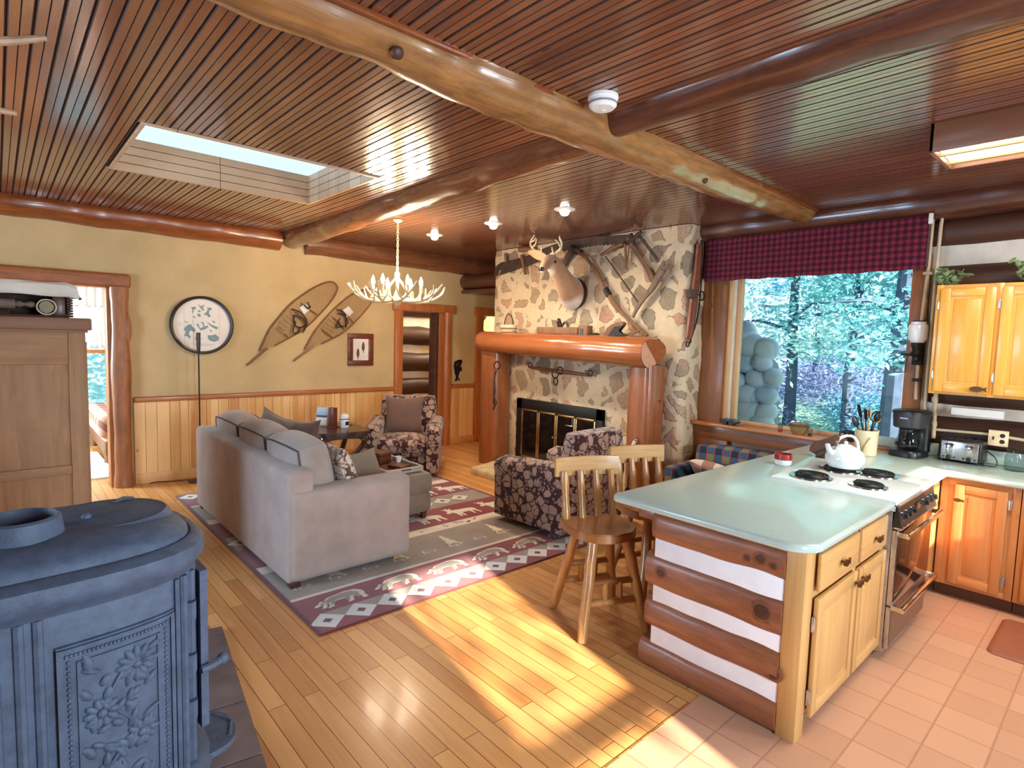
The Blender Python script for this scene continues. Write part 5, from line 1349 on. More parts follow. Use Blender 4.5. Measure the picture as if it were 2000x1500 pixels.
La = [(1063,497), (1050,492), (1040,484), (1036,474), (1041,464), (1044,459)]
Ra = [(1076,497), (1088,492), (1095,485), (1097,476), (1095,468), (1092,463)]
for pl, tines in ((La, [((1040,484),(1046,476),(1048,466)), ((1056,495),(1057,488),(1058,483)), ((1037,472),(1043,470),(1046,464))]), (Ra, [((1095,483),(1090,474),(1084,468)), ((1081,495),(1079,489),(1078,482)), ((1097,474),(1093,466),(1093,460))])):
    b = MB(); q = spline([dp(p, 4.74-.012*i) for i, p in enumerate(pl)], 5); b.tube(q, [lerp(.019, .006, i/len(q)) for i in range(len(q))], 8)
    for tn in tines: q = spline([dp(p, 4.70-.01*i) for i, p in enumerate(tn)], 4); b.tube(q, [lerp(.013, .004, i/len(q)) for i in range(len(q))], 7)
    b.build('antler', M['bone'], deer)
b = MB(); c = dp((1122,574), 5.235); b.lathe([(0,0),(.19,0),(.19,.02),(0,.02)], c, 28, 0, (1,0,0)); b.build('backboard', M['dkwood'], deer)
c2 = path[2][0]
b = MB(); b.ell(path[7][0]-hu*.055, (.05, .045, .02), 0, 12, 8, HM); b.build('white_throat', M['furwhite'], deer)

# ---- old tools hung on the chimney
XT = XF-.045
def zp(q, X=XT): return at((920+q[0]/4.1667, 430+q[1]/4.1667), 0, X)
def yz(q, X=XT): p = zp(q, X); return (p.y, p.z)
saw = thing('crosscut_saw', 'long rusty two-man crosscut saw across the top of the chimney', 'saw', zp((700, 250)))
top = [(185,455),(198,385),(240,345),(430,300),(600,225),(760,168),(1000,132),(1290,118)]; bot = [(1285,188),(1000,198),(760,244),(600,305),(450,372),(250,440),(228,452),(245,410),(218,400),(205,452)]
tooth = []
for i in range(4):
    a, c = Vector(bot[i]), Vector(bot[i+1]); k = 9
    for j in range(k): tooth += [tuple(a.lerp(c, j/k)), tuple(a.lerp(c, (j+.5)/k)+Vector((0, 12)))]
pl = top+tooth+bot[4:]
b = MB(); b.prism([yz(q) for q in pl], (XT, 0, 0), (0,1,0), (0,0,1), .006); b.build('blade', M['rust'], saw, smooth=False)
for a, c, r in (((278,272),(286,345),.02), ((412,285),(442,440),.024), ((395,240),(520,232),.035), ((1255,195),(1262,400),.016), ((1285,205),(1268,395),.010)):
    b = MB(); b.tube([zp(a, XT-.015), zp(c, XT-.015)], [r, r*.85], 8); b.build('handle', M['oldwood'], saw)
fs_ = thing('frame_saw', 'wooden buck saw frame hanging askew at the right of the chimney', 'saw', zp((1230, 430)))
for pts, r, mt in ((((1060,285),(1150,225),(1240,190)), .026, 'oldwood'), (((1275,150),(1330,230),(1400,330),(1490,475)), .022, 'oldwood'), (((1290,215),(1390,350),(1465,500)), .014, 'greywood')):
    b = MB(); b.tube(spline([zp(p, XT-.02) for p in pts], 5), r, 8, 0, True, .7); b.build('frame_bar', M[mt], fs_)
b = MB(); b.tube([zp((1095,295), XT-.02), zp((1360,670), XT-.02)], .008, 6); b.build('tension_rod', M['rust'], fs_)
b = MB(); b.tube([zp((1280,180), XT-.03), zp((1385,95), XT-.03)], .03, 8, 0, True, .6); b.tube([zp((1300,110), XT-.03), zp((1330,200), XT-.03)], .02, 8); b.build('end_bracket', M['rust'], fs_)
chn = thing('hanging_chain', 'short rusty chain hung beside the buck saw', 'chain', zp((1450, 230)))
b = MB(); A, B_ = zp((1370,125), XT-.015), zp((1525,330), XT-.015); n = 13
for i in range(n):
    p = A.lerp(B_, (i+.5)/n); t_ = (B_-A).normalized(); s_ = t_.cross(Vector((1,0,0)) if i % 2 else Vector((.5,.5,.5))).normalized()
    b.tube([p+t_*(.026*math.cos(a))+s_*(.012*math.sin(a)) for a in [2*PI*k/10 for k in range(10)]], .0055, 5, 0, closed=True)
b.build('links', M['rust'], chn)
fk = thing('forked_yoke', 'grey weathered forked yoke stick leaning on the chimney', 'yoke', zp((1450, 560)))
b = MB(); q = spline([zp(p, XT-.05) for p in ((1318,790),(1345,730),(1400,640),(1470,560),(1520,470),(1560,400))], 5); b.tube(q, [lerp(.022, .062, i/len(q)) for i in range(len(q))], 10, 0, True, .7); b.build('shaft', M['greywood'], fk)
for tip in ((1572,330), (1608,362), (1545,495)):
    b = MB(); b.tube([zp((1535,430), XT-.05), zp(tip, XT-.05)], [.038, .016], 8); b.build('prong', M['greywood'], fk)
sc = thing('scythe', 'old scythe with crooked wooden handle slanting down to the mantel end', 'scythe', zp((1150, 640)))
b = MB(); q = spline([zp(p, XT-.03) for p in ((850,245),(920,290),(1000,390),(1050,490),(1110,590),(1190,710),(1310,830),(1430,945))], 5); b.tube(q, [.026+.006*math.sin(i*.6) for i in range(len(q))], 10); b.build('handle', M['oldwood'], sc)
b = MB(); b.tube([zp((1095,560), XT-.03), zp((1125,615), XT-.03)], .036, 10); b.build('grip_band', M['iron_dark'], sc)
b = MB(); b.prism([yz(q) for q in ((740,405),(700,350),(720,320),(760,330),(790,260),(830,205),(880,215),(895,255),(850,270),(800,330),(760,400))], (XT-.02, 0, 0), (0,1,0), (0,0,1), .02); b.build('blade', M['rust'], sc)
b = MB(); b.tube(spline([zp(p, XT-.04) for p in ((820,210),(845,225),(850,262),(885,268),(905,250))], 4), .018, 8); b.build('collar', M['iron_dark'], sc)

# harness pieces
def ring(b, c, r, th, u=(0,1,0), v=(0,0,1)): b.tube(arc(c, u, v, r, 0, 2*PI, 18)[:-1], th, 6, 0, closed=True)
XS = XF-.05
st = thing('singletree', 'red-brown singletree with iron rings hung below the mantel', 'harness bar', zp((700, 1230), XS))
b = MB(); q = [zp((480,1195), XS), zp((600,1215), XS), zp((720,1232), XS), zp((850,1248), XS), zp((955,1262), XS)]; b.tube(q, [.017,.022,.026,.022,.016], 12); b.build('bar', M['redframe'], st)
for c, r in (((480,1180), .035), ((970,1245), .035)):
    b = MB(); ring(b, zp(c, XS), r, .007); b.build('end_hook', M['rust'], st)
b = MB(); ring(b, zp((685,1250), XS-.02), .055, .008); ring(b, zp((725,1225), XS-.02), .045, .008); b.build('center_clip', M['iron_dark'], st)
b = MB(); ring(b, zp((688,1310), XS-.02), .048, .008, (.3,1,0)); b.build('pull_ring', M['iron_dark'], st)
hl = thing('harness_hame', 'dark iron hame and ring hung on the left mantel post', 'harness', zp((205, 1300), 4.90))
b = MB(); ring(b, zp((212,1183), 4.91), .05, .008, (-.2,1,0)); b.build('ring', M['iron_dark'], hl)
b = MB(); b.tube(spline([zp(p, 4.915) for p in ((205,1225),(190,1290),(196,1380),(188,1440),(205,1480),(180,1540))], 5), .012, 7); b.build('hook', M['rust'], hl)
b = MB(); b.tube([zp((188,1290), 4.92), zp((185,1500), 4.92)], .022, 8, 0, True, .5); b.build('strap', M['leather'], hl)
hr = thing('harness_hame', 'long dark harness hame with buckle hung beside the right mantel post', 'harness', at((1278, 860), 0, 5.15))
b = MB(); b.tube(spline([at(p, 0, 5.13) for p in ((1283,682),(1279,740),(1277,800),(1278,850),(1281,872))], 5), [.02]*21, 8, 0, True, .6); b.build('strap', M['leather'], hr)
b = MB(); c = at((1276,782), 0, 5.10); ring(b, c, .035, .009, (-.3,1,0)); b.tube([at((1265,776), 0, 5.10), at((1290,784), 0, 5.10)], .007, 6); b.build('buckle', M['rust'], hr)
b = MB(); ring(b, at((1276,672), 0, 5.09), .06, .009, (-.3,.5,.2)); ring(b, at((1283,672), 0, 5.09), .05, .008, (-.3,.8,0)); ring(b, at((1271,698), 0, 5.09), .045, .008, (-.2,.8,0)); b.build('rings', M['iron_dark'], hr)
# on the side of the chimney
YQ = FY0-.055
def sp(p): return at(p, 1, YQ)
ev = thing('neck_yoke', 'tall red-brown wooden neck yoke with ring on the chimney side by the window', 'harness bar', sp((1352, 570)))
b = MB(); q = spline([sp(p) for p in ((1366,478),(1361,540),(1354,590),(1348,640),(1344,662))], 5); b.tube(q, [.03+.012*math.sin(i/len(q)*PI) for i in range(len(q))], 10); b.build('bar', M['redframe'], ev)
b = MB(); b.tube([sp((1352,566)), sp((1351,582))], .055, 12); b.build('collar', M['rust'], ev)
b = MB(); b.tube([sp((1356,571)), sp((1367,576))], .008, 6); ring(b, sp((1371,578)), .045, .007, (1,0,0)); b.build('ring_bolt', M['iron_dark'], ev)
b = MB(); b.tube(spline([sp(p) for p in ((1372,487),(1369,560),(1362,620),(1349,664),(1345,676))], 5), .008, 6); ring(b, sp((1343,672)), .028, .006, (1,0,0)); b.build('tie_rod', M['iron_dark'], ev)
b = MB(); b.tube(spline([sp(p) for p in ((1366,500),(1370,470),(1372,490),(1369,520))], 4), .02, 8, 0, True, .5); b.build('strap', M['leather'], ev)

# ---- mantel display
XM = 5.0
def mp(q): return at((920+q[0]*380/2000, 620+q[1]*380/2000), 0, XM)
bs = thing('handled_basket', 'pale small basket with wire handle at the left end of the mantel', 'basket', mp((380, 145)))
c = mp((385, 140)); b = MB(); pr = [(.0,0),(.10,0),(.115,.01),(.14,.075),(.148,.095),(.138,.095),(.128,.07),(.105,.015),(0,.012)]; b.lathe(pr, (c.x, c.y, 1.815), 28)
vs = [(x, c.y+(y-c.y)*1.0, z) for x, y, z in b.v]; b.v = [(c.x+(x-c.x)*.62, y, z) for x, y, z in vs]; b.build('bowl', plain('basket_straw', S(226,208,176), .7, bump=.5, scale=30), bs)
b = MB(); b.tube(arc((c.x, c.y+.0, 1.90), (0,1,0), (0,0,1.75), .085, 0, PI, 18), .006, 6); b.build('handle', M['iron_dark'], bs)
b = MB(); b.tube(arc((c.x-.002, c.y, 1.865), (0,1,0), (.62,0,0), .142, 0, 2*PI, 28)[:-1], .006, 6, 0, closed=True); b.build('band', M['oldwood'], bs)
pl_ = thing('bench_plane', 'long old wooden bench plane on the middle of the mantel', 'plane', mp((920, 180)))
y0, y1 = mp((1120,170)).y, mp((700,170)).y
b = MB(); b.box((XM-.05, y0, 1.80), (XM+.05, y1, 1.885), 0, .012, 3); b.build('body', M['oldwood'], pl_)
c = mp((930, 90)); b = MB(); b.tube(spline([(XM, c.y-.10, 1.88), (XM, c.y-.09, 1.93), (XM, c.y-.05, 1.945), (XM, c.y-.02, 1.91)], 4), .014, 8); b.build('tote', M['dkwood'], pl_)
b = MB(); b.cbox((XM, c.y+.02, 1.93), (.05, .008, .13), 0, .002, (math.radians(-28), 0, 0)); b.build('iron', M['rust'], pl_)
b = MB(); b.cbox((XM, c.y+.055, 1.91), (.045, .02, .09), 0, .004, (math.radians(-20), 0, 0)); b.build('wedge', M['dkwood'], pl_)
bx = thing('wooden_block', 'dark wooden block with a square hole right of the bench plane', 'block', mp((1170, 185)))
y0, y1 = mp((1220,185)).y, mp((1130,185)).y
b = MB(); b.box((XM-.05, y0, 1.795), (XM+.05, y1, 1.905), 0, .006); b.build('body', M['oldwood'], bx); b = MB(); b.box((XM-.053, y0+.06, 1.80), (XM-.049, y1-.03, 1.87)); b.build('hole', M['black'], bx)
dk = thing('carved_duck', 'brown carved wooden hull leaning beside the black iron tool on the mantel', 'carving', mp((1450, 110)))
b = MB(); q = [mp(p) for p in ((1345,180),(1370,110),(1430,65),(1520,40),(1545,60),(1500,120),(1450,170))]; b.prism([(p.y, p.z) for p in q], (XM+.04, 0, 0), (0,1,0), (0,0,1), .06); b.build('body', M['oldwood'], dk, smooth=False)
it = thing('iron_tool', 'black iron cobbler tool standing on the right part of the mantel', 'tool', mp((1520, 185)))
b = MB(); q = [mp(p) for p in ((1440,188),(1455,160),(1500,95),(1530,95),(1560,85),(1590,88),(1560,115),(1545,140),(1570,165),(1620,188))]; b.prism([(p.y, p.z) for p in q], (XM-.05, 0, 0), (0,1,0), (0,0,1), .05); b.build('body', M['iron_dark'], it, smooth=False)
lp = thing('iron_weight', 'small flat black iron weight lying on the mantel', 'weight', mp((1290, 180)))
c = mp((1290, 178)); b = MB(); b.ell((XM-.02, c.y, c.z), (.04, .06, .022)); b.build('body', M['iron_dark'], lp)
tg = thing('wooden_wedge_frame', 'small triangular wooden frame at the right end of the mantel', 'frame', mp((1720, 185)))
b = MB()
for a, c in (((1640,190),(1735,125)), ((1735,125),(1760,190)), ((1640,192),(1760,195))): b.tube([mp(a), mp(c)], .011, 6)
b.build('sticks', M['oldwood'], tg)
# fire tools
ft = thing('fire_brush', 'pale-handled hearth brush leaning by the right mantel post', 'brush', (4.86, 3.44, .1))
p0, p1 = at((1243, 857), 0, 4.90), at((1236, 870), 0, 4.90)
b = MB(); d = (p1-p0).normalized(); b.tube([p0, p0+d*.05, p0+d*.14], [.016, .02, .014], 10); b.build('grip', plain('pale_grip', S(226,206,180), .5), ft)
b = MB(); b.tube([p0-Vector((0,0,-.01)), p0+d*.02], [.012, .02], 10); b.build('knob', M['redframe'], ft)
b = MB(); e_ = Vector((p1.x, p1.y+.04, .2)); b.tube([p0+d*.13, e_], .008, 6); b.build('rod', M['iron_dark'], ft)
b = MB(); b.tube([e_, e_+Vector((0,.01,-.098))], [.02, .05], 10); b.build('bristles', M['black'], ft)
# ================================================================ kitchen
ZC = .905; TH = .038
def fish_poly(s=1.0): return [(x*s, z*s) for x, z in [(-.034,.0),(-.026,.009),(-.010,.014),(.006,.012),(.018,.006),(.022,.006),(.034,.013),(.030,.0),(.034,-.013),(.022,-.006),(.018,-.006),(.006,-.012),(-.010,-.014),(-.026,-.009)]]
def fish_pull(parent, c, axis, s=1.0, name='fish_knob'):
    b = MB()
    if axis == 'y': b.prism(fish_poly(s), (c[0], c[1]-.028, c[2]), (1,0,0), (0,0,1), -.010); b.cyl((c[0], c[1]+.002, c[2]), (c[0], c[1]-.02, c[2]), .006, seg=8)
    else: b.prism([(-y, z) for y, z in fish_poly(s)], (c[0]-.028, c[1], c[2]), (0,1,0), (0,0,1), .010); b.cyl((c[0]+.002, c[1], c[2]), (c[0]-.02, c[1], c[2]), .006, seg=8)
    return b.build(name, M['bronze'], parent)
def panel_door(parent, a0, a1, z0, z1, plane, axis, mats, name='door', st=.055):
    'frame-and-panel door; axis y: face looks along -Y at y = plane, axis x: along -X'
    def P(u, w, z): return (u, plane+w, z) if axis == 'y' else (plane+w, u, z)
    b = MB()
    for u0, u1, q0, q1, mi in ((a0,a0+st,z0,z1,0), (a1-st,a1,z0,z1,0), (a0+st,a1-st,z0,z0+st,1), (a0+st,a1-st,z1-st,z1,1)): b.box(P(u0, 0, q0), P(u1, .022, q1), mi, .004)
    d = b.build(name, [mats[0], mats[1]], parent)
    b = MB(); b.box(P(a0+st-.003, .008, z0+st-.003), P(a1-st+.003, .02, z1-st+.003), 0); b.box(P(a0+st+.02, .004, z0+st+.02), P(a1-st-.02, .018, z1-st-.02), 0, .008, 2)
    b.build('panel', mats[0], d); return d
def hinge(parent, u, z, plane, axis):
    b = MB()
    if axis == 'y': b.box((u-.012, plane-.004, z-.035), (u+.012, plane+.004, z+.035), 0, .002); b.cyl((u, plane-.005, z-.03), (u, plane-.005, z+.03), .005, seg=8)
    else: b.box((plane-.004, u-.012, z-.035), (plane+.004, u+.012, z+.035), 0, .002); b.cyl((plane-.005, u, z-.03), (plane-.005, u, z+.03), .005, seg=8)
    b.build('hinge', M['steel'], parent)

# ---- worktop: peninsula leaf with a notch for the range, running into the wall counter
PX0, PY0, PY1 = 2.49, .862, 1.915
RGX0, RGX1 = 3.655, 4.43
def rc(cx, cy, r, a0, a1, n=8): return [(cx+r*math.cos(lerp(a0, a1, i/n)), cy+r*math.sin(lerp(a0, a1, i/n))) for i in range(n+1)]
poly = rc(PX0+.13, PY0+.13, .13, PI, 1.5*PI)+[(RGX0-.004, PY0), (RGX0-.004, 1.535), (RGX1+.004, 1.535), (RGX1+.004, PY0), (4.885, PY0), (4.885, -1.5), (XE+.0, -1.5), (XE+.0, 1.87)]+rc(PX0+.04, PY1-.04, .04, PI/2, PI)
b = MB(); k = len(poly)
ar = sum(poly[i-1][0]*poly[i][1]-poly[i][0]*poly[i-1][1] for i in range(k))
if ar < 0: poly = poly[::-1]
def inset(P, d):
    out = []
    for i in range(len(P)):
        p0, p1, p2 = Vector(P[i-1]+(0,)), Vector(P[i]+(0,)), Vector(P[(i+1) % len(P)]+(0,))
        n0 = (p1-p0).normalized(); n1 = (p2-p1).normalized(); a = Vector((-n0.y, n0.x, 0)); c = Vector((-n1.y, n1.x, 0)); m = (a+c); m = m/max(.3, m.dot(a)) if m.length > .01 else a
        q = p1+m*d; out.append((q.x, q.y))
    return out
lv = [(ZC-TH, .004), (ZC-TH+.004, 0), (ZC-.012, 0), (ZC-.004, .004), (ZC, .012)]
rings = [[(x, y, z) for x, y in inset(poly, d)] for z, d in lv]; b.loft(rings)
wt = thing('countertop', 'long pale laminate countertop of peninsula and wall run', 'countertop', (3.6, 1.4, ZC-TH)); b.build('slab', M['counter'], wt, sharp=50)
b = MB(); b.box((XE-.05, -1.5, ZC), (XE-.022, 1.62, ZC+.10), 0, .006); b.build('backsplash', M['counter'], wt)

# ---- peninsula cabinet
pc = thing('peninsula_cabinet', 'light oak peninsula cabinet with two drawers and two doors', 'cabinet', (3.1, 1.2, 0)); CF = .905
b = MB(); b.box((2.62, CF+.004, .10), (RGX0-.016, 1.50, ZC-TH-.004)); b.box((2.60, CF+.07, .0), (RGX0-.012, 1.50, .10), 1); b.build('carcass', [M['oak'], M['toe']], pc)
for x0, x1, y1, z0 in ((2.542, 2.637, .984, .0), (3.585, RGX0-.012, CF+.02, .1), (3.15, 3.20, CF+.02, .1)):
    b = MB(); b.box((x0, CF-.005, z0), (x1, y1, ZC-TH-.002), 0, .003); b.build('stile', M['oak'], pc)
for x0, x1 in ((2.66, 3.155), (3.20, 3.615)):
    b = MB(); b.box((x0, CF-.028, .665), (x1, CF-.006, .838), 0, .008, 3); d_ = b.build('drawer', M['oak_x'], pc); fish_pull(d_, ((x0+x1)/2, CF-.028, .75), 'y', 1.15)
for x0, x1, kx in ((2.655, 3.165, 3.135), (3.195, 3.635, 3.235)):
    d_ = panel_door(pc, x0, x1, .085, .635, CF-.028, 'y', (M['oak'], M['oak_x'])); fish_pull(d_, (kx, CF-.028, .585), 'y', 1.15)
for z in (.18, .52): hinge(pc, 2.648, z, CF-.012, 'y')

# ---- log end of the peninsula
M['knotring'] = plain('knot_ring', S(118,68,46), .5, 0, .2, 30)
le = thing('log_end_panel', 'log end of the peninsula: stacked half logs with white chinking', 'log panel', (2.58, 1.35, 0)); random.seed(31)
kn = {1: [(1.07, .545, .05), (1.60, .55, .03)], 0: [(1.09, .785, .03), (1.15, .77, .02), (1.03, .77, .02)], 2: [(1.0, .285, .035)], 3: []}
for i, (z0, z1, yl) in enumerate(((.705, .862, 1.70), (.445, .635, 1.735), (.225, .392, 1.725), (.0, .158, 1.75))):
    b = MB(); rings = []; n = 22; cz_ = (z0+z1)/2; hz = (z1-z0)/2
    for q in range(n+1):
        y = lerp(.985, yl, q/n); e = 1 if y < yl-.05 else max(.35, max(0, 1-((y-(yl-.05))/.05)**2)**.5*.65+.35)
        w1 = .012*mn.noise(Vector((y*5, i*3.1, 0))); w2 = .012*mn.noise(Vector((y*5, i*3.1, 5))); bx_ = .078+.008*mn.noise(Vector((y*2.3, i*1.7, 2)))
        rings.append([(2.605-bx_*e*max(0, math.cos(a))**.55, y, cz_+(hz*e+(w1 if math.sin(a) > 0 else w2))*math.copysign(abs(math.sin(a))**.8, math.sin(a))) for a in [lerp(-PI/2, PI/2, j/14) for j in range(15)]])
    m = 15; vs = [p for r in rings for p in r]; fs = []
    for q in range(n):
        for j in range(m-1): fs.append((q*m+j, q*m+j+1, (q+1)*m+j+1, (q+1)*m+j))
        fs.append((q*m+m-1, q*m, (q+1)*m, (q+1)*m+m-1))
    fs += [tuple(range(m-1, -1, -1)), tuple(n*m+j for j in range(m))]
    b.add(vs, fs)
    for y, z, r in kn[i]: b.ell((2.530, y, z), (.003, r*1.2, r*1.05), 2, 18, 8); b.ell((2.5285, y, z), (.0035, r*.8, r*.7), 1, 16, 8)
    b.build('half_log', [M['islelog'], M['log_dark'], M['knotring']], le, sharp=50)
b = MB(); b.box((2.547, .985, .08), (2.60, 1.655, ZC-TH-.004), 0, .003); b.build('chinking', M['chinkw'], le)
b = MB(); b.box((2.60, 1.50, 0), (RGX0, 1.64, ZC-TH-.002), 0, .003); b.build('back_panel', M['islelog'], le)
b = MB(); b.box((2.56, 1.64, .80), (2.62, 1.78, .85), 0, .01); b.build('bracket', M['islelog'], le)

# ---- range
rg = thing('range', 'white electric range with black glass oven door in the peninsula', 'stove', ((RGX0+RGX1)/2, 1.2, 0)); RF = .868
b = MB(); b.box((RGX0, RF, .03), (RGX1, 1.52, .855), 0, .004); b.box((RGX0+.02, RF+.06, 0), (RGX1-.02, 1.5, .04)); b.build('body', M['steel'], rg)
b = MB(); b.box((RGX0-.014, RF-.02, .885), (RGX1+.014, 1.55, .917), 0, .012, 3); b.box((RGX0, RF-.012, .85), (RGX1, 1.53, .887)); b.build('cooktop', M['white'], rg)
for bx, by, r in ((3.83, 1.37, .105), (4.27, 1.12, .10), (3.87, 1.06, .085), (4.21, 1.33, .105)):
    b = MB(); b.lathe([(r+.022,.917),(r+.02,.924),(r+.008,.920),(r*.5,.919),(0,.919)], (bx, by, 0), 40); bu = b.build('drip_bowl', M['chrome'], rg)
    b = MB(); sp_ = []
    for i in range(150): 
        a = i/150*2*PI*4.2; rr = lerp(.022, r, i/150); sp_.append((bx+rr*math.cos(a), by+rr*math.sin(a), .931))
    b.tube(sp_, .0085, 6, 0, True, .8); b.lathe([(0,.925),(.018,.925),(.018,.936),(0,.936)], (bx, by, 0), 16); b.build('burner_coil', M['iron_dark'], bu)
b = MB(); b.prism([(RF-.02, .882), (RF-.012, .882), (RF-.0, .76), (RF-.045, .765)], (RGX0, 0, 0), (0,1,0), (0,0,1), RGX1-RGX0); b.build('control_panel', M['black'], rg, smooth=False)
b = MB(); b.box((RGX0, RF-.05, .752), (RGX1, RF, .766), 0, .003); b.box((RGX0, RF-.027, .876), (RGX1, RF, .888), 0, .003); b.build('panel_trim', M['chrome'], rg)
for i, x in enumerate((3.72, 3.80, 3.90, 4.17, 4.28, 4.37)):
    b = MB(); c = (x, RF-.034, .82); b.lathe([(0,0),(.024,0),(.024,.006),(.018,.008),(.016,.024),(0,.026)], c, 20, 0, (0,-1,.2)); kb = b.build('knob', M['black'], rg)
    b = MB(); b.lathe([(.024,0),(.027,0),(.027,.004),(.024,.004)], c, 20, 0, (0,-1,.2)); b.build('knob_ring', M['chrome'], kb)
b = MB(); b.box((3.98, RF-.036, .80), (4.10, RF-.030, .845), 0, .002); b.build('clock_window', M['ovenglass'], rg)
b = MB(); b.box((RGX0+.0, RF-.028, .315), (RGX1, RF-.001, .745), 0, .004); dr = b.build('oven_door', M['steel'], rg)
b = MB(); b.box((RGX0+.02, RF-.031, .33), (RGX1-.012, RF-.027, .735), 0, .001); b.build('glass', M['ovenglass'], dr)
def bar(parent, z, nm):
    b = MB(); b.box((RGX0+.0, RF-.088, z-.016), (RGX1, RF-.068, z+.016), 0, .006); b.box((RGX0+.005, RF-.075, z-.013), (RGX0+.03, RF-.025, z+.013)); b.box((RGX1-.03, RF-.075, z-.013), (RGX1-.005, RF-.025, z+.013)); b.build(nm, M['chrome'], parent)
bar(dr, .725, 'handle')
b = MB(); b.box((RGX0, RF-.024, .06), (RGX1, RF-.001, .305), 0, .004); dw = b.build('drawer', M['steel'], rg)
b = MB(); b.box((RGX0+.02, RF-.026, .075), (RGX1-.015, RF-.023, .265)); b.build('front_panel', plain('bronze_glass', S(70,54,46), .2, 0, .1), dw); bar(dw, .305, 'handle')

# ---- base cabinets on the wall run
KF = 4.93
def base_unit(label, y0, y1, doors):
    t = thing('base_cabinet', label, 'cabinet', (5.2, (y0+y1)/2, 0))
    b = MB(); b.box((KF, y0, .10), (XE-.06, y1, ZC-TH)); b.box((KF+.075, y0, 0), (XE-.06, y1, .10), 1); b.build('carcass', [M['oak_red'], M['toe']], t)
    b = MB(); ys = [y0]+[d for dd in doors for d in dd]+[y1]
    b.box((KF-.004, y1-.045, .1), (KF+.01, y1-.001, ZC-TH-.001), 0, .002); b.box((KF-.004, y0+.001, .1), (KF+.01, y0+.04, ZC-TH-.001), 0, .002)
    b.box((KF-.002, y0+.02, ZC-TH-.05), (KF+.009, y1-.02, ZC-TH-.002), 1, .001); b.box((KF-.002, y0+.02, .102), (KF+.009, y1-.02, .14), 1, .001); b.build('face_frame', [M['oak_red'], M['oak_redy']], t)
    for a, c in doors:
        d_ = panel_door(t, a, c, .125, .825, KF-.024, 'x', (M['oak_red'], M['oak_redy']))
        for z in (.22, .74): hinge(t, a-.012, z, KF-.01, 'x')
        fish_pull(d_, (KF-.024, c-.03, .72), 'x', .9)
    return t
base_unit('red-toned oak base cabinet with one door in the corner next to the range', .47, .895, ((.535, .815),))
base_unit('red-toned oak base cabinet at the right edge of the frame behind the mat', -.45, .465, ((.06, .43), (-.42, .02)))
b = MB(); b.box((RGX1+.01, CF, .10), (KF+.02, 1.5, ZC-TH)); b.box((RGX1+.01, CF+.075, 0), (KF+.02, 1.5, .1), 1)
tag(b.build('corner_cabinet', [M['oak_red'], M['toe']]), 'narrow oak filler cabinet between range and wall cabinets', 'cabinet')
mat_ = MB(); n = rc(4.27, -.6, .05, PI, 1.5*PI)+rc(4.80, -.6, .05, 1.5*PI, 2*PI)+rc(4.80, .44, .05, 0, PI/2)+rc(4.27, .44, .05, PI/2, PI)
mat_.loft([[(x, y, z) for x, y in inset(n, d)] for z, d in ((.002,0), (.006,0), (.016,.012), (.018,.03))])
tag(mat_.build('kitchen_mat', plain('brown_mat', S(140,82,58), .6, 0, .08)), 'brown cushioned mat on the tile floor at the right edge', 'mat')

# ---- wall cabinet
UF = 5.235
uc = thing('wall_cabinet', 'yellow oak wall cabinet with a fish-shaped pull right of the window', 'cabinet', (5.4, .5, 1.42))
b = MB(); b.box((UF, -.25, 1.42), (XE-.05, 1.085, 2.225)); b.build('carcass', M['oak_up'], uc)
b = MB(); b.box((UF-.004, -.24, 2.185), (UF+.004, 1.07, 2.2265), 1, .001); b.box((UF-.004, -.24, 1.4215), (UF+.004, 1.07, 1.455), 1, .001)
for y0, y1 in ((1.045, 1.085), (.70, .745), (.33, .38), (-.05, .0)): b.box((UF-.006, y0, 1.42), (UF+.005, y1, 2.228), 0, .002)
b.build('face_frame', [M['oak_up'], M['oak_upy']], uc)
for a, c in ((.735, 1.055), (.375, .705), (.0, .34)):
    d_ = panel_door(uc, a, c, 1.44, 2.20, UF-.028, 'x', (M['oak_up'], M['oak_upy']), st=.06)
    if c > 1: fish_pull(d_, (UF-.028, .785, 1.475), 'x', 1.5, 'fish_pull')
    elif c > .5: fish_pull(d_, (UF-.028, .42, 1.475), 'x', 1.5, 'fish_pull')
    hinge(uc, (c+.006), 2.08, UF-.008, 'x'); hinge(uc, (c+.006), 1.56, UF-.008, 'x')
def sprig(label, x, y, z, w, h, seed):
    rnd = random.Random(seed); b = MB()
    t = thing('greenery', label, 'plant', (x, y, z))
    b2 = MB()
    for k in range(9):
        a = rnd.uniform(0, 2*PI); tip = Vector((x+math.cos(a)*w*.3, y+math.sin(a)*w*.5, z+rnd.uniform(.4, 1)*h)); b2.tube([(x, y, z), ((x+tip.x)/2, (y+tip.y)/2, z+h*.4), tip], [.004,.003,.002], 5)
        for q in range(9):
            f = rnd.uniform(.3, 1); c = Vector((x, y, z)).lerp(tip, f)+Vector((rnd.uniform(-.03, .03), rnd.uniform(-.04, .04), rnd.uniform(-.02, .03)))
            Mx = Euler((rnd.uniform(-1, 1), rnd.uniform(-1, 1), rnd.uniform(0, 6))).to_matrix(); b.ell(c, (.028, .016, .003), 0, 8, 4, Mx)
    b.build('leaves', M['leaf'], t); b2.build('stems', M['leaf'], t)
sprig('leafy green sprig on top of the oak wall cabinet beside the pipes', 5.32, 1.02, 2.226, .22, .13, 1)
sprig('leafy green sprig on the oak wall cabinet at the right frame edge', 5.34, .56, 2.226, .26, .15, 2)

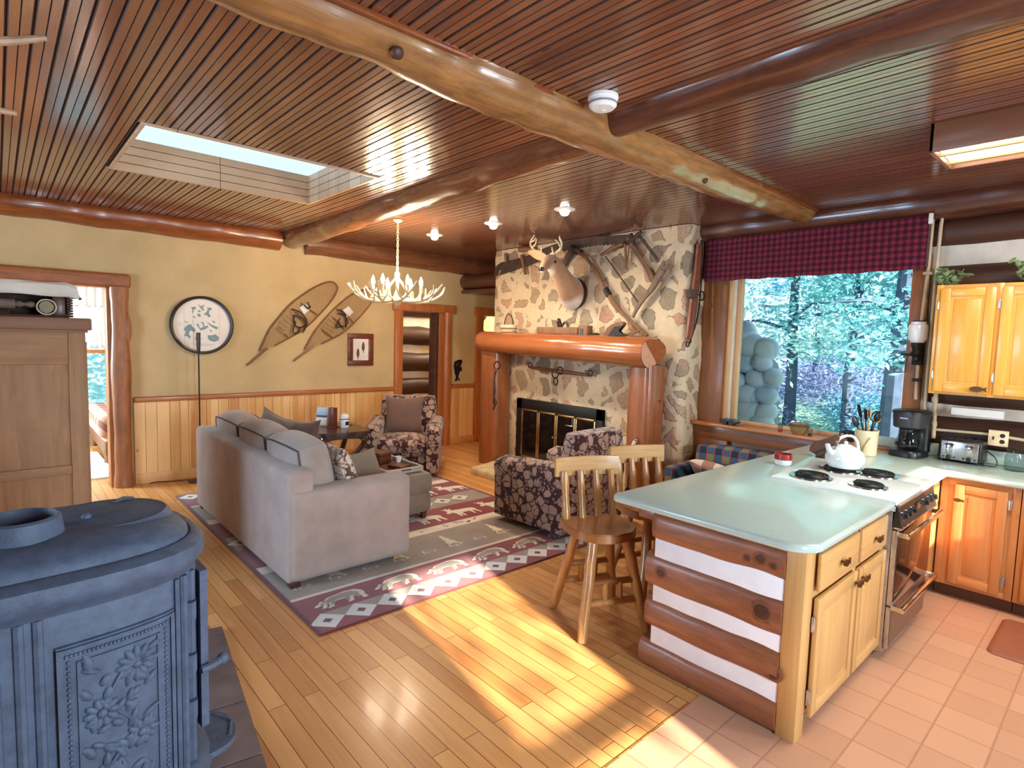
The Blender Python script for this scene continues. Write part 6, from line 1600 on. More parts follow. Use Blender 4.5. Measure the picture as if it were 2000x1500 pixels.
# ---- pipes, light bar, outlet
PXP = 5.49
pm_ = plain('painted_conduit', S(196,176,146), .5, 0, .08)
def pipe(label, pts, r=.013, X=PXP):
    b = MB(); b.tube([at(p, 0, X) if len(p) == 2 else p for p in pts], r, 10); t = thing('conduit', label, 'pipe', at(pts[-1], 0, X)); b.build('pipe', pm_, t); return t
c1 = pipe('left painted conduit running from ceiling down the window casing', [(1821,368), (1822,430), (1812,534), (1800,626), (1793,711), (1788,780)], .013, 5.515)
for y in (534, 742):
    p = at((1812-(y-534)*.105, y), 0, 5.505); b = MB(); b.box((p.x-.02, p.y-.03, p.z-.012), (p.x+.03, p.y+.03, p.z+.012), 0, .006); b.build('pipe_strap', M['iron_dark'] if y > 600 else pm_, c1)
c2 = pipe('right painted conduit dropping from the ceiling behind the wall cabinet', [(1835,366), (1841,420), (1838,440), (1827,548), (1814,700), (1808,770), (1806,800)], .013, 5.515)
c3 = pipe('short painted conduit below the wall cabinet beside the coffee maker', [(1828,768), (1826,800), (1823,856)], .015, 5.49)
for q in ((1826,780), (1824,828)):
    b = MB(); p = at(q, 0, 5.49); b.cyl(p-Vector((0,0,.02)), p+Vector((0,0,.02)), .021, seg=12); b.build('coupling', pm_, c3)
c4 = pipe('level painted conduit running along the dark log to the outlet box', [(1828,839), (1930,848), (1990,858), (2060,870)], .011, 5.49)
b = MB(); y0, y1 = .66, .97; b.box((5.42, y0, 1.255), (5.47, y1, 1.315), 0, .008); ul = thing('light_bar', 'white light bar on the chinking under the wall cabinet', 'light', (5.45, .81, 1.255)); b.build('cover', M['whiteplastic'], ul)
b = MB(); b.box((5.46, y0+.02, 1.265), (5.52, y1-.02, 1.305)); b.build('mount', M['steel'], ul)
ol = thing('outlet_plate', 'cream switch and outlet plate on the wall above the toaster', 'outlet', at((1950, 856), 0, 5.47)); p = at((1950, 856), 0, 5.47)
b = MB(); b.box((5.455, p.y-.058, p.z-.058), (5.475, p.y+.058, p.z+.058), 0, .005); b.box((5.47, p.y-.05, p.z-.05), (5.53, p.y+.05, p.z+.05)); b.build('plate', plain('cream_plate', S(222,200,164), .5), ol)
for dz in (-.022, .022):
    b = MB(); b.lathe([(0,0),(.016,0),(.015,.003),(0,.003)], (5.455, p.y-.024, p.z+dz), 16, 0, (-1,0,0)); b.build('socket', M['black'], ol)
b = MB(); b.box((5.445, p.y+.022, p.z-.012), (5.456, p.y+.032, p.z+.012), 0, .002); b.build('switch', M['black'], ol)

# ---- valance
def mat_check():
    t = NT('buffalo_check'); x, y, z = t.sep(t.coord()); k = 1/.052
    a = t.math('GREATER_THAN', t.math('FRACT', t.math('MULTIPLY', y, k)), .5); c = t.math('GREATER_THAN', t.math('FRACT', t.math('MULTIPLY', z, k)), .5)
    col = t.ramp(t.math('MULTIPLY', t.math('ADD', a, c), .5), [(.0, S(118,34,54)), (.34, S(82,18,40)), (.75, S(48,8,28))], 'CONSTANT')
    return t.fin(col, .9, 0, 0, .2, Sheen_Weight=.2)
M['check'] = mat_check()
va = thing('valance', 'red and black checked valance above the picture window', 'valance', (5.45, 2.16, 2.38)); b = MB(); n = 60; vs = []; fs = []
for i in range(n+1):
    y = lerp(1.215, 3.10, i/n)
    for k, z in enumerate((2.375, 2.38, 2.6, 2.79)): vs.append((5.425+.006*math.sin(i*.9)*(1-k/4)+(.01 if k == 0 else 0), y, z+.004*math.sin(i*.7)*(k < 2)))
for i in range(n):
    for k in range(3): fs.append((4*i+k, 4*i+4+k, 4*i+5+k, 4*i+1+k))
b.add(vs, fs); b.box((5.43, 1.215, 2.40), (5.55, 1.225, 2.79)); b.box((5.43, 3.09, 2.40), (5.55, 3.10, 2.79)); b.build('cloth', M['check'], va)
b = MB(); b.box((5.432, 1.22, 2.74), (5.55, 3.095, 2.79), 0, .004); b.build('board', M['case_brown'], va)
b = MB(); b.box((5.40, 1.19, 2.72), (5.44, 1.215, 2.80), 0, .003); b.build('end_bracket', M['whiteplastic'], va)

# ---- fluorescent fixture
fl = thing('fluorescent_fixture', 'oak framed fluorescent ceiling fixture over the kitchen floor', 'light', (3.97, .25, 2.80)); fx0, fx1, fy0_, fy1_ = 3.745, 4.19, -.42, .87
b = MB()
for a, c in (((fx0,fy0_),(fx0+.022,fy1_)), ((fx1-.022,fy0_),(fx1,fy1_)), ((fx0,fy0_),(fx1,fy0_+.022)), ((fx0,fy1_-.022),(fx1,fy1_))): b.box((a[0], a[1], 2.80), (c[0], c[1], CZ), 0, .004)
b.build('frame', wood('fixture_wood', S(150,100,70), S(112,70,48), 'Y', .45, .1, 0), fl)
M['diffuser'] = emit('diffuser_glow', (1, .97, .88, 1), 5)
b = MB(); b.box((fx0+.03, fy0_+.03, 2.825), (fx1-.03, fy1_-.03, 2.83)); b.build('diffuser', M['diffuser'], fl)
b = MB()
for x in (3.87, 4.065): b.box((x-.012, fy0_+.02, 2.80), (x+.012, fy1_-.02, 2.815), 0, .003)
for y in (.40, -.02): b.box((fx0+.02, y-.006, 2.80), (fx1-.02, y+.006, 2.815), 0, .002)
b.build('grid_bars', M['oak_y'], fl)
ld = bpy.data.lights.new('tube_light', 'AREA'); ld.shape = 'RECTANGLE'; ld.size = .35; ld.size_y = 1.15; ld.energy = LFLUO; ld.color = (1, .93, .78)
lo = bpy.data.objects.new('tube_light', ld); COL.objects.link(lo); lo.location = (3.97, .22, 2.79)

# ---- things on the counter
cm = thing('coffee_maker', 'black drip coffee maker with glass carafe on the counter by the window', 'coffee maker', (5.33, 1.20, ZC), math.radians(-100))
b = MB(); b.loft([[(x, y, z) for x, y in sup(a*.115, a*.135, 3.2, 40)] for z, a in ((0,.95), (.006,1), (.04,1), (.052,.94))]); b.build('base', M['black'], cm, loc=True)
b = MB(); b.loft([[(x, y+.085, z) for x, y in sup(.108, .045, 4, 32)] for z in (.04, .26)]); b.build('column', M['black'], cm, loc=True)
b = MB(); b.loft([[(x, y+.01, z) for x, y in sup(.112*a, .128*a, 3, 40)] for z, a in ((.225,.86), (.235,.94), (.335,1.0), (.342,1.0))]); b.build('brew_head', plain('dark_grey_plastic', S(52,52,54), .35), cm, loc=True)
b = MB(); b.loft([[(x, y+.01, z) for x, y in sup(.118*a, .134*a, 3, 40)] for z, a in ((.342,1.0), (.356,1.0), (.366,.9), (.37,.6))]); b.build('lid', M['black'], cm, loc=True)
b = MB()
for i, (x0, x1) in enumerate(((-.028,-.012), (-.009,.001), (.004,.010), (.013,.027))): b.box((x0, -.1185, .300), (x1, -.1165, .300+(.011 if i % 2 == 0 else .009)))
b.build('badge', M['steel'], cm, loc=True)
b = MB(); b.lathe([(.0,.056),(.066,.056),(.082,.075),(.085,.10),(.07,.16),(.056,.195),(.056,.205),(.053,.205),(.066,.16),(.081,.10),(.078,.078),(.0,.06)], (0,-.025,0), 32); ca = b.build('carafe', M['clear'], cm, loc=True)
b = MB(); b.lathe([(.056,.196),(.062,.198),(.062,.216),(0,.22)], (0,-.025,0), 28); b.lathe([(.0845,.088),(.087,.09),(.087,.10),(.0845,.102)], (0,-.025,0), 32); b.build('carafe_collar', M['black'], ca, loc=True)
b = MB(); b.tube(spline([(.055,-.06,.205), (.115,-.10,.20), (.125,-.105,.15), (.11,-.09,.09)], 5), .011, 8, 0, True, .7); b.build('carafe_handle', M['black'], ca, loc=True)
to = thing('toaster', 'black and steel four-slice toaster on the counter beneath the outlet', 'toaster', (5.41, .875, ZC), math.radians(-94))
b = MB(); b.box((-.135, -.075, .012), (.135, .085, .175), 0, .02, 4); b.build('shell', M['black'], to, loc=True)
b = MB(); b.box((-.115, -.083, .02), (.115, -.070, .16), 0, .006); b.build('steel_front', M['steel'], to, loc=True)
for x in (-.062, .062):
    b = MB(); b.box((x-.022, -.086, .06), (x+.022, -.082, .145), 0, .003); b.build('lever_slot', M['chrome'], to, loc=True)
    b = MB(); b.box((x-.028, -.10, .128), (x+.028, -.084, .138), 0, .004); b.build('lever', M['black'], to, loc=True)
    b = MB(); b.lathe([(0,0),(.016,0),(.016,.008),(.012,.012),(0,.012)], (x, -.083, .038), 20, 0, (0,-1,0)); b.build('knob', M['black'], to, loc=True)
    for dx in (-.034, .034):
        b = MB(); b.lathe([(0,0),(.007,0),(.006,.004),(0,.004)], (x+dx, -.083, .038), 12, 0, (0,-1,0)); b.build('button', M['black'], to, loc=True)
for x in (-.08, -.03, .03, .08):
    b = MB(); b.box((x-.011, -.06, .173), (x+.011, .07, .177)); b.build('bread_slot', M['dkfloor'], to, loc=True)
for x in (-.11, .11):
    for y in (-.06, .06):
        b = MB(); b.cyl((x,y,0), (x,y,.015), .01, seg=8); b.build('foot', M['black'], to, loc=True)
b = MB(); b.tube(spline([(5.46, .735, ZC+.10), (5.42, .68, ZC+.06), (5.40, .67, ZC+.006), (5.37, .72, ZC+.006), (5.34, .74, ZC+.005)], 6), .004, 6); b.build('cord', M['black'], to)
jg = thing('glass_jar', 'empty clear glass jar on the counter at the right frame edge', 'jar', (5.36, .565, ZC))
b = MB(); b.lathe([(0,.0),(.055,0),(.06,.01),(.06,.10),(.05,.125),(.05,.15),(.047,.15),(.047,.125),(.057,.10),(.057,.012),(0,.006)], (0,0,0), 32); b.build('body', M['clear'], jg, loc=True)
b = MB(); b.lathe([(.05,.132),(.053,.135),(.053,.145),(.05,.148)], (0,0,0), 32); b.build('rim', M['clear'], jg, loc=True)
cr_ = thing('utensil_crock', 'tall cream crock with a leafy motif holding utensils by the window', 'crock', (5.06, 1.42, ZC))
crm_ = plain('cream_glaze', S(226,212,176), .3, 0, .08, 8, coat=.3)
b = MB(); b.lathe([(0,0),(.068,0),(.074,.006),(.080,.19),(.083,.20),(.075,.20),(.072,.02),(0,.012)], (0,0,0), 36); b.build('body', crm_, cr_, loc=True)
b = MB()
for s_ in (-1, 1): b.tube([(-math.cos(a)*.0805-.0, math.sin(a)*.0805, z) for a, z in [(s_*t_*.55, .03+.12*t_**.6) for t_ in [i/8 for i in range(9)]]], .005, 5)
b.build('leaf_motif', plain('olive_glaze', S(150,132,84), .4), cr_, loc=True)
random.seed(8)
UT = [('spatula', -.03, .03, 'black', .20), ('ladle', .0, -.04, 'black', .16), ('wooden_spoon', -.02, -.01, 'boxl', .19), ('wooden_spoon', .02, -.035, 'boxl', .14), ('tongs', .035, -.02, 'black', .15), ('spatula', -.045, .0, 'black', .17), ('whisk', .03, .03, 'steel', .15), ('peeler', -.05, .045, 'black', .09)]
M['boxl'] = wood('pale_spoon_wood', S(216,176,120), S(190,144,92), 'Z', .5, 0, 0)
ULAB = {0: 'tallest dark spatula standing in the cream crock', 1: 'black ladle standing in the cream crock', 2: 'tall pale wooden spoon in the cream crock', 3: 'short pale wooden spoon leaning right in the cream crock', 4: 'black tongs with looped end in the cream crock', 5: 'black spatula leaning left in the cream crock', 6: 'steel whisk standing in the cream crock', 7: 'short dark peeler low at the left of the crock'}
for i, (nm, dx, dy, mt, hh) in enumerate(UT):
    t = thing(nm, ULAB[i], 'utensil', (5.06+dx*.5, 1.42+dy*.5, ZC+.02)); b = MB()
    p0 = Vector((5.06-dx*.3, 1.42-dy*.3, ZC+.016)); p1 = Vector((5.06+dx*1.2, 1.42+dy*1.35, ZC+.20+hh*.45)); d = (p1-p0).normalized(); p2 = p1+d*hh*.55
    b.tube([p0, p1], .006, 7); b.build('handle', M[mt], t); b = MB()
    if nm == 'spatula': b.tube([p1, p1+d*.02, p2], [.006, .026, .024], 10, 0, True, .2)
    elif nm == 'whisk':
        for k in range(4):
            s_ = d.orthogonal(); s_.rotate(Matrix.Rotation(k*PI/4, 3, d)); b.tube(spline([p1, p1+d*.03+s_*.02, p2, p1+d*.03-s_*.02, p1], 5), .0015, 4)
    elif nm == 'tongs':
        s_ = Vector((0, 1, 0)); b.tube(spline([p1, p1+d*.03+s_*.03, p2, p1+d*.03-s_*.02, p1], 5), .006, 6)
    else: b.ell(p1.lerp(p2, .5), (.012, .026, .045), 0, 12, 8, d.to_track_quat('Z', 'Y').to_matrix())
    b.build('head', M[mt], t)
kt = thing('kettle', 'round white enamel kettle on the rear burner', 'kettle', (4.21, 1.30, .941), math.radians(150))
b = MB(); b.lathe([(0,0),(.085,0),(.098,.006),(.118,.045),(.12,.07),(.108,.105),(.075,.135),(.05,.142)], (0,0,0), 40); b.build('body', M['white'], kt, loc=True)
b = MB(); b.lathe([(.055,.138),(.052,.146),(.03,.156),(0,.16)], (0,0,0), 28); b.ell((0,0,.168), (.014,.014,.012)); b.build('lid', M['white'], kt, loc=True)
b = MB(); b.lathe([(.088,.0),(.1,.003),(.1,.008),(.09,.01)], (0,0,-.001), 40); b.build('base_band', M['black'], kt, loc=True)
b = MB(); b.tube(spline([(.09,0,.085), (.125,0,.12), (.145,0,.16)], 5), [.026,.025,.023,.021,.02,.019,.018,.017,.016,.015,.015], 12); b.build('spout', M['white'], kt, loc=True)
b = MB(); b.tube(spline([(.075,0,.135), (.05,0,.195), (-.03,0,.215), (-.085,0,.18), (-.1,0,.12)], 6), .010, 10, 0, True, .7); b.build('handle', M['white'], kt, loc=True)
b = MB(); b.tube(spline([(.078,0,.14), (.055,0,.20), (.0,0,.22)], 6), .012, 8, 0, True, .8); b.build('grip', M['chrome'], kt, loc=True)
bw = thing('ramekin', 'small red and white bowl on the counter beside the cooktop', 'bowl', (4.11, 1.66, ZC))
b = MB(); b.lathe([(0,0),(.048,0),(.055,.008),(.0575,.04)], (0,0,0), 32); b.lathe([(.0575,.04),(.058,.08),(.054,.08),(.052,.02),(0,.014)], (0,0,0), 32, 1)
b.build('body', [M['white'], plain('red_glaze', S(156,38,34), .25, coat=.4)], bw, loc=True)
wl = thing('leather_mitt', 'dark brown leather mitt propped behind the kettle', 'mitt', (4.62, 1.58, ZC))
q = [at(p, 0, 4.62) for p in ((1581,888),(1583,878),(1592,870),(1606,866),(1622,861),(1634,856),(1640,861),(1652,866),(1656,880),(1650,896),(1636,903),(1618,903),(1592,900),(1594,895),(1590,893))]
b = MB(); zmin = min(p.z for p in q); b.prism([(p.y, p.z-zmin+ZC+.001) for p in q], (4.60, 0, 0), (0,1,0), (0,0,1), .05); o = b.build('body', plain('brown_leather', S(86,50,26), .5, 0, .3), wl, sharp=20)
bv = o.modifiers.new('soft', 'BEVEL'); bv.width = .012; bv.segments = 3
b = MB()
for k, (a, c) in enumerate((((1590,884),(1640,866)), ((1596,892),(1648,876)))): b.tube([at(a, 0, 4.598), at(c, 0, 4.598)], .006, 6)
b.build('seam', M['leather'], wl)

# ---- window sill things
ZS = .931
def sill_at(p): return at(p, 2, ZS)
bi = thing('binoculars', 'black binoculars lying at the left end of the window sill', 'binoculars', sill_at((1409, 833)))
p = Vector((5.47, 2.80, ZS)); 
for k, dy in enumerate((0, -.075)):
    b = MB(); b.tube([(5.43, p.y+dy, ZS+.032), (5.50, p.y+dy, ZS+.032), (5.53, p.y+dy-.005, ZS+.032), (5.57, p.y+dy-.01, ZS+.03)], [.03, .032, .022, .02], 16); b.build('barrel', M['black'], bi)
b = MB(); b.box((5.48, p.y-.06, ZS+.025), (5.54, p.y-.01, ZS+.04), 0, .004); b.build('bridge', M['black'], bi)
def shot(label, px, col):
    c = at(px, 0, 5.48); c.z = ZS; t = thing('shot_glass', label, 'glass', c)
    b = MB(); b.lathe([(0,.022),(.020,.022),(.025,.075),(.023,.075),(.019,.026),(0,.024)], c, 20); b.build('glass', M['clear'], t)
    b = MB(); b.lathe([(0,0),(.019,0),(.0195,.022),(0,.022)], c, 20); b.build('tinted_base', plain('tint', col, .15, coat=.5), t)
shot('shot glass with a red base left of the bowl on the window sill', (1523, 850), S(150,20,20))
shot('shot glass with a dark base right of the bowl on the window sill', (1581, 860), S(40,18,24))
c = sill_at((1555, 858)); c.x = 5.50
sb_ = thing('stoneware_bowl', 'olive-brown stoneware bowl on the window sill', 'bowl', c); c = Vector((5.50, 2.10, ZS))
b = MB(); b.lathe([(0,0),(.05,0),(.06,.01),(.082,.06),(.088,.10),(.083,.10),(.075,.06),(.05,.016),(0,.012)], c, 32); b.build('body', plain('olive_stoneware', S(140,112,70), .5, 0, .2), sb_)
b = MB(); b.lathe([(.0885,.075),(.0905,.082),(.0905,.098),(.0885,.10)], c, 32); b.build('rim_band', plain('brown_glaze', S(92,66,44), .4), sb_)
c = Vector((5.50, 1.68, ZS)); mg = thing('mug', 'black mug on the window sill behind the kettle', 'mug', c)
b = MB(); b.lathe([(0,0),(.04,0),(.042,.005),(.042,.09),(.038,.09),(.036,.01),(0,.008)], c, 28); b.build('body', M['black'], mg)
b = MB(); b.tube(spline([c+Vector((0,.04,.075)), c+Vector((0,.07,.065)), c+Vector((0,.07,.03)), c+Vector((0,.04,.02))], 5), .006, 8); b.build('handle', M['black'], mg)
# coffee mill on the casing
ml = thing('coffee_mill', 'wall coffee mill with white jar and black grinder on the window casing', 'coffee mill', (5.46, 1.24, 1.55)); MX, MY = 5.475, 1.235
b = MB(); b.lathe([(.03,1.795),(.045,1.80),(.066,1.83),(.066,1.93),(.058,1.945),(.052,1.95),(.052,1.965),(0,1.965)], (MX,MY,0), 28); b.build('jar', plain('milk_glass', S(226,228,236), .15, coat=.4, var=.04), ml)
b = MB(); b.lathe([(0,1.965),(.045,1.965),(.042,1.975),(0,1.977)], (MX,MY,0), 24); b.build('lid', M['iron_dark'], ml)
b = MB(); b.lathe([(0,1.64),(.02,1.645),(.03,1.66),(.024,1.68),(.045,1.71),(.03,1.74),(.04,1.77),(.042,1.80),(0,1.80)], (MX,MY,0), 20); b.box((MX+.02, MY-.035, 1.62), (XE-.03, MY+.035, 1.80), 0, .006); b.build('grinder', M['iron_dark'], ml)
b = MB(); b.tube([(MX, MY+.02, 1.70), (MX-.02, MY+.10, 1.705)], [.012, .008], 8); b.build('crank', M['iron_dark'], ml)
b = MB(); b.tube([(MX, MY+.06, 1.70), (MX-.005, MY+.066, 1.56), (MX-.01, MY+.15, 1.552)], .005, 6); b.build('cup_wire', M['rust'], ml)
b = MB(); b.lathe([(0,1.557),(.034,1.557),(.038,1.64),(.036,1.64),(.032,1.562),(0,1.561)], (MX-.01, MY+.12, 0), 20); b.build('catch_cup', M['clear'], ml)

# ---- small plaid settee under the window
def mat_plaid():
    t = NT('blue_plaid'); x, y, z = t.sep(t.coord())
    a = t.math('FRACT', t.math('MULTIPLY', y, 6)); c = t.math('FRACT', t.math('MULTIPLY', t.math('ADD', x, z), 6))
    m = t.math('MULTIPLY', t.math('ADD', t.math('GREATER_THAN', a, .5), t.math('GREATER_THAN', c, .5)), .5)
    col = t.ramp(m, [(.2, S(120,112,84)), (.5, S(62,84,112)), (.8, S(40,50,62))], 'CONSTANT')
    col = t.mix(t.math('GREATER_THAN', t.math('FRACT', t.math('MULTIPLY', y, 12)), .88), col, S(150,60,56))
    return t.fin(col, .9, 0, 0, .2)
pl = mat_plaid(); se = thing('settee', 'blue plaid settee under the window behind the counter', 'settee', (5.12, 2.44, 0))
b = MB(); cushion(b, 5.22, 5.42, 2.0, 2.98, .12, .72, 0, .03); b.build('backrest', pl, se)
b = MB(); cushion(b, 4.72, 5.24, 2.0, 2.92, .24, .44, 0, .03); b.build('seat', pl, se)
for y0, y1 in ((1.95, 2.06), (2.90, 3.02)):
    b = MB(); cushion(b, 4.74, 5.38, y0, y1, .08, .56, 0, .015); b.build('arm', pl, se)
for px in (4.8, 5.34):
    for py in (2.03, 2.94):
        b = MB(); b.cyl((px, py, 0), (px, py, .13), .025, seg=10); b.build('foot', M['dkwood'], se)
throw('throw_pillow', 'pink and green plaid pillow on the settee under the window', (5.06, 2.72, .53), (.38, .38, .13), (math.radians(8), math.radians(24), .4), mat_quilt())
# ================================================================ outdoors
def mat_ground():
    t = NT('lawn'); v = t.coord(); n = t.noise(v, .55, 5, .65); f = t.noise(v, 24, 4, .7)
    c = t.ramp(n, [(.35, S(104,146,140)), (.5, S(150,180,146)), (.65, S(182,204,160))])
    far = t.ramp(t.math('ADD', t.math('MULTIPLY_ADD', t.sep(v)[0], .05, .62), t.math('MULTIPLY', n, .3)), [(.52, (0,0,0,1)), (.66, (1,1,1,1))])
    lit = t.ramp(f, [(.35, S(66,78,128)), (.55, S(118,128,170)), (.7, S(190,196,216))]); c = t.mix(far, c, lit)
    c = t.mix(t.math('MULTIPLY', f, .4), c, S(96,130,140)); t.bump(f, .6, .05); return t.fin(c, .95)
b = MB(); n = 46; vs = []; fs = []
for i in range(n+1):
    for j in range(n+1):
        x = 5.9+i/n*30; y = -14+j/n*44; z = -.35+max(0, x-11.5)*.10+.12*mn.noise(Vector((x*.5, y*.5, 0))); vs.append((x, y, z))
for i in range(n):
    for j in range(n): fs.append((i*(n+1)+j, (i+1)*(n+1)+j, (i+1)*(n+1)+j+1, i*(n+1)+j+1))
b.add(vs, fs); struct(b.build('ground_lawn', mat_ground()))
b = MB(); b.box((-14, 10.8, -.6), (5.85, 30, -.4)); struct(b.build('ground_north', plain('north_lawn', S(170,214,216), .9, 0, .2, 2)))
NORTH = True
def leafmat(name, c1, c2):
    t = NT(name); v = t.coord(); n = t.noise(v, 3, 3); t.fin(t.ramp(n, [(.3, c1), (.7, c2)]), .6)
    tr = t.N('ShaderNodeBsdfTranslucent'); tr.inputs['Color'].default_value = c2; mx = t.N('ShaderNodeMixShader'); mx.inputs[0].default_value = .45
    t.L(t.b.outputs[0], mx.inputs[1]); t.L(tr.outputs[0], mx.inputs[2]); t.L(mx.outputs[0], t.out.inputs['Surface']); return t.m
LM = [leafmat('leaves_teal', S(70,140,156), S(150,208,212)), leafmat('leaves_light', S(130,186,186), S(216,238,232)), leafmat('needles_blue', S(60,112,150), S(126,184,206)), leafmat('brush_purple', S(84,94,140), S(140,150,190))]
BK = plain('tree_bark', S(70,80,104), .9, 0, .25, 5, bump=.5)
def tree(label, x, y, h, rad, mi, seed, z0=.0, trunk=.14, nleaf=1700, low=.18, size=.085):
    rnd = random.Random(seed); z0 = -.35+max(0, x-11.5)*.10
    t = thing('tree', label, 'tree', (x, y, z0), 0, 'trees behind the picture window')
    b = MB(); pts = [(x+.12*math.sin(k*.9+seed)*k/8, y+.1*math.cos(k*1.1+seed)*k/8, z0-.2+h*k/8) for k in range(9)]; b.tube(pts, [trunk*(1-.09*k) for k in range(9)], 10)
    for k in range(9):
        a = rnd.uniform(0, 2*PI); zz = z0+h*rnd.uniform(.3, .9); r = rad*rnd.uniform(.5, .9); b.tube([(x, y, zz), (x+r*.5*math.cos(a), y+r*.5*math.sin(a), zz+.2), (x+r*math.cos(a), y+r*math.sin(a), zz+.15)], [trunk*.3, trunk*.2, .01], 6)
    b.build('trunk', BK, t)
    vs = []; fs = []
    cl = [(rnd.uniform(0, 2*PI), rnd.uniform(.1, 1)**.6, rnd.uniform(low, 1)) for _ in range(70)]
    for i in range(nleaf):
        a, r, q = rnd.choice(cl); rr = rad*r*(1.1-q*.75); c = Vector((x+rr*math.cos(a)+rnd.gauss(0, .22), y+rr*math.sin(a)+rnd.gauss(0, .28), z0+h*q+rnd.gauss(0, .16)))
        u = Vector((rnd.gauss(0, 1), rnd.gauss(0, 1), rnd.gauss(0, .5))).normalized(); w_ = u.cross(Vector((rnd.gauss(0, 1), rnd.gauss(0, 1), rnd.gauss(0, 1)))).normalized(); s_ = size*rnd.uniform(.5, 1.2)
        o = len(vs); vs += [c-u*s_, c+w_*s_*.38, c+u*s_, c-w_*s_*.38]; fs.append((o, o+1, o+2, o+3))
    b = MB(); b.add(vs, fs); b.build('foliage', LM[mi], t, smooth=False); return t
TL = ['bright leafy tree straight behind the middle of the picture window', 'blue-green conifer behind the left part of the picture window', 'pale leafy tree just left of the dark trunk in the window', 'tree with a broad blue trunk at the right side of the window', 'tall tree filling the upper right of the window', 'thin pale tree above the cobblestone pile', 'distant tree between the two middle trees', 'far conifer in the upper left of the window']
for i, (x, y, h, r, mi, tk) in enumerate(((13.5, 5.4, 7, 2.4, 1, .14), (15.5, 8.2, 8, 2.3, 2, .2), (13.2, 4.1, 6.5, 2.1, 0, .12), (12.5, 3.1, 7.5, 1.8, 0, .24), (17.5, 4.4, 9, 3, 2, .2), (10.6, 5.9, 6, 1.2, 1, .07), (19, 6.8, 9, 3.2, 0, .2), (20, 10.5, 10, 3.4, 1, .2))):
    tree(TL[i], x, y, h, r, mi, 40+i, tk, tk, 6500, .24)
for i, (x, y, h, r) in enumerate(((13.0, 6.4, .8, 1.2), (14.0, 3.9, .7, 1.5), (13.2, 7.8, .9, 1.3), (17, 5.4, 1.1, 2.2), (18, 8.5, 1.2, 2.4))):
    t = tree(['low purple brush in the middle of the lawn edge', 'low purple brush at the right of the lawn edge', 'low purple brush right of the cobblestone pile', 'second row of purple brush behind the right trees', 'second row of purple brush behind the left trees'][i], x, y, h, r, 3 if i != 1 else 2, 60+i, 0, .03, 4000, .05, .06); t['group'] = 'brush at the edge of the lawn'; t.name = 'shrub'
tree('pale leafy tree outside the bedroom window behind the left doorway', .9, 14.2, 5, 1.9, 1, 91, 0, .1, 5000, .02, .1)['group'] = 'trees outside the bedroom'
tree('narrow tree at the far right edge of the window view', 17.0, 3.35, 8, 1.6, 0, 93, 0, .13, 6000, .12)
s_ = tree('low purple brush at the right edge of the window view', 15.5, 3.0, .9, 1.1, 3, 94, 0, .03, 3500, .05, .06); s_['group'] = 'brush at the edge of the lawn'; s_.name = 'shrub'
b = MB(); b.loft([[(x, -2.2, 3.08), (x, 1.9, 4.95), (x, 4.0, 3.24), (x, 4.0, 3.09)] for x in (XW-.3, 5.9)]); struct(b.build('sun_block_roof', plain('sun_block_grey', S(70,66,64), .9), smooth=False))  # unseen wedge, added to block the low sun from the skylight
# cobblestone pile by the house
cp = thing('cobblestone_chimney', 'rounded cobblestone chimney outside behind the left part of the window', 'chimney', (6.95, 3.6, -.35)); random.seed(77)
edge = [(610, 1446), (640, 1470), (660, 1500), (690, 1530), (715, 1522), (745, 1528), (775, 1526), (800, 1516), (850, 1520), (930, 1524)]
b = MB(); rows = 0; y_ = 615
while y_ < 1000:
    xr = edge[-1][1]
    for (ya, xa), (yb, xb) in zip(edge, edge[1:]):
        if ya <= y_ <= yb: xr = lerp(xa, xb, (y_-ya)/(yb-ya))
    x_ = xr-20-(rows % 2)*12
    while x_ > 1300:
        c = at((x_+random.uniform(-4, 4), y_+random.uniform(-5, 5)), 0, 6.75); s_ = random.uniform(.125, .165)
        b.ell((6.75+random.uniform(-.02, .05), c.y, c.z), (.12, s_*random.uniform(.9, 1.15), s_*random.uniform(.75, 1.0)), 0, 14, 9, Euler((random.uniform(-.5, .5), 0, 0)).to_matrix(), .92); x_ -= random.uniform(34, 44)
    y_ += 31; rows += 1
t = NT('river_cobble'); vn = t.noise(t.coord(), 5, 5); wn = t.vor(t.coord(), 3.2, 'F1', out='Color')
t.fin(t.mix(t.math('MULTIPLY', vn, .5), t.ramp(t.sep(wn)[0], [(.1, S(206,220,232)), (.5, S(226,234,238)), (.9, S(186,202,222))]), S(150,166,188)), .8)
b.build('cobbles', t.m, cp)
b = MB()
def pz(p): q = at(p, 0, 6.85); return (q.y, q.z)
b.prism([pz(p) for p in ((1428,640),(1470,690),(1488,715),(1488,800),(1485,1000),(1300,1000),(1300,620),(1415,620))], (6.82, 0, 0), (0,1,0), (0,0,1), .5); b.build('mortar_core', plain('grey_mortar', S(126,132,146), .9, bump=.4), cp, smooth=False)

# a few branches outside the south window dapple the sun
br = thing('branch', 'bare branch outside the south window', 'branch', (.6, -5.5, 0)); random.seed(12)
b = MB(); b.tube([(-.2,-5.2,-.3), (-.1,-5.25,1.5), (.2,-5.2,3.2), (.5,-5.3,5)], [.05,.045,.035,.02], 8)
for k in range(13):
    z = random.uniform(1.2, 4.6); x0 = lerp(-.1, .4, z/5); x1 = x0+random.uniform(.3, 1.1); b.tube(spline([(x0,-5.2,z), ((x0+x1)/2, -5.2+random.uniform(-.2, .2), z+random.uniform(0, .25)), (x1, -5.2+random.uniform(-.3, .3), z+random.uniform(-.1, .4))], 4), .012, 5)
    for q in range(3): b.ell((random.uniform(x0, x1), -5.2+random.uniform(-.3, .3), z+random.uniform(-.1, .3)), (.07, .02, .04), 0, 6, 4, Euler((random.uniform(-1, 1), random.uniform(-1, 1), 0)).to_matrix())
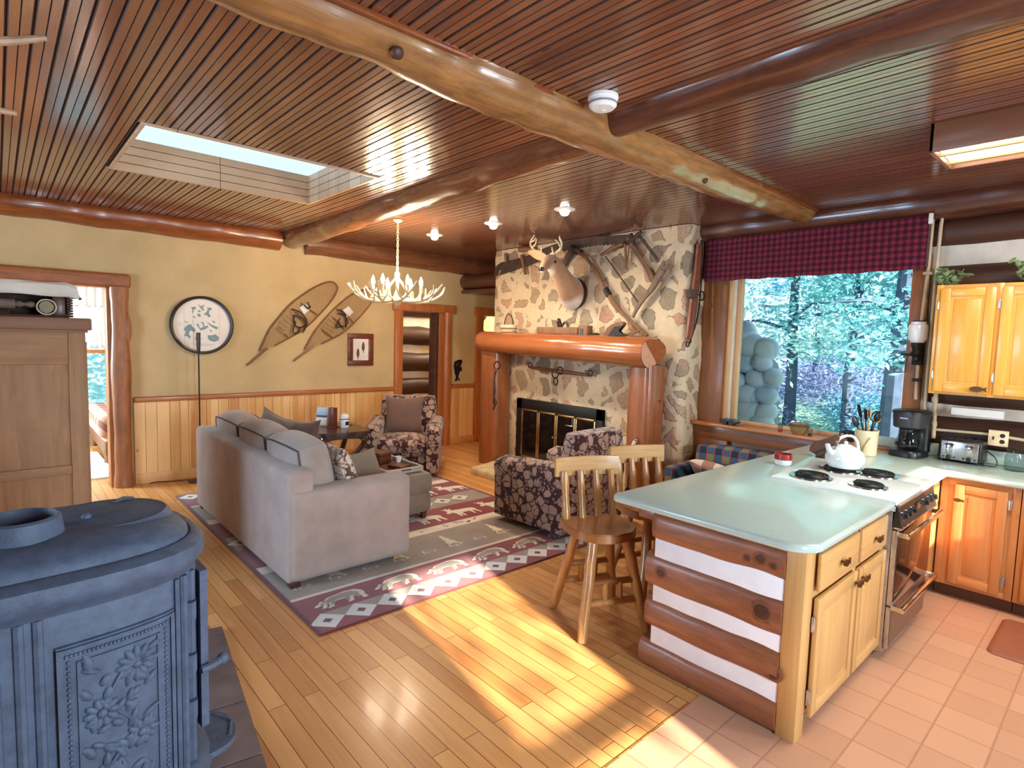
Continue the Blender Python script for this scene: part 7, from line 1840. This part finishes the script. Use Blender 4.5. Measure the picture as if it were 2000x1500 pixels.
b.build('twigs', MATS['leaf'], br)

# ================================================================ light
w = bpy.data.worlds.new('sky'); SC.world = w; w.use_nodes = True
bg = w.node_tree.nodes['Background']; bg.inputs[0].default_value = (.66, .86, 1, 1); bg.inputs[1].default_value = LSKY
sl = bpy.data.lights.new('sun', 'SUN'); sl.energy = LSUN; sl.color = (1, .90, .74); sl.angle = math.radians(.9)
so = bpy.data.objects.new('sun', sl); COL.objects.link(so); so.rotation_euler = Vector((.205, .98, -.42)).to_track_quat('-Z', 'Y').to_euler(); so.location = (0, -8, 6)
def area(name, loc, d, sx, sy, e, col):
    ld = bpy.data.lights.new(name, 'AREA'); ld.shape = 'RECTANGLE'; ld.size = sx; ld.size_y = sy; ld.energy = e; ld.color = col
    lo = bpy.data.objects.new(name, ld); COL.objects.link(lo); lo.location = loc; lo.rotation_euler = Vector(d).to_track_quat('-Z', 'Z').to_euler(); return lo
area('west_window_daylight', (XW-.2, 4.4, 1.5), (1, -.05, -.05), 3.0, 1.6, LWEST, (.52, .74, 1))
area('south_window_daylight', (1.28, YS-.22, 1.4), (0, 1, -.05), .78, 1.65, LSOUTH, (.66, .83, 1))
area('south_kitchen_window_daylight', (4.05, YS-.22, 1.76), (0, 1, -.1), .75, .62, LSOUTH*.5, (.85, .92, 1))
area('skylight_portal', ((SKX[0]+SKX[1])/2, (SKY[0]+SKY[1])/2, zt+.03), (0, .001, -1), 1.5, 1.25, 1, (1, 1, 1)).data.cycles.is_portal = True
area('bedroom_fill_light', (BX0+.05, 9.0, 1.5), (1, .1, -.3), 2.2, 1.4, LBED, (.66, .88, 1))  # added lamp inside the closed west wall, brightens the bedroom; no window there
area('hall_light', (5.2, 8.0, 2.5), (0, 0, -1), .4, .4, 10, (1, .8, .55)); area('passage_light', (6.4, 8.0, 2.5), (0, 0, -1), .4, .4, 22, (1, .85, .6))
pt = area('picture_window_portal', (XE+.3, (WY0+WY1)/2, (WZ0+WZ1)/2), (-1, 0, 0), 1.5, 1.5, 1, (1, 1, 1)); pt.data.cycles.is_portal = True

SC.view_settings.view_transform = 'Standard'; SC.view_settings.look = 'None'; SC.view_settings.gamma = 1; SC.view_settings.use_curve_mapping = False
SC.view_settings.exposure = EXPO
SC.cycles.max_bounces = 8; SC.cycles.diffuse_bounces = 5; SC.cycles.glossy_bounces = 4; SC.cycles.transparent_max_bounces = 12; SC.cycles.sample_clamp_indirect = 6
SC.cycles.use_denoising = True; SC.cycles.caustics_reflective = False; SC.cycles.caustics_refractive = False
